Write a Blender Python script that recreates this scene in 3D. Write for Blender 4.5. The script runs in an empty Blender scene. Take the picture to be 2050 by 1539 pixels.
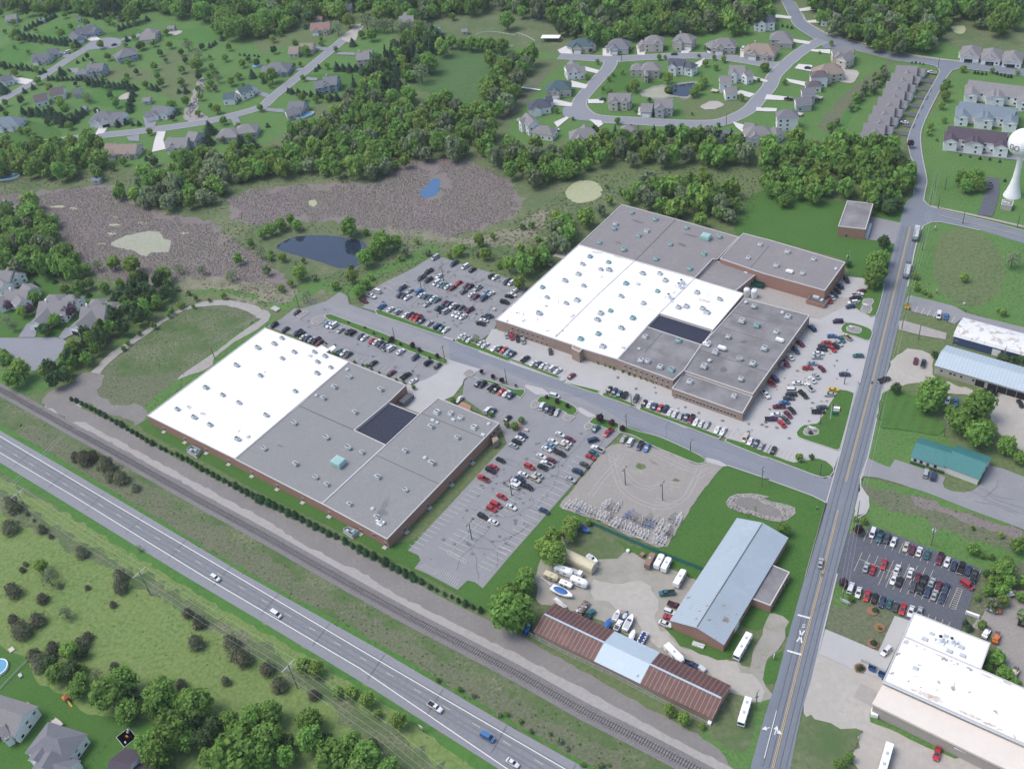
EXPO = 0.45
HAZE = 0.00008
import bpy, bmesh, math, random, re
import numpy as np
from mathutils import Vector, Matrix
from mathutils.geometry import tessellate_polygon
R = random.Random(7)
S = bpy.context.scene
COL = S.collection

# ------------------------------------------------------------------ survey
# The aerial photograph was measured; survey points are written as "tile: x,y" and turned
# into metres on the ground plane (or on a plane of height z, for a roof).
FP, TH, RO, HC = 2078.0, math.radians(39.84), math.radians(-7.83), 300.0
FWD = np.array([0, math.cos(TH), -math.sin(TH)])
_r = np.array([1.0, 0, 0]); _u = np.array([0, math.sin(TH), math.cos(TH)])
RT = math.cos(RO) * _r + math.sin(RO) * _u
UP = -math.sin(RO) * _r + math.cos(RO) * _u
TX = {'0': 0, '1': 510, '2': 1020, '3': 1530}; TY = {'0': 0, '1': 380, '2': 765, '3': 1149}
def px(t, x, y):
    if t == 'F': return x, y
    return TX[t[0]] + x / 3.9423, TY[t[1]] + y / 3.9436
def G(t, x, y, z=0.0):
    x, y = px(t, x, y)
    d = FWD + RT * (x - 1025) / FP - UP * (y - 769.5) / FP
    k = (HC - z) / -d[2]
    return Vector((d[0] * k, d[1] * k, z))
def mpp(t, x, y):                      # metres per survey pixel across the line of sight
    p = G(t, x, y); d = np.array([p.x, p.y, p.z - HC]) @ FWD
    return d / FP / (1 if t == 'F' else 3.943)
def pts(s, z=0.0):
    t = 'F'; out = []
    for tok in s.split():
        if tok.endswith(':'): t = tok[:-1]; continue
        a, b = tok.split(','); out.append(G(t, float(a), float(b), z))
    return out
def heading(t, x, y, deg):
    a = math.radians(deg); p = G(t, x, y); q = G(t, x + 20 * math.cos(a), y - 20 * math.sin(a))
    return math.atan2(q.y - p.y, q.x - p.x)

# ------------------------------------------------------------------ materials
def node_mat(name, cols, scales=(0.02, 0.4), rough=0.9, bump=0.0, metal=0.0, spec=0.3, thr=(0.35, 0.65), vor=0, rnd=None, attr=None, stripe=None):
    """cols: base colours mixed by noises of the given scales (1/metre) in world space"""
    m = bpy.data.materials.new(name); m.use_nodes = True
    nt = m.node_tree; N = nt.nodes; L = nt.links; b = N['Principled BSDF']
    b.inputs['Roughness'].default_value = rough; b.inputs['Metallic'].default_value = metal
    b.inputs['Specular IOR Level'].default_value = spec
    geo = N.new('ShaderNodeNewGeometry'); pos = geo.outputs['Position']
    cur = None
    def rgb(c):
        n = N.new('ShaderNodeRGB'); n.outputs[0].default_value = (*c, 1); return n.outputs[0]
    cur = rgb(cols[0])
    last = None
    for i, c in enumerate(cols[1:]):
        s = scales[i % len(scales)]
        n = N.new('ShaderNodeTexNoise'); n.inputs['Scale'].default_value = s; n.inputs['Detail'].default_value = 5
        n.inputs['Roughness'].default_value = 0.62
        L.new(pos, n.inputs['Vector'])
        mr = N.new('ShaderNodeMapRange'); mr.inputs['From Min'].default_value = thr[0]; mr.inputs['From Max'].default_value = thr[1]
        L.new(n.outputs['Fac'], mr.inputs['Value'])
        mx = N.new('ShaderNodeMix'); mx.data_type = 'RGBA'
        L.new(mr.outputs[0], mx.inputs['Factor']); L.new(cur, mx.inputs[6]); L.new(rgb(c), mx.inputs[7])
        cur = mx.outputs[2]; last = n
    if stripe:                          # (period m, direction vec, dark colour, width share)
        dp = N.new('ShaderNodeVectorMath'); dp.operation = 'DOT_PRODUCT'; L.new(pos, dp.inputs[0]); dp.inputs[1].default_value = stripe[1]
        mu = N.new('ShaderNodeMath'); mu.operation = 'MULTIPLY'; L.new(dp.outputs['Value'], mu.inputs[0]); mu.inputs[1].default_value = 1 / stripe[0]
        fr = N.new('ShaderNodeMath'); fr.operation = 'FRACT'; L.new(mu.outputs[0], fr.inputs[0])
        lt = N.new('ShaderNodeMath'); lt.operation = 'LESS_THAN'; L.new(fr.outputs[0], lt.inputs[0]); lt.inputs[1].default_value = stripe[3]
        mx = N.new('ShaderNodeMix'); mx.data_type = 'RGBA'; L.new(lt.outputs[0], mx.inputs['Factor']); L.new(cur, mx.inputs[6]); L.new(rgb(stripe[2]), mx.inputs[7]); cur = mx.outputs[2]
    if rnd or attr:                     # individual tint per tree
        if attr: a = N.new('ShaderNodeAttribute'); a.attribute_name = 'tint'; f = a.outputs['Fac']
        else: a = N.new('ShaderNodeObjectInfo'); f = a.outputs['Random']
        hs = N.new('ShaderNodeHueSaturation'); L.new(cur, hs.inputs['Color'])
        for inp, (lo, hi) in (('Hue', (0.492, 0.512)), ('Value', (0.78, 1.22))):
            mr = N.new('ShaderNodeMapRange'); mr.inputs['To Min'].default_value = lo; mr.inputs['To Max'].default_value = hi
            L.new(f, mr.inputs['Value']); L.new(mr.outputs[0], hs.inputs[inp])
        cur = hs.outputs[0]
    L.new(cur, b.inputs['Base Color'])
    if rnd or attr:
        tr = N.new('ShaderNodeBsdfTranslucent'); L.new(cur, tr.inputs[0]); ms = N.new('ShaderNodeMixShader'); ms.inputs[0].default_value = .42
        L.new(b.outputs[0], ms.inputs[1]); L.new(tr.outputs[0], ms.inputs[2]); L.new(ms.outputs[0], N['Material Output'].inputs['Surface'])
    if bump and last is not None:
        bn = N.new('ShaderNodeBump'); bn.inputs['Strength'].default_value = bump; bn.inputs['Distance'].default_value = 0.3
        L.new(last.outputs['Fac'], bn.inputs['Height']); L.new(bn.outputs[0], b.inputs['Normal'])
    return m
def flat(name, c, rough=0.6, metal=0.0, spec=0.4, var=0.12, scale=0.8):
    d = tuple(v * (1 - var) for v in c); e = tuple(min(1, v * (1 + var)) for v in c)
    return node_mat(name, (c, d, e), (scale, scale * 4), rough, 0, metal, spec)

M = {}
M['field'] = node_mat('rough_grass', ((.062, .125, .034), (.044, .100, .028), (.105, .140, .055), (.075, .150, .038), (.15, .165, .085)), (.012, .03, .11, .6), .95, .4)
M['lawn'] = node_mat('lawn_grass', ((0.058, 0.166, 0.029), (0.040, 0.125, 0.025), (0.095, 0.190, 0.045), (0.054, 0.151, 0.031), (0.129, 0.196, 0.067)), (.015, .05, .2, .9), .95, .3, thr=(.38, .68))
M['lawn_dark'] = node_mat('mown_grass', ((0.040, 0.130, 0.019), (0.031, 0.104, 0.018), (0.061, 0.146, 0.027), (0.048, 0.135, 0.023), (0.083, 0.146, 0.037)), (.02, .08, .3, 1.2), .95, .3, thr=(.4, .7))
M['meadow'] = node_mat('dry_meadow', ((0.095, 0.196, 0.034), (0.066, 0.154, 0.027), (0.150, 0.220, 0.053), (0.095, 0.165, 0.034), (0.190, 0.237, 0.093)), (.012, .03, .15, .7), .95, .4)
M['verge'] = node_mat('verge_grass', ((0.061, 0.169, 0.027), (0.041, 0.128, 0.024), (0.081, 0.176, 0.041)), (.04, .5), .95, .4)
M['scrub'] = node_mat('scrub_grass', ((.085, .115, .045), (.055, .095, .035), (.125, .135, .075), (.075, .11, .045), (.16, .16, .11)), (.02, .05, .2, .9), .95, .35)
M['strip'] = node_mat('hay_verge', ((.068, .128, .034), (.046, .098, .026), (.215, .195, .140), (.07, .12, .038)), (.03, .06, .8), .95, .4)
M['fringe'] = node_mat('reed_fringe', ((.110, .145, .060), (.060, .125, .038), (.200, .195, .120), (.085, .130, .05)), (.02, .05, .5), .95, .6)
M['marsh'] = node_mat('cattail_marsh', ((.160, .128, .138), (.125, .10, .11), (.20, .165, .168), (.13, .13, .10), (.235, .20, .185)), (.012, .05, .03, 1.4), .95, .8)
M['dry_reed'] = node_mat('dry_reed_bank', ((.235, .205, .165), (.12, .145, .075), (.30, .265, .215), (.16, .17, .10)), (.05, .12, .9), .95, .6)
M['pasture'] = node_mat('pasture_grass', ((.062, .140, .040), (.045, .110, .034), (.085, .145, .05)), (.02, .3), .95, .4)
M['asphalt'] = node_mat('asphalt_lot', ((0.244, 0.244, 0.255), (0.213, 0.217, 0.229), (0.265, 0.265, 0.270), (0.234, 0.234, 0.244)), (.02, .12, 1.5), .9, .1, thr=(.4, .6))
M['street'] = node_mat('asphalt_street', ((0.178, 0.202, 0.239), (0.150, 0.173, 0.213), (0.201, 0.222, 0.251), (0.172, 0.190, 0.220)), (.02, .1, 1.2), .88, .1)
M['estate'] = node_mat('asphalt_estate_road', ((0.228, 0.235, 0.263), (0.204, 0.213, 0.242), (0.242, 0.248, 0.273)), (.03, .8), .9, .1)
M['drive'] = node_mat('asphalt_factory_drive', ((0.202, 0.215, 0.246), (0.179, 0.192, 0.223), (0.221, 0.232, 0.260), (0.188, 0.200, 0.228)), (.02, .1, 1.1), .9, .1)
M['shoulder'] = node_mat('highway_shoulder', ((0.227, 0.230, 0.249), (0.203, 0.209, 0.228), (0.242, 0.245, 0.259)), (.03, .9), .9, .1)
M['lane'] = node_mat('highway_lane', ((0.196, 0.200, 0.219), (0.170, 0.176, 0.193), (0.216, 0.222, 0.241)), (.05, .7), .9, .1)
M['dark_asphalt'] = node_mat('fresh_asphalt', ((.095, .10, .122), (.08, .085, .105), (.11, .116, .138)), (.05, .9), .85, .1)
M['concrete'] = node_mat('concrete_paving', ((.400, .390, .385), (.36, .355, .36), (.43, .42, .41), (.39, .38, .375)), (.02, .15, 1.2), .9, .1)
M['drivec'] = flat('concrete_driveway', (.56, .53, .52), .9)
M['kerb'] = flat('kerb_concrete', (.40, .385, .37), .9)
M['gravel'] = node_mat('gravel_lot', ((0.325, 0.293, 0.274), (0.280, 0.255, 0.241), (0.358, 0.325, 0.297), (0.302, 0.274, 0.258), (0.258, 0.241, 0.224)), (.02, .06, .5, 1.8), .95, .5)
M['gravel_dark'] = node_mat('cinder_track', ((0.204, 0.190, 0.181), (0.175, 0.164, 0.159), (0.240, 0.225, 0.206), (0.192, 0.179, 0.169)), (.02, .09, .8), .95, .4)
M['gravel_light'] = node_mat('limestone_track', ((0.327, 0.302, 0.285), (0.290, 0.272, 0.259), (0.351, 0.327, 0.303)), (.03, .6), .95, .4)
M['dirt'] = node_mat('sandy_yard', ((0.342, 0.310, 0.267), (0.287, 0.259, 0.224), (0.386, 0.356, 0.323), (0.221, 0.230, 0.174), (0.309, 0.287, 0.255)), (.02, .05, .15, .9), .95, .5)
M['sand'] = node_mat('pale_sand_yard', ((0.408, 0.369, 0.322), (0.345, 0.321, 0.283), (0.440, 0.406, 0.367), (0.367, 0.343, 0.311)), (.02, .07, .5), .95, .4)
M['ballast'] = node_mat('ballast', ((0.179, 0.168, 0.171), (0.146, 0.137, 0.141), (0.207, 0.196, 0.193)), (.1, 1.2), .95, .7)
M['rock'] = node_mat('riprap', ((.27, .255, .24), (.16, .15, .145), (.36, .34, .315)), (.3, 1.2), .95, .8)
M['bark_mulch'] = flat('wood_mulch', (.24, .125, .075), .95)
M['bed'] = node_mat('planting_bed', ((.25, .235, .23), (.17, .16, .16), (.31, .29, .28)), (.4, 1.5), .95, .5)
M['algae'] = node_mat('pond_algae', ((.33, .35, .20), (.28, .31, .17), (.38, .385, .24)), (.05, .5), .6, 0, spec=.5)
M['algae_g'] = node_mat('duckweed', ((.335, .335, .25), (.365, .36, .28), (.28, .29, .21)), (.05, .5), .6)
def water_mat():
    m = node_mat('pond_water', ((.022, .034, .060), (.016, .026, .048)), (.05,), .03, 0, spec=1.0)
    nt = m.node_tree; n = nt.nodes.new('ShaderNodeTexNoise'); n.inputs['Scale'].default_value = 1.2
    b = nt.nodes.new('ShaderNodeBump'); b.inputs['Strength'].default_value = .12; b.inputs['Distance'].default_value = .1
    nt.links.new(n.outputs['Fac'], b.inputs['Height']); nt.links.new(b.outputs[0], nt.nodes['Principled BSDF'].inputs['Normal'])
    return m
M['water'] = water_mat()
M['water_blue'] = flat('deep_blue_water', (.05, .12, .24), .08, spec=.8)
M['pool_water'] = flat('pool_water', (.10, .30, .46), .1, spec=.6)
M['line'] = flat('white_paint', (.62, .62, .60), .8)
M['line_thin'] = flat('worn_paint', (.50, .49, .46), .8)
M['yline'] = flat('yellow_paint', (.52, .38, .20), .8)
M['ypale'] = flat('worn_yellow_paint', (.50, .44, .33), .8)
M['roof_white'] = node_mat('white_membrane', ((.84, .84, .85), (.80, .80, .82), (.86, .86, .86), (.66, .65, .64)), (.04, .3, .11), .8, thr=(.5, .72), stripe=(3.4, (math.cos(math.radians(-40.6)), math.sin(math.radians(-40.6)), 0), (.72, .72, .73), .05))
M['dirt_dark'] = flat('dark_roof_dirt', (.135, .125, .13), .9)
M['stain'] = node_mat('roof_dirt', ((.42, .40, .38), (.60, .58, .56)), (.9,), .9)
M['rust_stain'] = node_mat('rust_dirt', ((.36, .23, .17), (.62, .52, .45), (.72, .68, .64)), (.5, .9), .9)
M['roof_spot'] = node_mat('bare_roof_patch', ((.80, .79, .78), (.78, .77, .76), (.26, .24, .22)), (.3, .35), .9, thr=(.60, .63))
M['roof_stain'] = node_mat('stained_membrane', ((.84, .83, .83), (.82, .81, .80), (.35, .32, .29)), (.05, .35), .85, thr=(.62, .66))
M['roof_gray'] = node_mat('gravel_roof', ((0.265, 0.262, 0.265), (0.232, 0.232, 0.238), (0.292, 0.289, 0.286), (0.248, 0.247, 0.254), (0.216, 0.211, 0.211)), (.02, .07, .4, 2.0), .95, .15)
M['roof_gray2'] = node_mat('worn_gravel_roof', ((0.232, 0.225, 0.232), (0.194, 0.189, 0.197), (0.270, 0.259, 0.265), (0.162, 0.157, 0.162)), (.02, .08, .13), .95, .15)
M['roof_mauve'] = node_mat('tar_gravel_roof', ((0.232, 0.215, 0.221), (0.205, 0.191, 0.200), (0.259, 0.241, 0.238), (0.216, 0.202, 0.205)), (.02, .08, .5), .95, .15)
M['roof_dark'] = node_mat('black_membrane', ((.022, .025, .048), (.018, .02, .038), (.035, .038, .062)), (.1, .9), .7)
def brick_mat(name, a, b, c):
    return node_mat(name, (a, b, c), (.15, 2.5), .95, .1)
M['brick'] = brick_mat('red_brick', (.33, .185, .145), (.29, .16, .125), (.37, .215, .165))
M['brick_tan'] = brick_mat('tan_brick', (.31, .225, .18), (.27, .195, .155), (.34, .25, .205))
M['trim'] = flat('metal_coping', (.50, .48, .47), .6)
M['trim_dark'] = flat('dark_joint', (.10, .10, .11), .8)
M['glass'] = flat('window_glass', (.02, .025, .035), .12, spec=.6)
M['black'] = flat('black_rubber', (.02, .02, .022), .8)
M['unit'] = flat('galvanised_unit', (.42, .44, .46), .6)
M['unit_teal'] = flat('green_unit', (.26, .40, .40), .6)
M['unit_green'] = flat('verdigris_unit', (.32, .50, .47), .6)
M['white'] = flat('white_metal', (.78, .78, .78), .5)
M['wood'] = flat('pole_wood', (.17, .14, .12), .9)
M['steel'] = flat('dark_steel', (.09, .09, .10), .5)
M['steel_light'] = flat('light_steel', (.48, .50, .51), .5)
M['blue_tarp'] = flat('blue_tarp', (.03, .12, .34), .6)
M['navy_tarp'] = flat('navy_cover', (.015, .03, .12), .6)
M['red'] = flat('red_paint', (.45, .03, .03), .4)
M['orange'] = flat('orange_paint', (.55, .16, .04), .5)
M['yellow'] = flat('yellow_plastic', (.7, .45, .04), .5)
M['dk_green'] = flat('dumpster_green', (.015, .10, .07), .6)
M['cream'] = flat('cream_metal', (.55, .49, .34), .5)
M['bark'] = flat('bark', (.10, .085, .07), .95)
M['pale_bark'] = flat('pale_bark', (.25, .23, .2), .95)
for k, (a, b, c) in {'leaf_g': ((0.181, 0.328, 0.067), (0.128, 0.255, 0.054), (0.273, 0.421, 0.108)), 'leaf_l': ((0.246, 0.368, 0.073), (0.188, 0.307, 0.061), (0.320, 0.434, 0.116)),
                     'leaf_d': ((0.097, 0.172, 0.069), (0.068, 0.131, 0.053), (0.138, 0.213, 0.081)), 'leaf_s': ((0.056, 0.119, 0.073), (0.043, 0.094, 0.057), (0.088, 0.156, 0.088)),
                     'leaf_j': ((0.187, 0.209, 0.120), (0.143, 0.172, 0.093), (0.269, 0.254, 0.164)), 'leaf_p': ((0.084, 0.043, 0.062), (0.060, 0.031, 0.048), (0.144, 0.084, 0.114)),
                     'leaf_f': ((0.230, 0.289, 0.147), (0.170, 0.231, 0.105), (0.319, 0.378, 0.221)), 'leaf_h': ((.065, .145, .062), (.05, .115, .05), (.095, .185, .08)),
                     'leaf_pink': ((.20, .11, .17), (.14, .08, .12), (.28, .17, .23))}.items():
    M[k] = node_mat('foliage_' + k[5:], (a, b, c), (.25, 1.0), .8, 0, spec=.15, rnd=True)
    M[k + '_w'] = node_mat('wood_foliage_' + k[5:], (a, b, c), (.25, 1.0), .8, 0, spec=.15, attr=True)
M['haze'] = None

# ------------------------------------------------------------------ mesh helpers
class MB:
    def __init__(s): s.v = []; s.f = []; s.m = []
    def face(s, P, mi=0):
        n = len(s.v); s.v += [tuple(p) for p in P]; s.f.append(tuple(range(n, n + len(P)))); s.m.append(mi)
    def box(s, c, d, rz=0, mi=0, taper=1.0):
        cx, cy, cz = c; dx, dy, dz = d[0] / 2, d[1] / 2, d[2] / 2; ca, sa = math.cos(rz), math.sin(rz); n = len(s.v)
        for z, k in ((-dz, 1), (dz, taper)):
            for x, y in ((-dx, -dy), (dx, -dy), (dx, dy), (-dx, dy)):
                s.v.append((cx + (x * ca - y * sa) * k, cy + (x * sa + y * ca) * k, cz + z))
        for f in ((3, 2, 1, 0), (4, 5, 6, 7), (0, 1, 5, 4), (1, 2, 6, 5), (2, 3, 7, 6), (3, 0, 4, 7)):
            s.f.append(tuple(n + i for i in f)); s.m.append(mi)
    def tube(s, a, b, r0, r1=None, n=8, mi=0, cap=True):
        a = Vector(a); b = Vector(b); r1 = r0 if r1 is None else r1
        d = (b - a).normalized(); u = d.orthogonal().normalized(); w = d.cross(u); k = len(s.v)
        for p, r in ((a, r0), (b, r1)):
            for i in range(n):
                t = 2 * math.pi * i / n; s.v.append(tuple(p + u * r * math.cos(t) + w * r * math.sin(t)))
        for i in range(n):
            j = (i + 1) % n; s.f.append((k + i, k + j, k + n + j, k + n + i)); s.m.append(mi)
        if cap:
            s.f.append(tuple(k + i for i in range(n))[::-1]); s.m.append(mi); s.f.append(tuple(k + n + i for i in range(n))); s.m.append(mi)
    def lathe(s, prof, c=(0, 0, 0), n=24, mi=0):
        k = len(s.v)
        for r, z in prof:
            for i in range(n):
                t = 2 * math.pi * i / n; s.v.append((c[0] + r * math.cos(t), c[1] + r * math.sin(t), c[2] + z))
        for a in range(len(prof) - 1):
            for i in range(n):
                j = (i + 1) % n; s.f.append((k + a * n + i, k + a * n + j, k + (a + 1) * n + j, k + (a + 1) * n + i)); s.m.append(mi)
    def poly(s, P, mi=0, z=None):
        n = len(s.v); s.v += [(p[0], p[1], p[2] if z is None else z) for p in P]
        for t in tessellate_polygon([[Vector((p[0], p[1], 0)) for p in P]]):
            a, b, c = (Vector(s.v[n + i]) for i in t)
            if (b - a).cross(c - a).z < 0: t = (t[0], t[2], t[1])
            s.f.append(tuple(n + i for i in t)); s.m.append(mi)
    def prism(s, P, z0, z1, mi=0, side=None):
        s.poly(P, mi, z1)
        if sum(P[i][0] * P[(i + 1) % len(P)][1] - P[(i + 1) % len(P)][0] * P[i][1] for i in range(len(P))) < 0: P = P[::-1]
        for i in range(len(P)):
            a, b = P[i], P[(i + 1) % len(P)]
            s.face([(a[0], a[1], z0), (b[0], b[1], z0), (b[0], b[1], z1), (a[0], a[1], z1)], mi if side is None else side)
    def mesh(s, name, mats):
        me = bpy.data.meshes.new(name); me.from_pydata(s.v, [], s.f)
        for m in mats: me.materials.append(m)
        if len(mats) > 1: me.polygons.foreach_set('material_index', s.m)
        me.update(); return me
def link(o, parent=None):
    COL.objects.link(o)
    if parent is not None: o.parent = parent
    return o
def obj(name, me, parent=None, loc=None, rz=0):
    o = bpy.data.objects.new(name, me)
    if loc is not None: o.location = loc
    o.rotation_euler[2] = rz
    return link(o, parent)
def build(mb, name, mats, parent=None, loc=None, rz=0):
    return obj(name, mb.mesh(name, mats if isinstance(mats, (list, tuple)) else [mats]), parent, loc, rz)
USED = {}
def tag(o, label=None, cat=None, group=None, kind=None):
    if label: o['label'] = ' '.join(label.split()[:16])
    if cat: o['category'] = cat
    if group: o['group'] = group
    if kind: o['kind'] = kind
    return o
def empty(name, loc, rz=0, label=None, cat=None, group=None):
    o = bpy.data.objects.new(name, None); o.location = loc; o.rotation_euler[2] = rz; o.empty_display_size = .5
    link(o); tag(o, label, cat, group); return o

# ------------------------------------------------------------------ ground sheets
ZL = [0.0]; ROADPTS = []
def ragged(P, amp, step=2.5):
    out = []; n = len(P)
    def cr(p0, p1, p2, p3, t):
        return .5 * ((2 * p1) + (p2 - p0) * t + (2 * p0 - 5 * p1 + 4 * p2 - p3) * t * t + (3 * p1 - p0 - 3 * p2 + p3) * t ** 3)
    for i in range(n):
        a, b, c, d = P[i - 1], P[i], P[(i + 1) % n], P[(i + 2) % n]
        k = max(1, min(60, int((c - b).length / step)))
        for j in range(k):
            q = cr(a, b, c, d, j / k); out.append(Vector((q.x + R.uniform(-amp, amp), q.y + R.uniform(-amp, amp), 0)))
    return out
def sheet(name, m, s, amp=0.0, smooth=False, label=None):
    P = pts(s)
    if amp or smooth: P = ragged(P, amp)
    ZL[0] += .002
    mb = MB(); mb.poly(P, 0, ZL[0]); o = build(mb, name, M[m]); tag(o, kind='structure'); return o
def ribbon_poly(P, w):
    L_, R_ = [], []
    for i, p in enumerate(P):
        a = P[max(0, i - 1)]; b = P[min(len(P) - 1, i + 1)]; d = (b - a); d.z = 0; d.normalize(); n = Vector((-d.y, d.x, 0)) * w / 2
        L_.append(p + n); R_.append(p - n)
    return L_, R_
def smooth_line(P, step=4):
    out = []; n = len(P)
    for i in range(n - 1):
        a, b, c, d = P[max(0, i - 1)], P[i], P[i + 1], P[min(n - 1, i + 2)]
        k = max(1, int((c - b).length / step))
        for j in range(k):
            t = j / k; out.append(.5 * ((2 * b) + (c - a) * t + (2 * a - 5 * b + 4 * c - d) * t * t + (3 * b - a - 3 * c + d) * t ** 3))
    out.append(P[-1]); return out
def ribbon(mb, P, w, z, mi=0):
    A, B = ribbon_poly(P, w)
    for i in range(len(P) - 1):
        mb.face([(A[i].x, A[i].y, z), (B[i].x, B[i].y, z), (B[i + 1].x, B[i + 1].y, z), (A[i + 1].x, A[i + 1].y, z)], mi)
def road(name, m, s, w, kerb=True):
    P = smooth_line(pts(s)); ROADPTS.extend(P); ZL[0] += .002; mb = MB(); ribbon(mb, P, w, ZL[0]); tag(build(mb, name, M[m]), kind='structure')
    if kerb:
        ZL[0] += .002; mb = MB(); A, B = ribbon_poly(P, w + .3)
        for E in (A, B): ribbon(mb, E, .55, ZL[0])
        tag(build(mb, 'kerb', M['kerb']), kind='structure')
ZTOP = 0.54
def inset(P, d):
    A = sum(P[i].x * P[(i + 1) % len(P)].y - P[(i + 1) % len(P)].x * P[i].y for i in range(len(P))); sg = 1 if A > 0 else -1; out = []
    for i in range(len(P)):
        a, b, c = P[i - 1], P[i], P[(i + 1) % len(P)]
        e = (b - a).normalized(); f = (c - b).normalized(); n = Vector((-(e.y + f.y), e.x + f.x, 0))
        if n.length < 1e-4: n = Vector((-e.y, e.x, 0))
        n.normalize(); k = max(.5, n.dot(Vector((-e.y, e.x, 0)))); out.append(b + n * sg * d / k)
    return out
def island(s, m='lawn_dark', name='grass_island'):
    P = ragged(pts(s), 0, 2.0)
    mb = MB(); mb.prism(P, 0, ZTOP); tag(build(mb, 'kerb', M['kerb']), kind='structure')
    mb = MB(); mb.poly(inset(P, .35), 0, ZTOP + .006); tag(build(mb, name, M[m]), kind='structure')
def lines(name, m, segs, w=.2, z=None):
    mb = MB(); z = z or .41
    for a, b in segs: ribbon(mb, [a, b], w, z)
    tag(build(mb, name, M[m]), kind='structure')
# ------------------------------------------------------------------ ground
mb = MB(); mb.face([(-2600, -1500, 0), (2600, -1500, 0), (2600, 3600, 0), (-2600, 3600, 0)])
tag(build(mb, 'ground', M['field']), kind='structure')
sheet('residential_lawn', 'lawn', 'F: -200,-100 330,-100 420,20 560,60 640,80 720,60 790,60 760,160 640,210 560,270 500,300 380,320 200,340 -120,355', 1.5, True)
sheet('residential_lawn', 'lawn', 'F: 960,70 1130,50 1330,60 1560,20 1640,90 1780,110 1800,130 1720,270 1560,270 1500,290 1230,270 1060,290 1020,250 1040,190', 1.5, True)
sheet('residential_lawn', 'lawn', 'F: 1700,-30 2200,60 2200,480 1990,440 1860,420 1850,330 1850,250 1900,150 1760,110', 1.5, True)
for q_, m_ in (('00: 750,700 900,690 1050,745 1000,830 960,880 900,850 740,820', 'verge'), ('00: 300,280 500,190 560,180 640,200 580,300 480,320', 'verge'), ('00: 0,400 100,340 300,370 250,420 230,480 60,520 0,500', 'verge'), ('00: 740,280 900,250 1100,230 1120,290 960,300 850,290', 'lawn_dark'), ('00: 1300,260 1500,230 1730,250 1740,330 1500,330 1330,300', 'verge'), ('00: 1300,420 1500,430 1560,600 1500,780 1300,760 1240,650', 'field'), ('00: 650,560 1000,530 1200,560 1180,640 700,630', 'field'),
        ('00: 100,950 420,1000 480,1080 200,1120 0,1120', 'lawn_dark'), ('10: 0,290 300,270 560,300 480,360 260,360 60,420', 'field'), ('10: 400,600 880,600 820,760 640,700', 'lawn_dark'), ('20: 870,500 960,500 1000,640 1200,640 1150,690 900,720 720,740', 'lawn_dark'), ('20: 1320,760 1600,780 1850,770 1800,880 1600,950 1420,950 1350,850', 'field'), ('30: 990,480 1020,480 800,780 600,1050 520,1030 700,760', 'verge'), ('20: 0,480 400,470 380,540 250,600 60,720 0,700', 'field'), ('31: 0,60 500,160 590,290 560,350 300,300 0,220', 'lawn')):
    sheet('lawn_plot', m_, q_, .6, True)
sheet('pasture', 'pasture', 'F: 880,110 1010,90 1040,130 990,170 960,230 860,190 830,160', 2, True)
sheet('clearing', 'fringe', 'F: 870,10 1060,0 1170,40 1160,110 1010,90 930,80', 2, True)
sheet('clearing', 'fringe', 'F: 1860,30 1960,20 2060,60 2060,100 1960,100 1880,80', 2, True)
sheet('ditch', 'scrub', 'F: 960,230 1000,190 1040,160 1075,145 1100,140 1060,200 1030,235 985,250', 1.5, True)
sheet('ditch', 'scrub', 'F: 1640,250 1680,200 1740,150 1790,118 1765,160 1700,215 1665,262', 1.5, True)
sheet('reed_fringe', 'fringe', 'F: -140,360 100,350 230,345 430,365 620,345 800,300 960,290 1100,350 1220,380 1260,400 1160,470 1110,500 1060,540 1010,520 900,500 830,520 760,550 690,580 640,620 540,620 470,610 350,610 200,600 60,500 -140,480', 2.5, True)
sheet('marsh', 'marsh', 'F: -120,398 0,390 60,383 150,375 205,368 235,376 245,392 300,415 345,430 420,447 455,470 500,500 530,520 570,560 590,585 560,612 500,590 430,572 400,562 360,575 330,590 260,570 170,540 125,490 100,430 60,412 -120,440', 2.5, True)
sheet('marsh', 'marsh', 'F: 452,415 475,388 530,378 620,370 700,366 757,364 785,342 830,325 880,318 940,325 1000,350 1035,378 1048,405 1025,435 990,450 960,462 880,474 800,474 740,462 690,448 640,442 560,446 500,450 470,438', 2.5, True)
sheet('dry_grass', 'fringe', 'F: 1060,400 1130,405 1110,450 1090,480 1040,505 970,490 1000,460 1040,440', 2.5, True)
sheet('pond_water', 'algae_g', '01: 875,425 950,380 1050,350 1180,325 1262,340 1292,385 1350,402 1345,440 1328,492 1200,495 1150,525 1100,512 1050,482 980,465 900,452', .5, True)
for x, y, a, b in ((60, 140, 75, 15), (440, 135, 75, 10), (580, 148, 45, 10), (880, 345, 50, 10), (1125, 262, 42, 9), (1460, 343, 45, 9), (905, 278, 52, 8), (916, 218, 30, 5), (800, 425, 40, 8)):
    sheet('duckweed', 'algae', '01: ' + ' '.join('%.0f,%.0f' % (x + a * math.cos(t) * R.uniform(.6, 1.15), y + b * math.sin(t) * R.uniform(.6, 1.15)) for t in np.arange(0, 6.2, .5)), .3, True)
sheet('duckweed', 'algae', '11: 425,90 480,80 490,110 465,135 430,120', .3, True)
sheet('pond_water', 'water_blue', 'F: 853,372 868,357 881,362 878,385 872,391 852,398 838,385 846,380', .6, True)
sheet('pond_bank', 'scrub', '11: 150,455 220,390 330,358 480,346 620,352 760,375 880,395 905,430 890,480 850,540 855,600 790,632 700,636 600,612 480,575 350,540 250,515', .6, True)
sheet('pond_water', 'water', '11: 172,462 235,402 330,372 480,360 620,366 760,390 860,408 885,430 870,480 832,540 838,592 780,618 700,622 600,600 480,560 350,525 262,498', .4, True)
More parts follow.
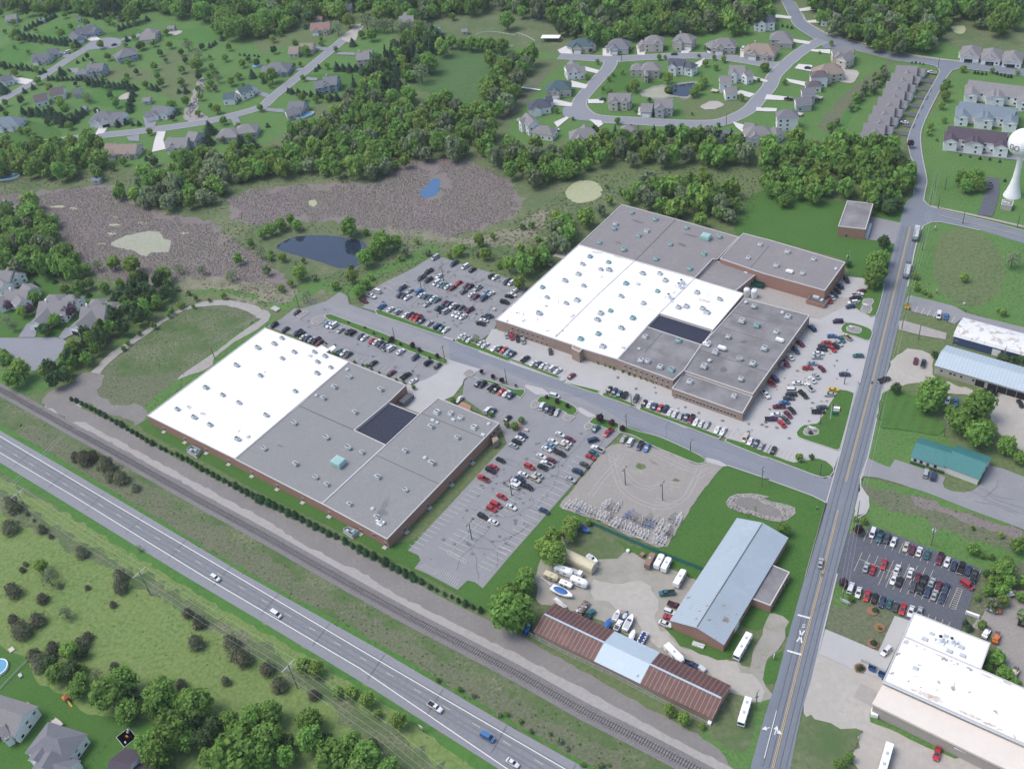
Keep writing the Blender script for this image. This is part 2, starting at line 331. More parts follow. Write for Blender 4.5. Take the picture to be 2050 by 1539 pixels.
sheet('pond_water', 'algae', 'F: 1133,388 1140,372 1160,362 1185,362 1205,375 1203,392 1185,403 1160,407 1140,400', .5, True)
sheet('pond_bank', 'bed', '20: 1020,740 1140,682 1240,670 1390,648 1500,655 1450,740 1400,780 1300,770 1150,785', .5, True)
sheet('pond_water', 'algae_g', '20: 1040,732 1150,695 1240,684 1310,690 1260,760 1150,772 1060,760', .3, True)
sheet('pond_water', 'water', '20: 1225,702 1310,680 1385,663 1480,662 1442,720 1402,765 1300,755 1240,740', .3, True)
sheet('pond_water', 'water', '20: 175,120 300,95 420,83 560,85 562,110 500,150 330,155 190,155', .5, True)
sheet('pond_water', 'algae', '30: 1480,212 1530,202 1582,207 1588,248 1545,272 1492,250', .4, True)
sheet('dry_creek', 'rock', '00: 1560,640 1620,620 1600,720 1560,860 1640,930 1500,960 1450,930 1460,860 1500,800', .7, True)
sheet('dry_reed_bank', 'dry_reed', '01: 1300,730 1450,690 1700,680 1900,720 2050,740 11: 60,700 160,760 330,790 480,760 560,800 400,900 200,880 60,900 01: 1900,880 1700,800 1500,790 1380,800', 2.5, True)
sheet('dry_reed_bank', 'dry_reed', '11: 1050,290 1300,330 1500,380 1700,380 2050,300 21: 100,250 300,160 250,330 100,430 0,440 11: 1800,440 1500,420 1250,380 1100,340', 2.5, True)
# field inside the loop track, and the verges
sheet('field', 'scrub', 'F: 190,790 230,710 300,650 360,620 440,605 520,630 540,650 420,740 298,835 290,850 255,840', 1.2, True)
sheet('field', 'strip', 'F: 225,720 300,655 390,618 480,635 500,655 400,720 330,760 250,760', 2.5, True)
sheet('lawn', 'lawn', 'F: 360,755 470,670 528,636 545,650 400,765 298,842 262,838', .5)
sheet('grass_bank', 'lawn', 'F: 230,700 290,640 350,600 420,580 500,588 540,612 560,625 620,600 640,580 720,600 750,560 870,510 860,490 800,520 740,545 690,575 640,560 600,570 570,610 450,590 330,600 240,680', 1.5, True)
sheet('lawn', 'lawn_dark', '01: 130,560 230,600 420,640 480,760 700,800 900,900 780,1060 600,1150 0,1170 0,900', .6, True)
sheet('lawn', 'lawn', '01: 0,1420 260,1420 400,1380 560,1250 700,1300 560,1460 300,1600 0,1600 -100,1500', .6, True)
sheet('hay_verge', 'strip', 'F: -200,760 0,792 160,880 266,938 520,1080 667,1163 814,1245 1030,1360 1177,1445 1388,1560 1250,1600 1177,1540 1020,1448 764,1303 510,1160 266,1017 0,864 -200,760', .6)
sheet('rail_verge', 'scrub', 'F: 560,1150 800,1270 1030,1400 1250,1520 1200,1540 1020,1440 764,1290', 2.5, True)
sheet('rail_verge', 'scrub', 'F: 60,850 266,960 520,1110 640,1190 600,1200 420,1100 200,985 60,890', 2.5, True)
sheet('verge', 'verge', 'F: -200,728 0,850 122,920 266,1007 495,1144 764,1291 1030,1447 1177,1529 1300,1600 1300,1612 1177,1540 1020,1449 764,1303 510,1160 266,1017 0,864 -200,745', .5)
sheet('meadow', 'meadow', 'F: -300,770 0,960 140,1030 355,1155 520,1248 743,1382 992,1543 1120,1640 700,1700 400,1640 -300,1640', 1.5)
sheet('verge', 'verge', 'F: -200,800 0,924 152,1017 363,1147 520,1241 743,1375 992,1535 1100,1605 1060,1615 980,1560 743,1392 510,1254 355,1164 140,1032 0,945 -200,830', .8)
sheet('meadow_scrub', 'strip', 'F: 0,985 130,1065 330,1175 500,1275 700,1400 900,1540 800,1540 640,1400 470,1290 300,1190 120,1090 0,1030', 2, True)
sheet('lawn', 'lawn_dark', '03: -200,560 110,630 200,640 290,840 520,960 560,1010 700,1110 1000,1130 1250,1180 1300,1400 1400,1800 -400,1800', .5, True)
# works lawns and yards
sheet('lawn', 'lawn_dark', 'F: 300,838 500,800 775,1085 1000,905 1013,880 1030,850 1060,840 1060,900 1075,1060 1090,1130 1020,1205 985,1228 900,1180 802,1130 687,1068 520,985 420,930 330,885 285,858', .2)
sheet('lawn', 'lawn_dark', 'F: 1470,465 1500,395 1560,382 1700,405 1810,395 1797,470 1770,560 1755,572 1700,547 1690,522 1620,500 1500,470', .5)
sheet('lawn', 'lawn_dark', 'F: 1440,935 1461,931 1540,960 1626,991 1652,1003 1653,1015 1613,1155 1592,1225 1570,1222 1500,1260 1400,1165 1280,1110 1130,1060 1060,1100 1060,1020 1140,985 1200,1060 1320,1090', .2)
sheet('lawn', 'lawn_dark', 'F: 1550,1310 1565,1303 1567,1320 1550,1368 1532,1366 1524,1340', .2)
sheet('lawn', 'lawn', 'F: 1450,1400 1520,1395 1545,1390 1500,1539 1440,1560 1400,1490', .5)
sheet('lawn', 'lawn', 'F: 1860,446 2200,520 2200,690 2050,660 1900,610 1816,590', .5)
sheet('lawn', 'field', 'F: 1885,470 1950,462 2010,520 1990,600 1920,610 1870,560', .8, True)
sheet('lawn', 'lawn', 'F: 1766,790 1790,775 1840,800 1900,880 2050,1000 2050,950 1800,940 1738,917', .5)
sheet('lawn', 'lawn', 'F: 1722,960 1780,970 1860,985 2060,1060 2200,1090 2200,1180 2000,1180 1950,1160 1745,1072 1700,1060 1705,1042', .5)
sheet('rough_strip', 'scrub', 'F: 1730,970 1780,985 1850,1000 1940,1030 2050,1065 2050,1110 1900,1060 1820,1030 1750,1010', 2, True)
sheet('dry_reeds', 'marsh', '32: 1150,900 1300,930 1600,1050 2050,1180 2050,1250 1850,1190 1600,1110 1350,1020 1200,960', 1, True)
sheet('scrub_yard', 'scrub', 'F: 1930,1180 2200,1100 2200,1500 2040,1400 1960,1300', 1, True)
sheet('cinder_yard', 'gravel', '33: 1650,420 1850,220 2100,150 2300,900 2000,880 1850,600 1780,450', 1, True)
sheet('rough_lawn', 'scrub', '33: 540,110 740,190 1030,320 940,580 900,612 650,505 485,435', .4)
sheet('lawn', 'lawn', '33: 560,80 700,110 740,210 560,260', .3)
sheet('lawn', 'lawn_dark', '33: 220,0 330,0 180,500 120,500 100,470 160,370 60,310 0,380 -100,300 0,200', .3)
sheet('yard', 'dirt', 'F: 1070,1150 1085,1120 1130,1075 1160,1065 1280,1115 1400,1168 1375,1215 1352,1270 1440,1313 1500,1335 1510,1290 1545,1225 1571,1233 1573,1272 1550,1300 1528,1330 1530,1372 1545,1395 1520,1405 1490,1400 1400,1370 1330,1320 1220,1250 1110,1210 1080,1215', 1.0, True)
sheet('tan_patch', 'sand', '23: 640,60 900,60 1130,120 1180,380 1350,560 1700,690 2000,860 1960,990 1750,900 1400,640 1150,560 900,300 700,200', 1.5, True)
sheet('lawn', 'lawn_dark', '23: 1230,420 1290,400 1500,520 1650,600 1760,440 1830,480 1760,640 1640,680 1560,650 1350,560', .4)
sheet('grass_patch', 'fringe', '23: 1700,940 1900,1000 1930,1200 1850,1400 1650,1350 1560,1200', 1, True)
sheet('grass_patch', 'fringe', '22: 560,1110 800,1200 900,1290 850,1400 600,1380 450,1300', 1, True)
sheet('sand_yard', 'sand', 'F: 1778,742 1800,706 1830,698 1866,712 1880,760 2050,800 2200,830 2200,1000 2050,905 2000,868 1960,800 1880,785 1840,768 1792,776 1766,790', .8)
sheet('sand_yard', 'sand', '33: 400,600 700,730 940,820 870,1040 840,1130 1100,1240 1530,1420 1750,1560 1700,1900 600,1900 740,1300 560,1220 400,1190 300,1120 300,1060', .8)
sheet('grass_patch', 'fringe', '33: 290,1130 420,1160 600,1210 780,1260 700,1420 740,1700 190,1700', 1.2, True)
sheet('grass_patch', 'lawn', '33: 830,1120 900,1150 1330,1330 1540,1440 1500,1450 1300,1380 1000,1230 840,1170', .4)
# tracks
sheet('loop_track', 'gravel_light', '01: 2060,935 1900,888 1740,872 1600,890 1450,935 1330,1000 1200,1080 1080,1150 950,1240 850,1310 750,1410 620,1500 420,1640 350,1750 600,1760 740,1560 800,1440 900,1330 1010,1250 1130,1165 1330,1025 1500,940 1750,915 1950,960 2060,1015', .4, True)
sheet('track', 'gravel_light', '01: 2060,1020 1900,1130 1750,1245 1430,1465 1400,1500 1520,1455 1610,1430 1680,1380 1690,1330 1850,1205 2060,1085 11: 130,985 60,950 0,1010', .3)
sheet('dirt_patch', 'gravel_dark', '02: 330,140 420,60 560,20 640,-60 820,-60 780,80 900,170 1100,180 1150,260 1080,340 1000,300 860,250 700,170 600,180 545,215 540,280 460,240 380,200', 1, True)
sheet('cinder_track', 'gravel_dark', 'F: 138,818 150,812 230,848 300,888 400,943 520,1003 687,1086 790,1138 802,1150 961,1234 1030,1265 1172,1346 1312,1424 1421,1485 1460,1530 1480,1560 1440,1590 1388,1545 1177,1427 1030,1344 814,1232 667,1150 520,1067 266,926 162,869 130,840', .5)
sheet('limestone_track', 'gravel_light', 'F: 144,846 165,845 193,860 241,885 330,932 431,988 520,1034 600,1085 690,1131 728,1149 812,1199 1030,1307 1198,1395 1357,1481 1451,1529 1480,1550 1440,1560 1395,1524 1223,1436 1030,1329 812,1222 690,1160 640,1128 520,1057 400,985 300,930 193,871 164,858', .5)
P = smooth_line(pts('F: -200,678 -100,728 0,780 80,824 162,870 214,898 266,927 390,997 520,1068 667,1151.5 814,1233 920,1288 1030,1345.5 1100,1385 1177,1428 1280,1480 1388,1537 1500,1598'), 3)
RAILP = P
mb = MB(); ZL[0] += .002; ribbon(mb, P, 6.4, ZL[0]); tag(build(mb, 'ballast_bed', M['ballast']), kind='structure')
# roads
sheet('highway', 'shoulder', 'F: -300,675 0,862 122,932 266,1017 495,1153 764,1303 1030,1459 1177,1540 1400,1665 1200,1665 992,1535 743,1377 520,1242 363,1149 152,1019 0,926 -300,738')
sheet('highway_lanes', 'lane', 'F: -300,700 0,874 223,1007 470,1152 738,1311 1025,1478 1300,1638 1170,1638 1012,1537 720,1338 510,1214 406,1153 146,993 0,907 -300,728')
hw = [G('F', *p) for p in ((-300, 689), (0, 874), (223, 1007), (470, 1152), (738, 1311), (1025, 1478), (1300, 1638))]
hl = [G('F', *p) for p in ((-300, 718), (0, 907), (146, 993), (406, 1153), (510, 1214), (720, 1338), (1012, 1537), (1170, 1638))]
mb = MB(); ribbon(mb, hw, .35, .41); ribbon(mb, hl, .35, .41); tag(build(mb, 'highway_edge_line', M['line']), kind='structure')
a, b = G('02', 110, 570), G('13', 1960, 1320); d = (b - a); nn = int(d.length / 12.2); mb = MB()
for i in range(-20, nn + 14):
    p = a + d * (i / nn); ribbon(mb, [p, p + d.normalized() * 3.2], .22, .413)
tag(build(mb, 'highway_centre_dash', M['ypale']), kind='structure')
M['wear'] = node_mat('tyre_polished_asphalt', ((.172, .176, .188), (.185, .19, .2), (.16, .165, .178)), (.05, .6), .85)
cw = [a + d * f for f in (-.35, 0, .5, 1, 1.25)]; mb = MB(); n_ = Vector((-d.y, d.x, 0)).normalized()
for off_ in (-2.75, -1.1, 1.1, 2.75): ribbon(mb, smooth_line([q + n_ * off_ for q in cw], 20), .75, ZL[0] + .001)
tag(build(mb, 'tyre_wear', M['wear']), kind='structure'); ZL[0] += .002
mb = MB()
for i in range(-4, 16):                    # sealed joints across the slab
    p = a + d * ((i * 2.37 + .6) / nn * .9); n = Vector((-d.y, d.x, 0)).normalized(); ribbon(mb, [p - n * 5.4 + d.normalized() * .8, p + n * 5.4 - d.normalized() * .6], .13, .412)
tag(build(mb, 'highway_crack', M['trim_dark']), kind='structure')
sheet('main_street', 'street', 'F: 1470,1640 1502,1537 1530,1435.5 1553,1367 1575.7,1281 1613,1149 1654,1008.5 1682,907 1718,765 1745.6,664 1769.7,567.7 1791,489 1805,430.7 1813,405 1827,395 1830,370 1830,337 1822,314 1816,281 1821.7,263 1849.6,203 1872,160 1881,146 1879,137 1862,131 1794,121 1746,109 1713,101 1696,97 1650,98 1636,84 1615,70 1591,53 1580,35 1563,0 1530,-70 1560,-70 1587,0 1598,22 1614,43 1637,59 1682,78.6 1758,99 1834,116 1910,124 1961,128 2050,139 2200,160 2200,175 2050,153 1961,142 1925,138 1908,142 1900,150 1885,175 1852,241 1843,273 1847,312 1857,367 1853,385 1851,400 1860,412 1885,422 1986,446 2050,463.7 2200,500 2200,527 2050,488 1961,461 1885,446 1868,445 1853,449 1844,458 1834,489 1816.6,575 1801,638.7 1778.6,735 1767,780 1738,917 1720,968 1705,1039 1674.6,1149 1639,1296 1624,1359 1606,1420 1581,1539 1555,1640')
sheet('cul_de_sac', 'estate', '01: -100,1165 0,1170 200,1170 430,1165 490,1178 525,1200 500,1260 455,1330 385,1400 330,1420 250,1430 190,1400 140,1350 100,1305 50,1270 0,1250 -100,1230')
sheet('factory_drive', 'drive', '11: 600,870 670,812 735,850 745,905 960,980 1200,1068 1470,1160 1600,1205 2050,1372 21: 400,1500 22: 420,0 720,110 1000,215 1350,350 1660,458 2050,612 32: 0,590 430,750 480,765 540,742 600,600 520,960 470,945 380,900 0,762 22: 2050,772 1720,660 1550,600 1200,440 880,330 540,200 300,90 130,30 11: 1990,1538 1760,1415 1530,1350 1280,1250 1000,1125 700,1010 600,985 540,1000 450,960')
road('estate_road', 'estate', '00: -200,1200 0,1180 400,1120 800,1072 1100,1040 1500,985 1750,935 2050,850 10: 150,762 380,580 600,400 700,315 770,255', 8.2)
road('estate_road', 'estate', '00: -150,880 0,800 300,630 560,460 690,380', 8.2)
sheet('dirt_road', 'sand', '10: 690,300 790,205 830,190 870,210 830,260 790,330 760,340 720,330', .8, True)
sheet('estate_turning_circle', 'estate', '00: 640,400 690,350 760,318 850,300 930,308 960,330 940,370 860,388 760,390 700,400', 0, True)
road('estate_road', 'estate', '20: 390,447 560,456 800,470 1000,460 1240,448 1500,442 1700,458 1900,485 30: 40,515 100,520 170,505 250,440 330,385 400,345 460,320', 9.2)
road('estate_road', 'estate', '20: 800,480 780,540 690,640 600,740 550,810 570,870 640,925 760,945 1000,958 1250,975 1500,982 1660,970 1800,920 1900,860 1980,770 2050,690 30: 80,600 170,510', 9.2)
sheet('estate_turning_circle', 'estate', '20: 560,800 490,825 430,850 418,885 440,925 520,948 640,945', 0, True)
# lots
sheet('parking_lot', 'asphalt', '11: 1428,508 1480,535 1640,590 1840,650 2050,715 21: 130,765 120,800 30,910 11: 1960,960 1880,1120 1790,1185 1700,1200 1600,1190 1490,1170 1200,1060 950,960 740,905 850,930 890,885 870,830 930,790 1000,745 1250,625')
sheet('parking_lot', 'asphalt', '11: 95,1085 210,1020 315,938 345,945 560,885 670,810 720,835 740,905 960,985 1530,1205 1545,1370 1440,1450 1330,1545 12: 1250,0 1180,30 11: 1150,1538 740,1362 560,1232')
sheet('parking_lot', 'asphalt', 'F: 925,795 930,765 945,745 975,728 1058,765 1130,785 1200,815 1260,850 1210,899 1017.5,1117.5 966.6,1178 952,1166 936,1162 916,1181 856,1149 829.6,1138 842,1122 838,1112 816.5,1102 1015,888 1000,850 960,820')
sheet('concrete_lot', 'concrete', 'F: 958,705 985,660 1100,650 1300,640 1400,560 1560,560 1640,570 1690,553 1730,558 1742,567 1769,568 1745.6,664 1720,770 1682,905 1662,958 1650,955 1441,871 1371,857 1267,816 1200,791 1127,764 1030,731')
sheet('concrete_apron', 'concrete', '11: 1525,1340 1780,1418 1650,1500 1640,1538 12: 1640,20 1570,110 1480,150 1440,130 1300,250 1060,155 1200,20 11: 1350,1500 1440,1450')
sheet('concrete_yard', 'gravel_light', 'F: 1372,560 1500,545 1640,590 1720,600 1640,640 1500,610 1420,590')
sheet('driveway_apron', 'kerb', '11: 1480,1165 1560,1190 1590,1180 1620,1200 1500,1160')
sheet('driveway_apron', 'kerb', '22: 120,40 210,100 330,105 260,50 130,20'); sheet('driveway_apron', 'kerb', '22: 530,205 555,240 625,280 690,270 560,200')
sheet('driveway_apron', 'kerb', '22: 1550,595 1550,640 1690,668 1725,662 1650,620')
sheet('gravel_lot', 'gravel', '22: 750,535 870,480 1000,480 1100,500 1280,570 1480,650 1560,630 1690,668 1640,720 1450,960 1240,1300 1160,1300 900,1190 700,1090 480,1025 400,970 540,800', .5)
sheet('weed_patch', 'fringe', '22: 985,655 1020,645 1065,655 1080,675 1040,690 1000,680', .8, True); sheet('weed_patch', 'fringe', '22: 1285,768 1310,762 1350,780 1340,795 1300,785', .6, True)
sheet('mud_patch', 'gravel_dark', '22: 1100,610 1150,630 1190,655 1130,650', .5, True); sheet('mud_patch', 'dirt', '22: 930,690 1000,680 1060,710 1050,745 980,740', 1, True)
for s_, w_ in (('22: 800,560 830,700 900,860 1060,960 1240,990 1400,900 1480,760 1620,680', 2.2), ('22: 780,600 860,640 960,780 1100,840 1240,800 1350,820', 1.6), ('22: 1560,660 1440,700 1300,640 1120,560 900,520', 2.0), ('22: 640,900 740,760 850,640 900,560', 1.8), ('22: 1500,680 1420,850 1340,950 1150,930', 1.6)):
    P = smooth_line(pts(s_), 3)
    for o_ in (-.9, .9):
        ZL[0] += .0005; mb = MB(); A_, B_ = ribbon_poly(P, abs(o_) * 2); ribbon(mb, A_ if o_ < 0 else B_, .5, ZL[0]); tag(build(mb, 'wheel_track', M['gravel_light']), kind='structure')
sheet('rock_basin', 'rock', '22: 1705,945 1730,905 1790,882 1850,880 1960,885 2050,905 32: 0,920 130,958 245,990 240,1035 185,1090 120,1108 0,1082 22: 1900,1045 1780,1018 1720,985', .3)
sheet('basin_bottom', 'gravel_dark', '22: 1760,950 1830,915 1960,925 32: 0,960 120,1010 140,1060 60,1070 22: 1980,1040 1850,1000', .5)
sheet('small_lot', 'asphalt', '31: 820,210 930,232 1082,265 1030,432 900,405 790,392')
sheet('parking_lot', 'asphalt', '31: 1105,905 1130,845 1160,838 1500,920 1590,975 2050,1090 2300,1150 2300,1230 2050,1165 1900,1130 1560,1020 1500,1065 1400,1020 1170,965')
sheet('concrete_path', 'gravel_light', '31: 1060,1040 1100,1035 1240,1075 1440,1135 1430,1185 1250,1155 1060,1105')
sheet('clinic_lot', 'asphalt', '32: 815,600 900,640 990,675 1030,612 1120,640 1430,750 1410,800 1420,835 1480,862 1580,872 1650,855 1700,815 1770,655 1900,690 2050,750 2300,840 2300,1260 2050,1165 1600,1000 1300,880 1050,800 900,757 790,745 740,760')
sheet('driveway_apron', 'kerb', '32: 822,600 780,745 750,800 820,905 825,985 790,1040 715,1060 700,1090 770,740')
sheet('clinic_drive', 'concrete', '32: 745,865 790,890 828,915 825,985 800,1030 725,1060 715,1000')
sheet('dark_lot', 'dark_asphalt', '32: 665,1188 785,1220 820,1135 900,1150 1300,1310 1720,1480 F: 1950,1185 1924,1262 1830,1290 1812,1235 1795,1207 1720,1185 1672,1165')
sheet('concrete_drive', 'concrete', '33: 480,435 650,505 900,612 925,560 960,480 1030,330 1150,370 1090,490 950,790 940,830 700,755 430,630')
sheet('concrete_pad', 'gravel_light', '33: 705,970 760,862 890,925 850,1045')
sheet('tower_drive', 'dark_asphalt', '30: 1740,1400 1850,1410 1855,1538 31: 1840,100 1800,215 1680,200 1720,100 1750,0')
sheet('sidewalk', 'gravel_light', '31: 1310,125 1400,143 1700,207 2050,287 2050,303 1700,222 1400,157 1320,138')
sheet('sidewalk', 'gravel_light', '30: 300,95 330,165 400,215 500,265 700,320 900,368 1200,440 1550,485 1550,495 1200,452 900,380 700,332 480,270 380,212 310,160')
sheet('terrace_road', 'estate', '30: 1420,1160 1700,1205 2050,1240 2300,1270 2300,1310 2050,1275 1700,1235 1410,1190')
sheet('terrace_lot', 'dark_asphalt', '30: 1460,1110 1900,1170 1890,1210 1440,1150')
sheet('terrace_lot', 'dark_asphalt', '30: 1540,915 1990,970 1980,1010 1520,955'); sheet('terrace_lot', 'dark_asphalt', '30: 1610,730 2080,790 2080,830 1590,775')
sheet('terrace_road', 'estate', '30: 1960,820 2100,830 2100,860 2040,860'); sheet('track', 'sand', '00: 930,780 1000,735 1060,745 1000,790', .5, True)
sheet('play_yard', 'sand', '00: 1330,250 1400,240 1440,258 1390,282 1340,272', .3, True); sheet('bare_lot', 'sand', '30: 560,540 740,570 690,660 500,610', .6, True)
sheet('bare_patch', 'sand', '20: 1500,850 1600,800 1690,830 1620,865 1540,870', .6, True)
for s in ('00: 670,275 760,292 800,315 720,328 650,300', '00: 960,310 1040,290 1100,268 1110,290 1010,320 950,328', '00: 440,405 480,410 590,450 540,465 430,440', '00: 530,545 620,540 620,590 560,570', '00: 100,605 270,635 210,670 60,650', '00: 800,975 870,985 820,1055 750,1068',
          '00: 1130,925 1250,930 1220,1012 1150,1015', '00: 1820,940 1880,930 1900,970 1850,1000', '00: 1240,1045 1310,1040 1290,1110 1310,1180 1200,1205 1215,1130', '00: 1000,1085 1100,1065 1100,1120 1020,1115',
          '10: 460,365 610,385 570,405 450,400', '10: 660,415 790,420 790,440 640,435', '10: 260,525 400,545 360,565 240,548', '10: 410,612 500,620 490,640 410,640', '10: 0,700 120,750 90,775 0,740', '10: 80,855 230,865 230,895 80,880',
          '20: 440,370 545,375 500,430 400,425 380,400', '20: 735,385 845,388 810,448 735,445', '20: 1000,362 1095,365 1065,440 1010,438', '20: 1375,355 1465,360 1410,425 1350,425', '20: 1560,355 1650,372 1620,430 1560,420', '20: 1820,385 1930,395 1910,465 1820,455',
          '20: 600,530 710,560 690,585 580,560', '20: 490,640 620,675 600,705 480,690', '20: 350,785 500,820 490,845 330,835', '20: 350,970 450,925 470,935 380,1010', '20: 630,945 720,955 740,985 700,1010', '20: 620,790 750,785 740,820 620,820', '20: 1020,850 1130,850 1095,935 1010,910',
          '20: 1540,465 1540,500 1500,535 1450,540 1450,510', '20: 1900,600 2040,640 2030,655 1880,625', '20: 1820,715 1935,745 1900,775 1770,745', '20: 1950,850 2050,865 2050,885 1945,880', '20: 1760,965 1850,990 1840,1050 1790,1010',
          '30: 90,120 215,135 210,155 90,145', '30: 210,310 370,335 350,355 200,335', '30: 370,395 520,395 520,430 370,410', '30: 270,510 380,520 370,570 240,545', '30: 170,625 340,655 320,685 200,655', '30: 20,750 230,775 220,800 0,790', '30: 0,855 100,860 95,885 0,885', '30: 270,75 400,55 450,60 400,85 280,95', '30: 330,170 460,155 450,185 340,185'):
    sheet('driveway', 'drivec' if s[:2] in ('20', '30') or '1240,' in s or '800,975' in s or '670,275' in s or '100,605' in s else 'estate', s)
for k in range(3):
    x = 1590 + 170 * k + (20 if k == 2 else 0); y = 445 + 22 * k; sheet('driveway', 'dark_asphalt', '30: %d,%d %d,%d %d,%d %d,%d' % (x, y, x + 62, y + 2, x + 40, y + 58, x - 10, y + 55))
for k, (x, y) in enumerate(((1262, 625), (1238, 688), (1210, 752), (1170, 822), (1135, 893), (1105, 975), (1060, 1040))):
    sheet('driveway', 'dark_asphalt', '30: %d,%d %d,%d %d,%d %d,%d' % (x, y, x + 88, y + 12, x + 76, y + 42, x - 8, y + 28))
sheet('driveway', 'estate', '01: 215,1060 290,1050 300,1080 280,1168 145,1168'); sheet('driveway', 'estate', '01: 520,1090 610,1100 590,1140 500,1185 465,1168')
# raised kerbed islands
for s in ('11: 950,955 975,948 1080,985 1300,1065 1490,1130 1498,1150 1470,1158 1200,1068 960,985', '11: 560,990 600,985 750,1040 1000,1130 1250,1235 1490,1325 1525,1345 1522,1378 1500,1385 1250,1290 1000,1195 740,1085 570,1025',
          '11: 1580,1188 1615,1178 1700,1200 1850,1265 2050,1345 21: 400,1478 385,1500 21: 0,1352 11: 2000,1362 1800,1285 1620,1222', '21: 445,1500 22: 430,0 712,72 700,100 430,10 21: 425,1515', '22: 742,85 860,125 1000,185 990,205 860,160 725,110',
          '22: 1035,195 1300,292 1560,385 1672,435 1655,455 1400,362 1020,222', '22: 1712,445 1850,485 2050,568 32: 0,552 130,600 230,635 300,625 430,605 490,625 550,682 552,712 520,748 465,758 400,742 0,592 22: 2040,612 1695,470',
          '32: 590,60 660,70 712,92 600,532 575,545 480,515 255,430 305,343 412,328 465,250', '31: 600,1100 640,1052 700,1055 846,1110 826,1196 720,1165 612,1132', '31: 845,748 945,742 882,1000 790,982 712,932 765,862 780,810',
          '12: 1730,-40 1770,-30 1890,0 2050,58 22: 120,60 122,92 90,130 20,95 12: 1960,45 1800,0', '22: 205,160 240,118 290,112 380,130 470,168 530,208 540,240 500,275 455,262 440,245 330,205 240,172', '22: 625,320 662,282 700,280 866,332 832,388 720,358 640,332',
          '22: 858,392 890,345 1000,385 1200,440 1500,578 1550,612 1545,640 1490,652 1280,572 1100,495 980,430'):
    island(s)
for s in ('11: 445,1050 480,1010 555,995 560,1025 500,1075 460,1072', '22: 165,200 175,165 205,145 240,170 220,210 190,215', '22: 415,290 440,255 520,280 480,315 440,310', '22: 590,370 590,345 625,320 660,345 640,380 610,385', '11: 325,990 360,960 430,968 360,1022', '12: 1640,-60 1700,-100 1740,-60 1670,-30',
          '31: 645,1092 680,1075 768,1100 750,1140 700,1138 650,1120', '31: 780,870 855,868 865,890 842,920 852,950 832,985 755,957 772,920', '32: 303,400 320,370 400,360 432,385 428,415 380,430 320,425'):
    P = ragged(pts(s), 0, 2); mb = MB(); mb.prism(P, 0, ZTOP + .05); tag(build(mb, 'kerb', M['kerb']), kind='structure'); mb = MB(); mb.poly(inset(P, .3), 0, ZTOP + .056); tag(build(mb, 'planting_bed', M['bed']), kind='structure')
# kerb lines along streets
mb = MB()
for s in ('32: 490,960 470,945 380,900 0,762 22: 2050,772 1720,660', '32: 325,1538 600,560 740,0 31: 750,1538 850,1120', '31: 1700,325 1400,260 1320,258 1255,290 1200,430 1130,770', '32: 740,1075 800,1040 825,985 820,910 760,840 760,760 32: 815,605 935,60',
          '32: 490,960 330,1538', '33: 575,0 430,600', '31: 2050,330 1800,262 1400,167 1300,132 1255,90 1268,20 30: 1285,1440 1245,1230 1233,1080 1270,950 1400,690 1480,560 1540,543 2050,605', '30: 1180,1530 1190,1330 1155,1240 1130,1110 1150,1040 1260,800 1385,570 1360,525 1040,482 720,402',
          '30: 130,0 200,140 240,210 330,275 410,320', '30: 2050,548 1700,503 1200,458 900,393 600,308 420,228 330,168 240,20', '11: 740,1050 1000,1128'):
    P = smooth_line(pts(s), 6); ribbon(mb, P, .5, .415)
tag(build(mb, 'kerb', M['kerb']), kind='structure')
# painted markings
M['wear2'] = node_mat('street_tyre_wear', ((.168, .184, .212), (.18, .195, .222), (.155, .17, .2)), (.05, .5), .85)
cw = pts('31: 1150,298 848,1538 32: 645,787 450,1538 33: 280,680 65,1538'); mb = MB()
for off_ in (-3.3, -1.5, 1.5, 3.3): ribbon(mb, smooth_line([q + Vector((-(cw[-1] - cw[0]).y, (cw[-1] - cw[0]).x, 0)).normalized() * off_ for q in cw], 20), .8, .405)
tag(build(mb, 'tyre_wear', M['wear2']), kind='structure')
yl = [(pts('31: 1150,298'), pts('31: 1010,880')), (pts('31: 1010,880'), pts('31: 848,1538')), (pts('32: 853,0'), pts('32: 645,787')), (pts('32: 583,1015'), pts('32: 455,1538')), (pts('33: 460,0'), pts('33: 280,680')), (pts('33: 280,680'), pts('33: 65,1538'))]
mb = MB()
for a, b in yl:
    a, b = a[0], b[0]; d = (b - a).normalized(); n = Vector((-d.y, d.x, 0)) * .22
    for k in (-1, 1): ribbon(mb, [a + n * k, b + n * k], .2, .416)
for s in ('31: 1370,205 1700,285 2050,372',):
    P = smooth_line(pts(s), 6); ribbon(mb, P, .3, .416)
tag(build(mb, 'centre_line', M['yline']), kind='structure')
mb = MB()
for s, w in (('33: 263,325 362,352', .7), ('33: 180,607 292,640', .7), ('33: 281,448 296,548', .5), ('33: 318,450 256,538', .5), ('33: 97,1080 0,1455', .22), ('33: 304,398 300,428', .16), ('33: 304,398 310,402', .16), ('33: 310,402 302,412', .14), ('33: 302,412 309,428', .14), ('33: 318,398 314,428', .16), ('33: 318,398 324,402', .16), ('33: 324,402 316,412', .14), ('33: 316,412 323,428', .14)):
    P = pts(s); ribbon(mb, P, w, .417)
def arrow(s, w):
    P = pts(s); ribbon(mb, P[:2], w, .417); d = (P[1] - P[0]).normalized(); n = Vector((-d.y, d.x, 0)); e = P[1]
    mb.face([tuple(Vector((*(e - n * .8).xy, .417))), tuple(Vector((*(e + d * 1.6).xy, .417))), tuple(Vector((*(e + n * .8).xy, .417)))][::-1])
arrow('33: 45,1215 18,1220', .3); arrow('33: 80,1270 92,1232', .3); arrow('33: 92,1235 108,1246', .3)
tag(build(mb, 'street_marking', M['line']), kind='structure')
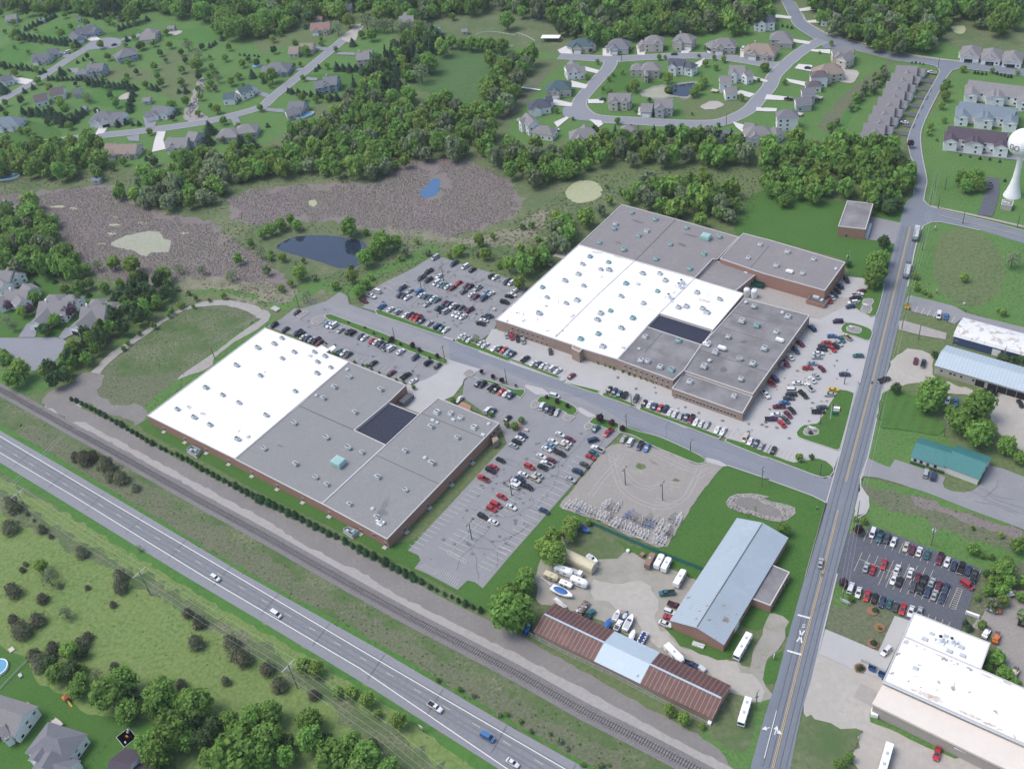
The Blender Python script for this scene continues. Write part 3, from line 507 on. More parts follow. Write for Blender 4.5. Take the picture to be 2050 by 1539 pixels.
def stalls(t, x1, y1, x2, y2, n, dx, dy, base=False):
    out = []
    for i in range(n + 1):
        x = x1 + (x2 - x1) * i / n; y = y1 + (y2 - y1) * i / n; out.append((G(t, x - dx / 2, y - dy / 2), G(t, x + dx / 2, y + dy / 2)))
    if base: out.append((G(t, x1, y1), G(t, x2, y2)))
    return out
seg = []
for a in (('12', 1540, 1345, 2030, 880, 13, 170, 80, True), ('22', 40, 870, 400, 470, 12, 150, 70, True), ('12', 1262, 1305, 1805, 810, 16, 80, 36), ('22', 15, 1268, 580, 608, 17, 110, 50), ('12', 1815, 1470, 2010, 1290, 6, 100, 46), ('22', -60, 1345, 0, 1290, 2, 90, 40)): seg += stalls(*a)
for i in range(11):                                            # hatched areas
    x = 1520 + i * 14; y = 1340 + i * 7.5; seg.append((G('12', x, y), G('12', x + 8, y + 28)))
seg += [(G('12', 1510, 1340), G('12', 1655, 1422)), (G('12', 1530, 1332), G('12', 1678, 1412)), (G('12', 1510, 1340), G('12', 1530, 1332)), (G('12', 1655, 1422), G('12', 1678, 1412))]
for i in range(20):
    x = 1285 + i * 15.5; y = 1462 + i * 8.4; seg.append((G('12', x, y), G('12', x + (42 if i > 7 else 70), y - (62 if i > 7 else 20 - 0 * i))))
lines('parking_lines', 'line_thin', seg, .16)
seg = []
for a in (('11', 1150, 770, 1500, 900, 9, 50, -38), ('11', 1250, 850, 1720, 1020, 13, 48, -36), ('11', 1440, 700, 1900, 870, 12, 52, -40), ('11', 1440, 900, 1760, 1020, 9, 52, -40), ('11', 1000, 930, 1480, 1110, 13, 50, -36), ('11', 1640, 615, 2040, 740, 11, 50, -36), ('11', 930, 900, 1080, 740, 5, 70, 32),
          ('11', 560, 1050, 1440, 1390, 26, 50, -36), ('11', 330, 1130, 1250, 1510, 28, 50, -36), ('12', 1740, 5, 2040, 120, 9, 40, -36), ('12', 1820, 225, 2040, 300, 6, 45, -38)): seg += stalls(*a)
lines('parking_lines', 'line_thin', seg, .15)
seg = []
for a in (('11', 1640, 1155, 2050, 1310, 12, 40, -42), ('21', 0, 1290, 480, 1450, 13, 45, -46), ('22', 760, 55, 1030, 150, 8, 34, -52), ('22', 1030, 160, 1800, 425, 24, 32, -54), ('22', 1820, 435, 2050, 520, 7, 34, -62), ('32', 0, 520, 200, 590, 6, 36, -64), ('32', 110, 60, 420, 50, 4, 4, 2),
          ('31', 120, 800, 340, 880, 7, 12, -66), ('31', 420, 1080, 260, 1250, 3, 60, 40), ('31', 240, 1180, 20, 1500, 8, 56, 48), ('31', 590, 1180, 300, 1500, 10, 60, 40), ('31', 500, 1210, 200, 1538, 10, -70, 4), ('31', 780, 780, 650, 950, 5, -70, -8), ('31', 470, 900, 620, 720, 6, 60, 50),
          ('32', 240, 60, 60, 320, 8, 60, 48), ('32', 540, 60, 400, 250, 6, -80, -10)): seg += stalls(*a)
lines('parking_lines', 'ypale', seg, .15)
seg = []
for a in (('32', 800, 1215, 1690, 1530, 16, 34, -82), ('32', 740, 1420, 1300, 1560, 9, 66, -150), ('33', 630, 110, 1450, 420, 15, 30, -76), ('33', 930, 20, 1440, 190, 9, 60, -140), ('32', 750, 1400, 1030, 1510, 1, 0, 0, True)): seg += stalls(*a)
for i in range(11): seg.append((G('33', 1525 - i * 5.2, 112 + i * 16), G('33', 1562 - i * 5.2, 125 + i * 16)))
seg += [(G('33', 1525, 110), G('33', 1458, 265)), (G('33', 1564, 125), G('33', 1507, 285))]
lines('parking_lines', 'ypale', seg, .16)
lines('parking_lines', 'line', stalls('31', 1200, 950, 1490, 1030, 6, 26, -50), .16)
print('ground layers top', ZL[0])
M['lawn_stripe'] = node_mat('striped_lawn', ((.050, .130, .026), (.04, .11, .022), (.085, .15, .04)), (.05, .8), .95, .3, stripe=(4.4, (.83, -.56, 0), (.066, .155, .032), .5))
mb = MB(); mb.poly(ragged(pts('32: 945,80 1100,90 1240,140 1290,260 1420,330 1380,420 1180,390 1000,370 890,330'), .3), 0, ZL[0] + .003); tag(build(mb, 'striped_lawn', M['lawn_stripe']), kind='structure')
def cracks(name, areas, w=.085):
    mb = MB()
    for s, n, ln in areas:
        P = pts(s); xs = [q.x for q in P]; ys = [q.y for q in P]; k = 0
        while k < n:
            q = Vector((R.uniform(min(xs), max(xs)), R.uniform(min(ys), max(ys)), 0)); a = R.choice((AXD, AXD + math.pi / 2)) + R.uniform(-.15, .15); L_ = [q]
            for j in range(int(ln * R.uniform(.4, 1.2) / 2)):
                a += R.uniform(-.35, .35); q = q + Vector((math.cos(a), math.sin(a), 0)) * 2
                if not INS(P, (q.x, q.y)): break
                L_.append(q)
            if len(L_) > 3 and INS(P, (L_[0].x, L_[0].y)): ribbon(mb, L_, w, .409)
            k += 1
    tag(build(mb, name, M['tar']), kind='structure')
M['tar'] = flat('crack_seal', (.10, .10, .115), .9); AXD = math.radians(-40.6)
def INS(P, q):
    c = False
    for i in range(len(P)):
        a, b = P[i], P[i - 1]
        if (a.y > q[1]) != (b.y > q[1]) and q[0] < (b.x - a.x) * (q[1] - a.y) / (b.y - a.y) + a.x: c = not c
    return c
cracks('crack_seal', [('F: 1020,890 1180,850 1240,850 1205,900 1015,1117 960,1170 850,1130', 60, 40), ('11: 1430,515 2050,720 1900,1100 1500,1150 950,950 1000,750', 40, 40), ('F: 700,640 1126,766 1441,880 1650,965 1640,975 1400,925 1030,790 750,700', 60, 30), ('F: 1502,1537 1613,1149 1682,907 1745,664 1800,450 1840,460 1778,735 1705,1039 1639,1296 1581,1539', 60, 40), ('11: 340,1050 560,900 1500,1380 1250,1530', 40, 30), ('32: 1000,650 2050,800 2050,1150 1000,780', 30, 40)])
mb = MB()
for s, n in (('F: 1020,890 1200,850 1015,1110 850,1130', 90), ('11: 1430,540 2000,740 1850,1050 1500,1150 950,950 1000,780', 90), ('F: 1150,720 1480,830 1640,700 1700,640 1660,900 1440,860', 110), ('11: 340,1050 560,900 1500,1380 1250,1530', 60)):
    P = pts(s); xs = [q.x for q in P]; ys = [q.y for q in P]
    for k in range(n * 2):
        q = (R.uniform(min(xs), max(xs)), R.uniform(min(ys), max(ys)))
        if INS(P, q): r_ = R.uniform(.3, .9); mb.poly([(q[0] + r_ * R.uniform(.6, 1.2) * math.cos(t_), q[1] + r_ * R.uniform(.6, 1.2) * math.sin(t_), 0) for t_ in [j * .785 for j in range(8)]], 0, .4095)
tag(build(mb, 'oil_spots', M['bed_dark'] if 'bed_dark' in M else M.setdefault('bed_dark', flat('oil_stain', (.15, .148, .155), .8))), None, None, None, 'stuff')
for s in ('32: 1000,60 1080,50', ): pass
# ------------------------------------------------------------------ factory blocks
AX = math.radians(-40.6)
def area(P): return sum(P[i].x * P[(i + 1) % len(P)].y - P[(i + 1) % len(P)].x * P[i].y for i in range(len(P)))
def ccw(P): return P if area(P) > 0 else P[::-1]
def unit_mesh(name, m, kind):
    mb = MB()
    if kind == 'fan':
        mb.box((0, 0, .15), (2.3, 1.7, .3), mi=0); mb.box((0, 0, .85), (2.2, 1.6, 1.1), mi=0); mb.box((-1.35, 0, .75), (.6, 1.3, .7), mi=0)
        for x in (-.3, .6): mb.tube((x, .0, 1.4), (x, 0, 1.5), .38, n=10, mi=1)
    elif kind == 'hood':
        mb.box((0, 0, .25), (2.6, 2.2, .5), mi=0); mb.box((0, 0, .95), (2.4, 1.8, .9), mi=0, taper=.86); mb.box((0, -1.15, .8), (1.6, .5, .5), mi=0); mb.box((0, .0, 1.45), (1.4, .5, .15), mi=1)
    elif kind == 'long':
        mb.box((0, 0, .2), (3.4, 1.4, .4), mi=1); mb.box((0, 0, .95), (3.5, 1.7, 1.1), mi=0, taper=.93); mb.box((1.9, 0, .8), (.4, 1.1, .6), mi=0)
    elif kind == 'big':
        mb.box((0, 0, .3), (4.6, 3.8, .6), mi=0); mb.box((0, 0, 1.5), (4.9, 4.1, 1.8), mi=0); mb.box((.0, .0, 2.5), (4.4, 3.4, .3), mi=0)
        for x in (-1.2, 0, 1.2): mb.box((x, 0, 2.72), (.35, 3.0, .12), mi=0)
    elif kind == 'dome':
        mb.lathe([(.95, 0), (.95, .3), (.8, .55), (.5, .8), (.01, .9)], n=14, mi=0)
    elif kind == 'tower':
        mb.box((0, 0, .3), (3.2, 2.6, .5), mi=0); mb.tube((0, 0, .5), (0, 0, 2.6), 1.25, .9, 12, 0); mb.tube((0, 0, 2.6), (0, 0, 2.75), .6, n=12, mi=1)
        mb.tube((1.4, .8, .5), (1.4, .8, 2.2), .3, n=8, mi=0); mb.box((-1.6, -.6, 1.0), (1.1, 1.0, 1.0), mi=0); mb.tube((1.4, .8, 2.0), (-.2, .8, 2.0), .22, n=8, mi=0)
    elif kind == 'hatch':
        mb.box((0, 0, .25), (1.9, 1.3, .5), mi=0, taper=.9); mb.box((0, 0, .53), (1.5, 1.0, .06), mi=0)
    return mb.mesh(name, [m, M['black']])
UM = {k: unit_mesh('rooftop_unit', M[m], kd) for k, (m, kd) in {'f': ('unit', 'fan'), 't': ('unit_teal', 'hood'), 'w': ('steel_light', 'hood'), 'l': ('white', 'long'), 'B': ('unit_green', 'big'), 'd': ('steel_light', 'dome'), 'T': ('white', 'tower'), 'h': ('steel_light', 'hatch')}.items()}
UNAME = {'f': 'rooftop_unit', 't': 'rooftop_unit', 'w': 'rooftop_unit', 'l': 'air_handler', 'B': 'air_handler', 'd': 'roof_vent', 'T': 'exhaust_stack', 'h': 'roof_hatch'}
def units(parent, z, s, rz=AX):
    t = 'F'
    for tok in s.split():
        if tok.endswith(':'): t = tok[:-1]; continue
        c = tok[0]; x, y = tok[1:].split(','); p = G(t, float(x), float(y), z + .6)
        o = obj(UNAME[c], UM[c], parent, (p.x - parent.location.x, p.y - parent.location.y, z + .02), rz + R.choice((0, 0, math.pi)) + R.uniform(-.03, .03))
        k = R.uniform(.85, 1.1); o.scale = (k, k, k)
def bldg(name, label, cat, z0, outline, secs, wall, trim='trim', wallbase=None, ph=.28, group=None):
    """outline: survey points at the eaves plane z0; secs: (points, roof height, material)"""
    O = ccw(pts(outline, z0)); c = sum(O, Vector((0, 0, 0))) / len(O); c.z = 0
    root = empty(name, c, 0, label, cat, group)
    mw = MB(); mt = MB()
    loc = lambda P: [Vector((p.x - c.x, p.y - c.y, 0)) for p in P]
    for k, (s, z, m) in enumerate(secs):
        P = loc(ccw(pts(s, z0)))
        for i in range(len(P)):
            a, b = P[i], P[(i + 1) % len(P)]
            mw.face([(a.x, a.y, -.1), (b.x, b.y, -.1), (b.x, b.y, z), (a.x, a.y, z)])
        mb = MB(); mb.poly(P, 0, z + .01 + .002 * k); build(mb, 'roof', M[m], root)
        Q = inset(P, .34)
        for i in range(len(P)):
            a, b, e, f = P[i], P[(i + 1) % len(P)], Q[(i + 1) % len(P)], Q[i]; zt = z + ph + .003 * k
            mt.face([(a.x, a.y, zt), (b.x, b.y, zt), (e.x, e.y, zt), (f.x, f.y, zt)]); mt.face([(f.x, f.y, zt), (e.x, e.y, zt), (e.x, e.y, z), (f.x, f.y, z)]); 
            o1, o2 = a + (a - f) * .2, b + (b - e) * .2
            mt.face([(o1.x, o1.y, z - .12), (o2.x, o2.y, z - .12), (o2.x, o2.y, zt), (o1.x, o1.y, zt)]); mt.face([(o1.x, o1.y, zt + .001), (o2.x, o2.y, zt + .001), (b.x, b.y, zt + .001), (a.x, a.y, zt + .001)])
    build(mw, 'wall', M[wall], root); build(mt, 'coping', M[trim], root)
    root['_o'] = 0; del root['_o']
    return root, O
def opening_mesh(name, w, h, m, fm=None):
    mb = MB(); mb.box((0, 0, 0), (w, .10, h), mi=0)
    if fm:
        mb.box((0, 0, h / 2 + .06), (w + .3, .16, .12), mi=1); mb.box((0, 0, -h / 2 - .06), (w + .3, .22, .12), mi=1)
    return mb.mesh(name, [M[m]] + ([M[fm]] if fm else []))
WINM = opening_mesh('window', 1.1, 1.5, 'glass', 'trim'); DOORM = opening_mesh('door', 1.1, 2.2, 'steel', 'trim')
def on_wall(root, name, me, A, B, f, z, out=.03):
    d = (B - A).normalized(); p = A.lerp(B, f); n = Vector((d.y, -d.x, 0))     # outward for ccw outlines
    return obj(name, me, root, (p.x + n.x * out - root.location.x, p.y + n.y * out - root.location.y, z), math.atan2(d.y, d.x))
def near_wall(root, name, me, O, t, x, y, z, out=.03, stoop=False):
    p = G(t, x, y, z); best = None
    for i in range(len(O)):
        a, b = O[i], O[(i + 1) % len(O)]; d = b - a; d.z = 0; f = max(0, min(1, (p - a).xy.dot(d.xy) / d.xy.length_squared)); q = a + d * f; k = (q - p).xy.length
        if best is None or k < best[0]: best = (k, a, b, f)
    _, a, b, f = best; o = on_wall(root, name, me, a, b, f, z, out)
    if stoop: on_wall(root, 'stoop', STOOP, a, b, f, .2, .8)
    return o
mb = MB(); mb.box((0, 0, .1), (1.9, 1.6, .2)); STOOP = mb.mesh('stoop', [M['kerb']])

# front block
B1, O1 = bldg('factory', 'long low red brick factory with half white half grey roof beside the railway', 'factory', 5.2,
    'F: 294.8,832.2 530.3,656.5 634,696 644,691 661,701 699,724.5 813,771 779,804 839.8,828.4 877.8,796.7 999.6,847.4 775,1079.6 644.5,1008.5 470,919',
    [('F: 294.8,832.2 530.3,656.5 634,696 644,691 661,701 653,706 699,724.5 470,919', 5.25, 'roof_white'), ('F: 470,919 699,724.5 813,771 779,804 710,861 772.5,890.5 644.5,1008.5', 5.1, 'roof_gray'),
     ('F: 644.5,1008.5 772.5,890.5 839.8,828.4 877.8,796.7 999.6,847.4 775,1079.6', 5.2, 'roof_gray'), ('F: 779,804 839.8,828.4 772.5,890.5 710,861', 4.3, 'roof_dark')], 'brick')
units(B1, 5.2, '11: f215,1170 f155,1215 f22,1245 f312,1280 f218,1330 f470,1278 f555,1312 f497,1357 f600,1400 f493,1447 f45,1465 f745,1473 d730,1412 01: f1865,1383 02: f1625,42 f1757,100 f1885,160 f1400,212 f1532,275 f1657,335 f1873,447 d1958,425 '
      '12: f320,70 f88,258 f630,38 f542,125 f993,58 f790,237 f310,320 f562,435 f735,515 f847,553 f70,522 f322,645 f478,747 f570,805 w1437,237 w1545,245 w1625,280 h1403,295 h1437,312 f1392,350 w1730,357 f1600,437 f1188,543 f1398,638 f973,748 f1186,847 f748,962 f963,1062 T990,1105 B663,640 d1343,590 d930,992 d485,98 d1848,322 h1800,410 h1565,290 11: h437,1305')
for t, x, y in (('02', 1290, 378), ('02', 1455, 462), ('02', 1623, 547), ('02', 1798, 637), ('02', 1978, 733), ('12', 165, 838), ('12', 372, 938), ('12', 583, 1048), ('12', 837, 1178), ('12', 1035, 1278), ('12', 1188, 1165), ('12', 1370, 975), ('12', 1548, 795), ('12', 1717, 625)):
    near_wall(B1, 'door', DOORM, O1, t, x, y, 1.3, .04, True)
for t, x, y in (('12', 1890, 400), ('12', 1858, 425), ('12', 1918, 370), ('12', 960, 1190)): near_wall(B1, 'window', WINM, O1, t, x, y, 3.2)
def seams(root, z, s, m='trim_dark', w=.28, name='roof_joint'):
    for seg in s.split(';'):
        mb = MB(); P = pts(seg.strip(), z); P = [p - root.location for p in P]; ribbon(mb, P, w, z + .06)
        for a, b in zip(P, P[1:]): mb.box((*((a + b) / 2).xy, z + .03), ((b - a).length, w, .05), math.atan2((b - a).y, (b - a).x))
        build(mb, name, M[m], root)
seams(B1, 5.21, '12: 350,185 790,380;12: 965,578 1450,800;12: 1320,245 1800,440')
seams(B1, 5.2, '12: 0,465 350,185 560,0', 'trim')
def local_prism(root, name, s, z, z1, m, zp=None):
    P = [p - root.location for p in ccw(pts(s, zp or z1))]; mb = MB(); mb.prism(P, z, z1); return build(mb, name, M[m], root)
o = local_prism(B1, 'entrance_canopy', '12: 1600,185 1635,152 1708,185 1700,225', 0, 4.2, 'brick'); 
local_prism(B1, 'porch', '12: 1870,440 1910,425 1925,450 1880,480', 0, 3.4, 'brick_tan'); local_prism(B1, 'entrance_canopy', '11: 570,1255 625,1225 640,1245 600,1280', 3.0, 3.3, 'white')
def gear(s, label, m, h):
    P = ccw(pts(s)); c = sum(P, Vector()) / len(P); root = empty('switchgear_enclosure', (c.x, c.y, .1), 0, label, 'equipment pad', 'electrical pads behind the front factory')
    L = [p - c for p in P]; mb = MB(); mb.prism(L, 0, .2); build(mb, 'pad', M['kerb'], root); Q = inset(L, .3); q = inset(L, .5)
    mb = MB()
    for i in range(len(Q)):
        a, b = Q[i], Q[(i + 1) % len(Q)]; mb.box((*((a + b) / 2).xy, h / 2 + .2), ((b - a).length, .15, h), math.atan2((b - a).y, (b - a).x))
    build(mb, 'enclosure_wall', M[m], root)
    for k, (dx, dy) in enumerate(((-1.2, .3), (1.1, -.4))):
        mb = MB(); mb.box((dx, dy, 1.0), (1.6, 1.4, 1.5), AX); mb.box((dx, dy, 1.85), (1.2, 1.0, .3), AX); build(mb, 'transformer', M['unit_teal' if k else 'unit'], root)
gear('02: 1475,555 1520,515 1600,550 1555,605', 'grey electrical enclosure near the middle of the long brick wall under the white roof', 'unit', 1.6)
gear('12: 695,1185 745,1160 835,1195 775,1240', 'grey fenced electrical pad near the bottom corner of the front brick factory', 'unit', 1.8)
mb = MB(); c = G('12', 1195, 165)
root = empty('compactor', (c.x, c.y, .42), AX, 'dark steel waste compactor in the loading notch of the front factory', 'compactor')
mb.box((0, 0, 1.2), (3.0, 5.6, 2.4), mi=0); mb.box((0, 3.6, .8), (2.4, 1.8, 1.6), mi=0); build(mb, 'container', M['steel'], root)
mb = MB()
for i in range(6): mb.box((1.54, -2.3 + i * .9, 1.2), (.1, .15, 2.2))
build(mb, 'rib', M['steel_light'], root)

# rear works
B2, O2 = bldg('office_factory', 'huge tan brick works with white, grey and black flat roofs behind the central street', 'factory', 6.2,
    'F: 992,640 1245.3,409.9 1353.6,438.9 1476.6,475.1 1512,546 1455,600 1489,590 1621,630 1507,788 1487,822 1345,772 1347.2,761 1235.6,719.9 1166,698 1146.8,690.7',
    [('21: -110,1025 545,435 1460,700 1850,820 1605,1110 1185,978 1085,1080 850,1340 575,1257 550,1284 490,1250 500,1228 0,1060', 6.2, 'roof_white'),
     ('21: 545,435 888,118 1315,232 1810,375 1640,548 1600,552 1462,698', 6.15, 'roof_mauve'), ('21: 1462,698 1600,550 1640,548 1905,635 1942,655 1765,798', 4.9, 'roof_mauve'),
     ('21: 1185,978 1605,1110 1515,1222 1085,1080', 5.5, 'roof_dark'), ('21: 1085,1080 1515,1222 1378,1425 1290,1503 850,1340', 6.1, 'roof_gray2'),
     ('F: 1404.3,690 1489.3,595.6 1621,630 1507,788 1369,741', 5.7, 'roof_gray2'), ('F: 1369,741 1507,788 1487,822 1345,772', 4.6, 'roof_gray2')], 'brick_tan')
B3, O3 = bldg('warehouse_wing', 'raised red brick warehouse block with flat grey roof at the works corner by the lawn', 'warehouse', 7.4,
    '21: 1845,345 1660,545 31: 0,665 478,798 640,575 50,400', [('21: 1845,345 1660,545 31: 0,665 478,798 640,575 50,400', 7.4, 'roof_mauve')], 'brick')
units(B2, 6.2, '21: t967,180 t1152,232 t830,305 t1020,360 t712,415 t903,472 t1400,298 t1658,370 t1270,430 t1533,505 t1158,545 t1423,622 w837,270 w1083,325 B1550,380 t635,525 t781,570 f575,585 f722,628 f787,632 w543,665 f437,715 f587,757 t260,767 f297,848 f445,893 w533,870 f232,973 f1052,660 w1230,713 w1185,660 t920,737 t1168,797 '
      'f880,838 w1057,893 w1480,808 f1657,862 w1333,925 w1395,918 w1523,935 w1557,967 t797,952 w720,972 f695,1025 t973,1010 f883,1090 t702,1133 t561,1175 w735,1235 h897,1240 T1255,850 T1335,765 T1355,740 h1015,740 h287,910 w1070,1158 t1335,1190 h1022,1248 w1038,1345 w1090,1352 w1190,1397 t1277,1420 '
      'w1930,917 w1833,1033 t1952,1067 w1727,1157 w2013,1250 l1675,1250 w1625,1280 f1813,1330 w1920,1370 w1535,1390 w1828,1490 d1580,1340 T1560,1215 d1868,880')
units(B2, 5.7, '31: w188,1000 w95,1122 l120,1187 d145,962'); units(B2, 4.6, '21: w1423,1515 22: w1772,107 21: h1865,650')
units(B3, 7.4, '21: w1978,432 w1885,537 31: w183,490 w390,548 w95,597 l200,647 w303,657 d568,617')
seams(B2, 6.21, '21: -2,920 470,1075 945,1240;21: 268,683 700,820 1190,970', 'trim', .25)
seams(B2, 6.22, '21: 360,1165 705,822 990,560 1315,232;21: 1190,968 1465,697 1810,375')
seams(B2, 6.12, '21: 1068,1283 1200,1132'); seams(B2, 5.72, '21: 1740,960 2050,1045;21: 1680,1085 2050,1200;21: 1500,1265 2040,1440', 'trim_dark', .2); seams(B3, 7.42, '21: 1900,620 2050,440')
SM = opening_mesh('window', .9, 1.15, 'glass', 'trim')
for i in range(13):
    for z in (1.4, 4.2): near_wall(B2, 'window', SM, O2, '21', 20 + i * 39.3, 1083 + i * 14.2 - (z - 1.4) * 9 + 38, z)
for i in range(4):
    for z in (1.4, 4.2): near_wall(B2, 'window', SM, O2, '21', 590 + i * 41, 1312 + i * 15 - (z - 1.4) * 9, z)
for i in range(9):
    for z in (1.4, 4.2): near_wall(B2, 'window', SM, O2, '21', 905 + i * 43, 1425 + i * 15 - (z - 1.4) * 9, z)
for i in range(20): near_wall(B2, 'window', SM, O2, '22', 1310 + i * 27, 70 + i * 9.6, 2.0)
for i in range(7): near_wall(B2, 'window', SM, O2, '31', 60 + i * 32, 1405 - i * 48, 3.0)
local_prism(B2, 'entrance_tower', '21: 487,1255 550,1285 578,1255 510,1228', 0, 6.3, 'brick_tan', 6.2)
local_prism(B2, 'entrance_canopy', '31: 88,1370 110,1335 160,1360 140,1395', 2.6, 3.0, 'steel', 3)
near_wall(B2, 'door', DOORM, O2, '21', 415, 1262, 1.3); near_wall(B2, 'door', DOORM, O2, '22', 1240, 45, 1.3)
c = G('31', 420, 895); root = empty('loading_enclosure', (c.x, c.y, .42), AX, 'red brick enclosure with equipment beside the works corner', 'enclosure')
mb = MB(); mb.box((0, 0, 1), (9, 6, 2)); build(mb, 'wall', M['brick'], root); mb = MB(); mb.box((0, 0, 2.02), (8.4, 5.4, .05)); build(mb, 'roof', M['steel'], root)
mb = MB(); mb.box((-1, .5, 2.6), (3, 2, 1.0)); mb.box((2, -.5, 2.4), (1.4, 1.6, .8)); build(mb, 'machinery', M['steel_light'], root)
def dumpster(t, x, y, rz, label, m='dk_green', sc=1.0, L=6.5):
    c = G(t, x, y); root = empty('dumpster', (c.x, c.y, .42), rz, label, 'dumpster'); root.scale = (sc, sc, sc); mb = MB(); P = [(-L / 2, .3), (-L / 2 - .5, 2.2), (L / 2 + .1, 2.2), (L / 2, .3)]
    for y_ in (-1.2, 1.2): mb.face([(p[0], y_, p[1]) for p in (P if y_ > 0 else P[::-1])])
    for i in (0, 2, 3): a, b = P[i], P[(i + 1) % 4]; mb.face([(a[0], 1.2, a[1]), (a[0], -1.2, a[1]), (b[0], -1.2, b[1]), (b[0], 1.2, b[1])][::-1])
    mb.face([(-L / 2 + .1, -1.1, .9), (L / 2 - .1, -1.1, .9), (L / 2 - .1, 1.1, .9), (-L / 2 + .1, 1.1, .9)], 1)
    for i in range(7): 
        for y_ in (-1.25, 1.25): mb.box((-L / 2 + .3 + i * (L - .5) / 6, y_, 1.25), (.14, .1, 1.8))
    build(mb, 'bin', [M[m], M['black']], root); mb = MB()
    for y_ in (-1.2, 1.2): mb.box((0, y_, 2.22), (L + .6, .16, .12))
    build(mb, 'rim', M[m], root)
dumpster('21', 1950, 765, AX, 'large dark green dumpster in the recess below the raised warehouse block')
for k, (t, x, y, rz, m, lab) in enumerate((('33', 850, 760, AX, 'blue_tarp', 'blue dumpster beside the round shrub in the sandy yard'), ('33', 927, 808, AX, 'blue_tarp', 'blue dumpster tight against the corner of the big white roofed warehouse'),
        ('33', 1380, 1335, AX, 'dk_green', 'dark green bin west of its twin behind the red car'), ('33', 1418, 1345, AX, 'dk_green', 'dark green bin nearer the awning behind the red car'), ('31', 1128, 940, AX, 'yellow', 'yellow bin beside a small dark shrub at the street verge'), ('21', 855, 1412, AX, 'blue_tarp', 'blue bin standing against the tan brick office wall'))):
    dumpster(t, x, y, rz, lab, m, .62, 3.0)
for x, y in ((1870, 842), (1930, 850)):
    c = G('21', x, y); root = empty('storage_tank', (c.x, c.y, .42), 0, 'upright white storage tank %s in the gap beside the white roof' % ('nearest the white roof corner' if x < 1900 else 'nearest the dumpster'), 'tank'); mb = MB(); mb.lathe([(1.5, 0), (1.5, 3.6), (1.1, 4.3), (.01, 4.5)], n=18); build(mb, 'shell', M['white'], root); mb = MB(); mb.tube((0, 0, 4.4), (0, 0, 4.8), .3); build(mb, 'hatch', M['steel_light'], root)

def stains(root, z, s, m='stain'):
    t = 'F'
    for tok in s.split():
        if tok.endswith(':'): t = tok[:-1]; continue
        x, y, a, b, an = map(float, tok.split(',')); P = []
        for j in range(26): th = j * 6.283 / 26; k = R.uniform(.7, 1.15); u, v = a * k * math.cos(th), b * k * math.sin(th); c_, s_ = math.cos(math.radians(an)), math.sin(math.radians(an)); P.append(G(t, x + u * c_ - v * s_, y + u * s_ + v * c_, z) - root.location)
        mb = MB(); mb.poly(P, 0, z + .035 + R.uniform(0, .012)); build(mb, 'stain', M[m], root)
stains(B1, 5.26, '02: 1492,195,26,14,30 1605,250,28,12,10 1888,385,16,6,-40 11: 80,1440,10,8,0'); stains(B1, 5.22, '12: 1030,960,26,70,28 1010,1030,44,26,10 710,65,22,10,20 200,500,22,8,20', 'roof_gray2')
stains(B2, 6.24, '21: 728,688,18,5,-35 1290,885,16,5,-35 1300,812,16,5,-35 690,495,50,6,8 860,530,40,6,12 500,995,26,9,-30 1015,738,12,6,0 240,845,3,14,0 386,885,3,22,0')
stains(B2, 6.21, '21: 1365,435,32,10,20 860,418,26,6,15 1010,250,50,7,18 1430,360,60,6,14', 'dirt_dark'); stains(B2, 6.23, '21: 1520,870,28,9,10 1565,882,26,12,5', 'rust_stain'); stains(B2, 5.76, '21: 1690,1420,30,20,0 1850,1200,26,12,0 1600,1160,22,10,0', 'dirt_dark')
P = [p - B2.location for p in ccw(pts('21: -108,1020 5,925 462,1082 372,1168 0,1058', 6.2))]; mb = MB(); mb.poly(P, 0, 6.235); build(mb, 'roof_patch', M['roof_spot'], B2)

# small brick block
B4, O4 = bldg('brick_shed', 'small square brick block with worn flat roof in the bright lawn', 'building', 6.0, '31: 655,88 860,112 800,315 583,290', [('31: 655,88 860,112 800,315 583,290', 6.0, 'roof_gray2')], 'brick')
local_prism(B4, 'lean_to', '31: 820,262 850,265 822,358 795,356', 0, 2.6, 'unit', 2.6)
near_wall(B4, 'door', DOORM, O4, '31', 800, 340, 1.3); near_wall(B4, 'door', DOORM, O4, '31', 650, 350, 1.3)

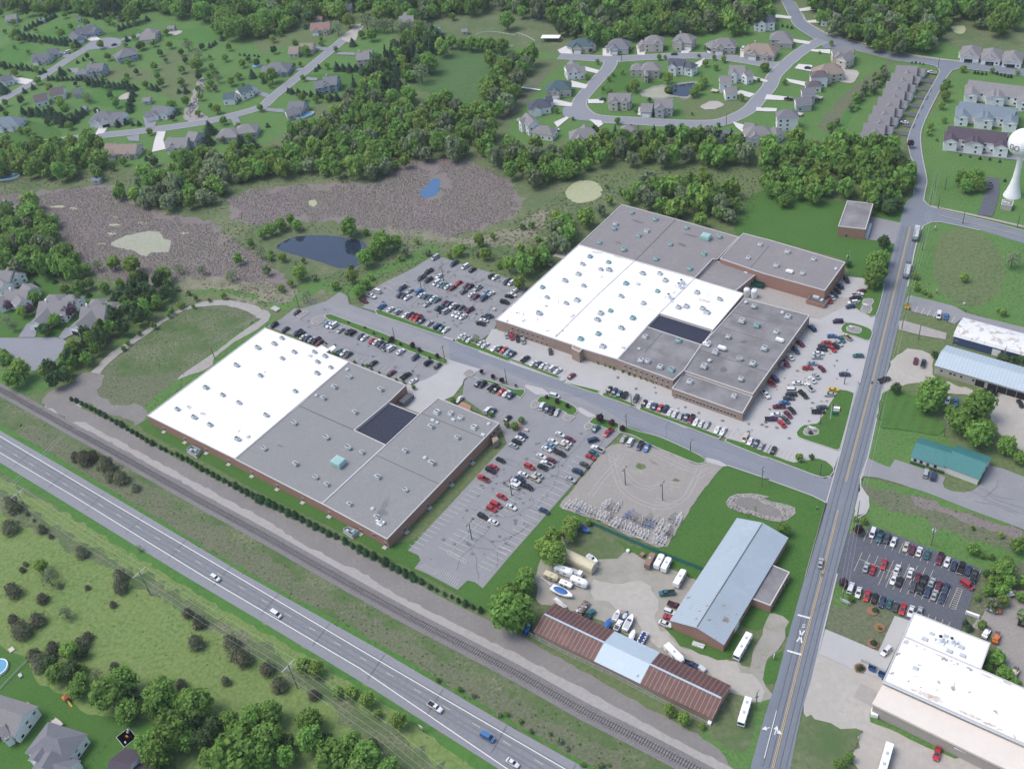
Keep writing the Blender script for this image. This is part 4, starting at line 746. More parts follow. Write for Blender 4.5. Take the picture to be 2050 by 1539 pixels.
# pitched sheds: ridge runs between two surveyed points
def local_slope(A, B, P, z): pass
def shed(name, label, cat, t, ridge, w, eave, rise, roofs, wall, ov=.4, group=None, joint=None, curved=False):
    """ridge: x1,y1,x2,y2 at height eave+rise; roofs: [(f0,f1,material)] along the ridge"""
    x1, y1, x2, y2 = ridge; zr = eave + rise; A = G(t, x1, y1, zr); B = G(t, x2, y2, zr); c = (A + B) / 2; d = B - A; L = d.length; rz = math.atan2(d.y, d.x)
    root = empty(name, (c.x, c.y, 0), rz, label, cat, group)
    prof = [(-w / 2, eave), (0, zr), (w / 2, eave)]
    if curved: prof = [(-w / 2 * math.cos(a), eave + rise * math.sin(a)) for a in [math.pi * i / 8 for i in range(9)]]
    mw = MB()
    for sx in (-1, 1):
        P = [(sx * L / 2, y, z) for y, z in [(-w / 2, -.1)] + prof + [(w / 2, -.1)]]; mw.face(P if sx < 0 else P[::-1])
    for sy in (-1, 1):
        P = [(-L / 2, sy * w / 2, -.1), (L / 2, sy * w / 2, -.1), (L / 2, sy * w / 2, eave), (-L / 2, sy * w / 2, eave)]; mw.face(P if sy < 0 else P[::-1])
    build(mw, 'wall', M[wall], root)
    e0 = Vector((0, prof[0][0] - prof[1][0], prof[0][1] - prof[1][1])).normalized()
    pr = [(prof[0][0] + e0.y * ov, prof[0][1] + e0.z * ov)] + prof[1:-1] + [(-(prof[0][0] + e0.y * ov), prof[-1][1] + e0.z * ov)]
    for f0, f1, m in roofs:
        mr = MB(); xa = -L / 2 + L * f0 - (ov if f0 == 0 else 0); xb = -L / 2 + L * f1 + (ov if f1 == 1 else 0); rd = .0 if len(roofs) == 1 else .05 * (roofs.index((f0, f1, m)) % 2)
        for (ya, za), (yb, zb) in zip(pr, pr[1:]):
            mr.face([(xa, ya, za + .12 + rd), (xb, ya, za + .12 + rd), (xb, yb, zb + .12 + rd), (xa, yb, zb + .12 + rd)])
            mr.face([(xa, yb, zb), (xb, yb, zb), (xb, ya, za), (xa, ya, za)])
        for x in (xa, xb):
            P = [(x, y, z + .12 + rd) for y, z in pr] + [(x, y, z) for y, z in pr[::-1]]
            mr.face(P if x == xb else P[::-1])
        for k, (y, z) in ((0, pr[0]), (1, pr[-1])):
            P = [(xa, y, z), (xb, y, z), (xb, y, z + .12 + rd), (xa, y, z + .12 + rd)]; mr.face(P if k == 0 else P[::-1])
        build(mr, 'roof', M[m], root)
    if joint:
        mb = MB()
        for f0, f1 in joint[1]:
            mb.box((-L / 2 + L * (f0 + f1) / 2, 0, zr + .17), (L * (f1 - f0), joint[2], .10))
        build(mb, 'ridge_cap', M[joint[0]], root)
    return root, L, w, eave, rise
def wallpart(root, name, me, L, w, side, f, z, out=.03):
    if side in ('a', 'b'): s = -1 if side == 'a' else 1; return obj(name, me, root, (-L / 2 + L * f, s * (w / 2 + out), z), 0 if s < 0 else math.pi)
    s = -1 if side == 'l' else 1; return obj(name, me, root, (s * (L / 2 + out), -w / 2 + w * f, z), math.pi / 2 * -s)
def ribmat(name, a, b, c, dirv, per, sh, dark, thr=(.5, .7)):
    return node_mat(name, (a, b, c), (.06, .4), .55, 0, 0.1, .4, thr, stripe=(per, dirv, dark, sh))
def dirof(t, r): 
    a = G(t, r[0], r[1], 6); b = G(t, r[2], r[3], 6); d = (b - a).normalized(); return (d.x, d.y, 0)
rg = (1745, 0 - 0, 1475, 415); R_metal = ('22', 1995, 1115, 1475 / 1, 0)
# blue grey metal roof hall: ridge t22 (1995,1115) -> t23 (1480,418)
p0 = px('22', 1995, 1115); p1 = px('23', 1480, 418)
dv = dirof('F', (*p0, *p1))
M['metal_gray'] = ribmat('galvanised_sheet', (.36, .42, .47), (.33, .39, .44), (.39, .45, .50), dv, 1.1, .12, (.29, .34, .38))
M['metal_rustpatch'] = ribmat('rusting_sheet', (.36, .42, .47), (.34, .39, .43), (.24, .17, .13), dv, 1.1, .12, (.28, .30, .32), (.60, .68))
H1, L, w_, ev, rs = shed('metal_hall', 'long brick hall with blue grey ribbed metal roof and rust streaks near one end', 'hall', 'F', (*p0, *p1), 19.5, 4.6, 2.6, [(0, .68, 'metal_gray'), (.68, 1, 'metal_rustpatch')], 'brick', joint=('steel', [(0, 1)], .35))
DM = opening_mesh('roller_door', 3.4, 3.4, 'white')
wallpart(H1, 'roller_door', DM, L, w_, 'b', .80, 1.75); 
for f in (.60, .70, .50): wallpart(H1, 'window', WINM, L, w_, 'b', f, 2.4)
H2, O5 = bldg('office_annex', 'flat roofed brick office annex attached beside the metal hall near the street', 'office', 3.8, '32: 50,1440 205,1505 33: 55,235 23: 1880,170 ', [('32: 45,1435 200,1500 33: 48,250 23: 1890,185', 3.8, 'roof_gray2')], 'brick')
for f in range(5): near_wall(H2, 'window', SM, O5, '23', 1920 + f * 30, 215 + f * 14, 1.8)
for f in range(5): near_wall(H2, 'window', SM, O5, '33', 60 + f * 28, 230 - f * 48, 1.8)
# rust roofed shed row
p0 = px('23', 275, 315); p1 = px('23', 1670, 978); dv = dirof('F', (*p0, *p1))
M['metal_rust'] = ribmat('rusted_sheet', (.115, .055, .052), (.085, .045, .045), (.15, .075, .065), dv, 1.6, .13, (.26, .17, .13))
M['metal_new'] = ribmat('new_sheet', (.42, .50, .56), (.40, .48, .54), (.45, .53, .58), dv, 1.0, .1, (.36, .44, .50))
H3, L, w_, ev, rs = shed('storage_shed', 'long low storage shed with rusty red metal roof and a pale blue middle section', 'shed', 'F', (*p0, *p1), 13.2, 3.3, 1.9, [(0, .36, 'metal_rust'), (.36, .62, 'metal_new'), (.62, 1, 'metal_rust')], 'brick_tan', joint=('metal_new', [(0, .36), (.62, 1)], .7))
for k in range(8): wallpart(H3, 'garage_door', DM, L, w_, 'b', .06 + k * .125, 1.55)
wallpart(H3, 'door', DOORM, L, w_, 'r', .5, 1.1); obj('roof_vent', UM['d'], H3, (L * .09, -w_ * .38, 3.9)).scale = (.5, .5, .6)
# clinic
p0 = px('32', 1325, 470); p1 = px('32', 1600, 555)
H4, L, w_, ev, rs = shed('clinic', 'low white clinic with green metal roof beside an asphalt drive', 'clinic', '32', (1205, 480, 1470, 560), 11.5, 3.0, 2.3, [(0, 1, 'green_roof')] if M.setdefault('green_roof', node_mat('green_metal', ((.045, .175, .175), (.04, .155, .16), (.055, .19, .185)), (.1, .8), .5)) else 0, 'white_wall' if M.setdefault('white_wall', flat('white_siding', (.62, .60, .57), .8)) else 0)
for f in (.12, .3, .72): wallpart(H4, 'window', WINM, L, w_, 'a', f, 1.7)
wallpart(H4, 'door', DOORM, L, w_, 'a', .5, 1.2)
for f in (.22, .78): obj('planter', bpy.data.meshes.get('planter') or (lambda b: (b.box((0, 0, .3), (5.5, .8, .6)), b.mesh('planter', [M['leaf_h']]))[1])(MB()), H4, (-L / 2 + L * f, -w_ / 2 - .7, .35))
H5, L, w_, ev, rs = shed('clinic_wing', 'taller green roofed end block of the white clinic facing the lot', 'clinic wing', '32', (1490, 545, 1750, 640), 13.0, 3.6, 2.4, [(0, 1, 'green_roof')], 'white_wall')
wallpart(H5, 'window', WINM, L, w_, 'r', .4, 1.7); wallpart(H5, 'door', DOORM, L, w_, 'r', .7, 1.3)
# two long metal sheds on the east side
dv = dirof('31', (1420, 1250, 2050, 1410))
M['metal_blue'] = ribmat('pale_blue_sheet', (.42, .49, .54), (.40, .47, .52), (.45, .52, .57), dv, 1.4, .15, (.33, .40, .46))
M['roof_peel'] = node_mat('peeling_white_roof', ((.66, .66, .66), (.56, .56, .56), (.44, .38, .32)), (.15, .4), .8, thr=(.54, .62))
M['navy_wall'] = flat('navy_siding', (.055, .085, .17), .7)
H6, L, w_, ev, rs = shed('arched_shed', 'long shed with peeling white arched roof and navy blue side wall', 'shed', '31', (1545, 1055, 2420, 1290), 14, 4.6, 2.0, [(0, 1, 'roof_peel')], 'navy_wall', curved=True)
wallpart(H6, 'door', DOORM, L, w_, 'a', .03, 1.3); wallpart(H6, 'garage_door', DM, L, w_, 'a', .4, 1.8)
H7, L, w_, ev, rs = shed('metal_garage', 'long cream garage with pale blue ribbed metal roof and open bay doors', 'garage', '31', (1405, 1275, 2500, 1590), 15, 4.6, 2.2, [(0, 1, 'metal_blue')], 'cream_wall' if M.setdefault('cream_wall', flat('cream_siding', (.40, .38, .33), .8)) else 0)
GD = opening_mesh('garage_door', 3.6, 3.6, 'black', 'white')
for f in (.34, .43, .50, .57, .64, .71): wallpart(H7, 'garage_door', GD, L, w_, 'a', f, 1.9)
for f in (.05, .12, .15, .2, .29): wallpart(H7, 'window', SM, L, w_, 'a', f, 2.6)
# big white roofed warehouse, lower right
B5, O6 = bldg('corner_warehouse', 'big warehouse with stained white flat roofs and beige sloping lean-to beside the sandy yard', 'warehouse', 7.5,
    '33: 1180,298 1785,540 1710,750 2050,900 2500,1100 2500,1570 2050,1345 935,845 1095,485', [('33: 1180,298 1785,540 1710,752 1095,487', 7.2, 'roof_white'), ('33: 1095,487 1710,752 2050,900 2500,1100 2500,1560 2050,1340 938,842', 7.5, 'roof_stain')], 'white_wall')
units(B5, 7.2, '33: T1385,520 T1475,530 h1268,505 h1325,462 h1435,480 h1555,568 h1463,600 h1567,635'); units(B5, 7.5, '33: h1195,735')
stains(B5, 7.53, '33: 1330,975,85,26,22 1260,945,50,16,20 1180,915,36,9,20 1620,1110,110,14,24 1780,1185,60,12,20 1860,1225,30,8,10', 'rust_stain'); stains(B5, 7.53, '33: 1120,535,26,20,0 1525,707,16,13,0 1475,682,14,9,0 1380,640,40,6,22 1265,592,16,7,20 1760,805,60,8,24 1920,860,50,8,22 1500,870,6,20,0')
seams(B5, 7.5, '33: 935,845 1240,980 1560,1125 2050,1340 2500,1560', 'steel_light', 1.0, 'gutter')
P = ccw(pts('33: 935,870 2050,1370 2500,1580 2500,1830 2050,1605 1500,1338 850,1020', 6.2)); c = B5.location
M['beige_roof'] = node_mat('beige_membrane', ((.68, .61, .54), (.64, .575, .51), (.70, .63, .56)), (.05, .4), .8); M['beige_wall'] = flat('beige_siding', (.36, .32, .29), .8)
mb = MB(); Q = [p - c for p in P]
mb.prism(Q, 5.3, 6.2); o = build(mb, 'lean_to_roof', M['beige_roof'], B5); mb = MB(); mb.prism(inset([Vector((p.x, p.y, 0)) for p in Q], .35), -.1, 5.3); build(mb, 'lean_to_wall', M['beige_wall'], B5)
for x, y in ((1108, 1180), (1700, 1440)):
    p = G('33', x, y, 2); obj('door', DOORM, B5, (p.x - c.x, p.y - c.y, 2.2), AX + math.radians(12))
P = [p - c for p in ccw(pts('33: 1505,1335 1680,1410 1660,1440 1500,1370', 4))]; mb = MB(); mb.prism(P, 3.8, 4.0); build(mb, 'awning', M['white'], B5)
# water tower
c = G('30', 1955, 1545); root = empty('water_tower', (c.x, c.y, 0), 0, 'white single pedestal water tower with a ball tank and black lettering', 'water tower')
def zof(t, x, y):    # height of a point seen above the base c
    lo, hi = 0, 80
    for _ in range(40):
        m_ = (lo + hi) / 2; q = G(t, x, y, m_)
        if (q - c).dot(Vector((FWD[0], FWD[1], 0))) > 0: lo = m_
        else: hi = m_
    return lo
zs = zof('30', 2035, 1130); rb = 110 / 2 * 1.95 * mpp('30', 2030, 1130) * 1.0
mb = MB(); mb.lathe([(4.4, 0), (4.3, .4), (3.3, 3.2), (2.4, 6.5), (1.75, 10.5), (1.45, 15), (1.4, zs - rb * .95), (1.9, zs - rb * .82)], n=28); build(mb, 'pedestal', M['white'], root)
mb = MB(); mb.lathe([(max(.01, rb * math.sin(a)), zs - rb * math.cos(a) * .93) for a in [math.pi * (i + .6) / 20.6 for i in range(21)]], n=40); tk = build(mb, 'tank', M['white'], root)
for p in tk.data.polygons: p.use_smooth = True
mb = MB(); mb.tube((0, 0, zs + rb * .9), (0, 0, zs + rb * .9 + 1), .5); build(mb, 'hatch', M['steel_light'], root)
def letter(ch):
    return {'G': [((1, .75), (.8, 1), (.2, 1), (0, .75), (0, .25), (.2, 0), (.8, 0), (1, .25), (1, .5), (.55, .5))], 'O': [((.2, 0), (.8, 0), (1, .25), (1, .75), (.8, 1), (.2, 1), (0, .75), (0, .25), (.2, 0))]}[ch]
az0 = math.atan2(-c.y, -c.x); mb = MB()
for ch, a0 in (('G', -.86), ('O', -.50)):
    for st in letter(ch):
        for (xa, ya), (xb, yb) in zip(st, st[1:]):
            for k in range(3):
                q = []
                for f in (k / 3, (k + 1) / 3):
                    u = xa + (xb - xa) * f; v = ya + (yb - ya) * f; an = az0 + a0 + u * .27; el = -.02 + (v - .5) * .34
                    q.append(Vector(((rb + .05) * math.cos(el) * math.cos(an), (rb + .05) * math.cos(el) * math.sin(an), zs + rb * .95 * math.sin(el))))
                mb.tube(q[0], q[1], .17, n=6)
build(mb, 'lettering', M['black'], root)
B6, O7 = bldg('pump_house', 'small flat roofed pump house beside the water tower foot', 'pump house', 3.0, '31: 1880,75 1970,90 1955,130 1870,115', [('31: 1880,75 1970,90 1955,130 1870,115', 3.0, 'roof_gray2')], 'cream_wall', ph=.15)
units(B6, 3.0, '31: h1900,92 h1930,100')
# ------------------------------------------------------------------ houses
def rmat(n, c): M[n] = node_mat(n, (c, tuple(v * .85 for v in c), tuple(v * 1.15 for v in c)), (.3, 2.0), .9)
for n, c in {'slate': (.165, .165, .185), 'greyroof': (.215, .205, .21), 'blueroof': (.125, .130, .155), 'brownroof': (.125, .105, .11), 'tanroof': (.26, .205, .175), 'redroof': (.25, .16, .14), 'navyroof': (.085, .09, .12), 'tealroof': (.075, .115, .125),
             'plumroof': (.085, .065, .085), 'steelroof': (.165, .20, .24), 'mochaline': (.20, .19, .20)}.items(): rmat(n, c)
for n, c in {'w_white': (.76, .76, .76), 'w_blue': (.30, .35, .42), 'w_beige': (.54, .48, .42), 'w_grey': (.44, .44, .45), 'w_stone': (.46, .42, .38), 'w_cream': (.52, .48, .38), 'w_red': (.26, .11, .08)}.items(): M[n] = flat(n, c, .85)
HW = opening_mesh('window', 1.15, 1.2, 'glass', 'white'); HG = opening_mesh('garage_door', 4.9, 2.3, 'w_white'); HD = opening_mesh('door', 1.0, 2.1, 'brownroof', 'white')
HGD = opening_mesh('garage_door', 4.9, 2.3, 'black')
CAM = Vector((0, 0, HC))
def wing(mw, mr, A, B, w, eave, kind, pitch, org, root, wins=True, gd=None):
    d = B - A; d.z = 0; L = d.length; d.normalize(); n = Vector((-d.y, d.x, 0)); zr = eave + w / 2 * pitch; h = kind == 'h'; e = w / 2 * .92 if h else 0
    e2 = min(e * .72, L * .3) if h else 0; A = A + d * e2; B = B - d * e2; L -= 2 * e2; A0 = Vector((A.x, A.y, 0)) - org; B0 = Vector((B.x, B.y, 0)) - org; Z = lambda p, z: (p.x, p.y, z)
    a, b = A0 - d * e, B0 + d * e; hw = n * (w / 2 - .45); HWo = n * (w / 2); ov = d * (.45 if h else .35)
    c = [a - hw, b - hw, b + hw, a + hw]
    for i in range(4): mw.face([Z(c[i], -.1), Z(c[(i + 1) % 4], -.1), Z(c[(i + 1) % 4], eave), Z(c[i], eave)])
    if not h:
        zz = eave + (w / 2 - .45) * pitch
        mw.face([Z(c[1], eave), Z(c[2], eave), Z(B0, zz)]); mw.face([Z(c[3], eave), Z(c[0], eave), Z(A0, zz)])
    E = [a - HWo - ov, b - HWo + ov, b + HWo + ov, a + HWo - ov]; ze = eave + .02; ra, rb = (A0, B0) if h else (A0 - ov, B0 + ov)
    mr.face([Z(E[0], ze), Z(E[1], ze), Z(rb, zr), Z(ra, zr)]); mr.face([Z(E[2], ze), Z(E[3], ze), Z(ra, zr), Z(rb, zr)])
    if h: mr.face([Z(E[1], ze), Z(E[2], ze), Z(rb, zr)]); mr.face([Z(E[3], ze), Z(E[0], ze), Z(ra, zr)])
    else:
        for p, q, r_ in ((E[1], E[2], rb), (E[3], E[0], ra)):
            mr.face([Z(p, ze - .22), Z(r_, zr - .22), Z(r_, zr), Z(p, ze)], 1); mr.face([Z(r_, zr - .22), Z(q, ze - .22), Z(q, ze), Z(r_, zr)], 1)
    mr.face([Z(p, ze - .22) for p in E][::-1], 1)
    for i in range(4):
        if not h and i in (1, 3): continue
        p, q = E[i], E[(i + 1) % 4]; mr.face([Z(p, ze - .22), Z(q, ze - .22), Z(q, ze), Z(p, ze)], 1)
    rows = [1.7] if eave < 4.5 else ([1.5, 4.2] if eave < 7 else [1.5, 4.2, 6.8])
    for i in range(4):
        p, q = c[i], c[(i + 1) % 4]; nn = Vector(((q - p).y, -(q - p).x, 0)).normalized(); mid = (p + q) / 2 + org
        if nn.dot((CAM - mid).normalized()) < .05: continue
        Lw = (q - p).length; rz = math.atan2((q - p).y, (q - p).x)
        if gd == i or (gd == 9 and i in (1, 3)):
            for f in ((.3, .7) if Lw > 12 else (.5,)): g = p.lerp(q, f) + nn * .04; obj('garage_door', HG if R.random() < .8 else HGD, root, (g.x, g.y, 1.2), rz)
            rr = [r_ for r_ in rows if r_ > 3]
        else: rr = rows
        k = max(1, int(Lw / 3.6))
        if wins:
            for z in rr:
                for j in range(k):
                    if R.random() < .82: g = p.lerp(q, (j + .5) / k) + nn * .04; obj('window', HW, root, (g.x, g.y, z), rz)
HPTS = []
def house(t, roof, wall, label, wings, chim=False, deck=None, cat='house', name='house', group='suburban houses', grp=True, pitch=.62):
    W = []
    for q in wings:
        x1, y1, x2, y2, w, ev, kind = q[:7]; ev += .6 if ev < 5 else .3; zr = ev + w / 2 * pitch; W.append((G(t, x1, y1, zr), G(t, x2, y2, zr), w, ev, kind, q[7] if len(q) > 7 else None)); HPTS.append((W[-1][0] + W[-1][1]) / 2); HPTS.append(W[-1][0]); HPTS.append(W[-1][1])
    c = (W[0][0] + W[0][1]) / 2; org = Vector((c.x, c.y, 0)); root = empty(name, (c.x, c.y, .0), 0, label, cat, group)
    mw, mr = MB(), MB()
    for i, (A, B, w, ev, kind, gd) in enumerate(W): wing(mw, mr, A, B, w, ev, kind, pitch, org, root, gd=gd)
    A, B, w, ev = W[0][:4]; d = (B - A); d.z = 0
    if d.length > 9.5 and group.startswith('houses of the'):
        L = d.length; d.normalize(); n = Vector((-d.y, d.x, 0)); n = n if n.dot(CAM - c) > 0 else -n
        for k_, f_ in enumerate((.27, .76) if L > 13 else (.3,)):
            m_ = A + d * L * f_; gw = (6.2, 4.6)[k_]; wing(mw, mr, m_ + n * .5, m_ + n * (w / 2 + (1.6, .9)[k_]), gw, ev - .15 * k_, 'g', pitch * .95, org, root, gd=1 if (k_ == 0 and ev < 5.2) else None)
    build(mw, 'wall', M[wall], root); build(mr, 'roof', [M[roof], M['w_white']], root)
    if chim:
        A, B, w, ev = W[0][:4]; p = A.lerp(B, .25) - org; mb = MB(); mb.box((p.x, p.y, ev + w * pitch / 2 + .3), (1.0, .8, 2.0), AX); build(mb, 'chimney', M['w_stone' if wall != 'w_white' else 'w_white'], root)
    if deck:
        p = G(t, *deck, 1.2) - org; mb = MB(); mb.box((p.x, p.y, 1.3), (4.4, 3.4, .2), AX)
        for sx in (-1, 1):
            for sy in (-1, 1):
                x_, y_ = sx * 2, sy * 1.5; mb.tube((p.x + x_ * math.cos(AX) - y_ * math.sin(AX), p.y + x_ * math.sin(AX) + y_ * math.cos(AX), 0), (p.x + x_ * math.cos(AX) - y_ * math.sin(AX), p.y + x_ * math.sin(AX) + y_ * math.cos(AX), 2.2), .08, n=5)
        mb.box((p.x, p.y, 2.2), (4.5, .12, .08), AX); build(mb, 'deck', M['w_stone'], root)
    return root
g = 'houses of the older estate'
house('00', 'blueroof', 'w_blue', 'dark slate roofed house with pale drive at the turning circle of the older estate', [(590, 228, 740, 192, 13, 3.2, 'g'), (690, 190, 760, 220, 9, 3.4, 'g'), (570, 250, 620, 285, 9, 3, 'g', 1)], True, group=g)
house('00', 'blueroof', 'w_grey', 'long grey house with attached garage and dark drive left of the estate road', [(260, 425, 385, 420, 11, 3.2, 'g'), (370, 395, 450, 380, 9, 3, 'g', 1)], group=g)
house('00', 'greyroof', 'w_beige', 'grey house with pyramid roof and long pale front drive above the turning circle', [(1150, 225, 1190, 225, 12, 4, 'h'), (1110, 270, 1225, 262, 10, 3, 'g')], group=g)
house('00', 'slate', 'w_blue', 'blue sided house with hipped slate roof just below the turning circle', [(955, 390, 1020, 375, 13, 4.6, 'h'), (930, 410, 960, 400, 9, 3, 'h')], group=g)
house('00', 'slate', 'w_blue', 'blue grey two storey house with two garden cypresses at the roadside', [(690, 505, 815, 500, 11, 4.8, 'g'), (620, 545, 680, 545, 8, 3, 'h'), (740, 500, 745, 540, 7, 4, 'g')], True, group=g)
house('00', 'blueroof', 'w_white', 'white walled house with wide pale drive at the edge of the older estate', [(-30, 610, 90, 585, 10, 3.2, 'g')], group=g)
house('00', 'brownroof', 'w_white', 'white house with long dark brown roof in two steps behind the spruce hedge', [(260, 755, 360, 730, 12, 3.4, 'g'), (390, 700, 495, 680, 12, 3.6, 'g')], group=g)
house('00', 'blueroof', 'w_grey', 'small blue grey outbuilding beside the long brown roofed house', [(575, 705, 635, 695, 8, 2.8, 'g')], group=g, name='outbuilding', cat='outbuilding')
house('00', 'slate', 'w_white', 'large slate roofed white house with two gables and pale curved drive', [(740, 885, 870, 875, 14, 3.6, 'h'), (880, 890, 970, 885, 12, 3.4, 'g'), (820, 905, 820, 945, 8, 3, 'g', 1), (925, 895, 930, 930, 7, 3, 'g')], True, group=g)
house('00', 'slate', 'w_white', 'slate roofed house with double white garage door and grey drive', [(1210, 835, 1330, 840, 12, 3.2, 'g'), (1140, 885, 1215, 870, 9, 2.9, 'g', 0)], group=g)
house('00', 'tealroof', 'w_white', 'white house with green teal roof and gable facing the stone creek bed', [(1765, 735, 1850, 730, 10, 3.6, 'g'), (1870, 700, 1960, 665, 11, 4, 'g'), (1950, 665, 1990, 680, 8, 3.6, 'g')], group=g)
house('00', 'greyroof', 'w_grey', 'grey roofed house hidden by trees opposite the teal roofed house', [(1745, 1015, 1850, 1010, 12, 3.4, 'h'), (1880, 985, 1990, 975, 12, 3.6, 'h')], group=g)
house('00', 'greyroof', 'w_grey', 'grey house with tall two storey end and white terrace below the road', [(1320, 1090, 1480, 1085, 13, 3.6, 'g'), (1490, 1035, 1560, 1045, 11, 6.0, 'g'), (1340, 1080, 1350, 1130, 9, 3.4, 'g')], group=g, deck=(1440, 1160))
house('00', 'tanroof', 'w_beige', 'long tan roofed ranch house with boat by its end wall', [(830, 1140, 1080, 1135, 13, 3.2, 'g'), (850, 1115, 850, 1180, 9, 3.2, 'h')], group=g, deck=(990, 1215))
house('00', 'steelroof', 'w_white', 'pale blue roofed house at the picture edge among dark pines', [(-40, 930, 130, 915, 14, 3.4, 'h')], group=g)
house('00', 'greyroof', 'w_grey', 'long grey barn behind the spruce rows in the far corner', [(40, 125, 125, 110, 10, 3.0, 'g')], group=g, name='barn', cat='barn')
house('10', 'slate', 'w_blue', 'blue grey hipped ranch house with an oval pool at its side', [(100, 495, 240, 490, 14, 3.4, 'h'), (60, 520, 110, 520, 9, 3.2, 'g')], group=g)
house('10', 'redroof', 'w_beige', 'red brown roofed house half hidden by pale trees near the estate road end', [(440, 185, 590, 172, 12, 3.4, 'g')], group=g)
house('10', 'tanroof', 'w_beige', 'tan brown roofed ranch with dark drive in the meadow', [(270, 370, 345, 365, 11, 3, 'g'), (355, 345, 460, 340, 10, 3.2, 'g')], group=g)
house('10', 'greyroof', 'w_beige', 'grey two storey house with white deck furniture beside the dark hedge', [(800, 415, 900, 405, 12, 5, 'g'), (860, 400, 925, 395, 9, 4, 'g')], True, deck=(940, 445), group=g)
house('10', 'slate', 'w_blue', 'tall blue grey house with chimney and timber deck', [(540, 605, 650, 600, 12, 5.4, 'g'), (470, 645, 540, 635, 10, 4.6, 'g')], True, deck=(620, 670), group=g)
house('10', 'slate', 'w_grey', 'slate roofed house with a kidney pool behind it', [(270, 800, 390, 800, 12, 3.6, 'g'), (240, 870, 350, 840, 9, 3.0, 'g')], group=g)
house('10', 'greyroof', 'w_grey', 'grey house with stepped roofs above the row of pale willows', [(1140, 130, 1250, 120, 14, 3.8, 'g'), (1180, 95, 1240, 100, 9, 4.6, 'g')], group=g)
house('10', 'steelroof', 'w_white', 'small pale roofed house behind the dark pines near the paddock', [(1385, 215, 1465, 213, 8, 3.2, 'g')], group=g)
house('10', 'navyroof', 'w_grey', 'slate roofed house mostly hidden by trees at the top picture edge', [(690, 25, 770, 25, 10, 3.4, 'g')], group=g)
for k, (t, x, y, w, L, rf, lab) in enumerate((('00', 1155, 775, 6, 55, 'greyroof', 'grey garden shed beside the row of young spruces'), ('00', 660, 845, 5, 40, 'greyroof', 'pale grey shed under the flowering tree'), ('00', 1350, 210, 5, 50, 'greyroof', 'small shed beside the sandy play patch'), ('00', 330, 152, 4, 35, 'steelroof', 'tiny pale blue shed in the far clearing'),
        ('00', 620, 145, 4, 30, 'blueroof', 'small blue playhouse behind the slate roofed house'), ('00', 755, 1408, 4, 60, 'steelroof', 'grey boat shed at the marsh edge'), ('10', 505, 140, 5, 50, 'redroof', 'red brown shed behind the red roofed house'), ('10', 1655, 235, 5, 45, 'greyroof', 'dark little shed inside the fenced paddock'), ('10', 1130, 380, 3.5, 30, 'steelroof', 'tiny white shed beside the dark pine belt'), ('00', 1335, 1390, 4, 50, 'greyroof', 'small grey shed among scrub at the marsh edge'))):
    house(t, rf, 'w_grey', lab, [(x - L / 2, y - 5, x + L / 2, y - 8, w, 2.2, 'g')], name='garden_shed', cat='shed', group='garden sheds')
g = 'houses of the loop estate'
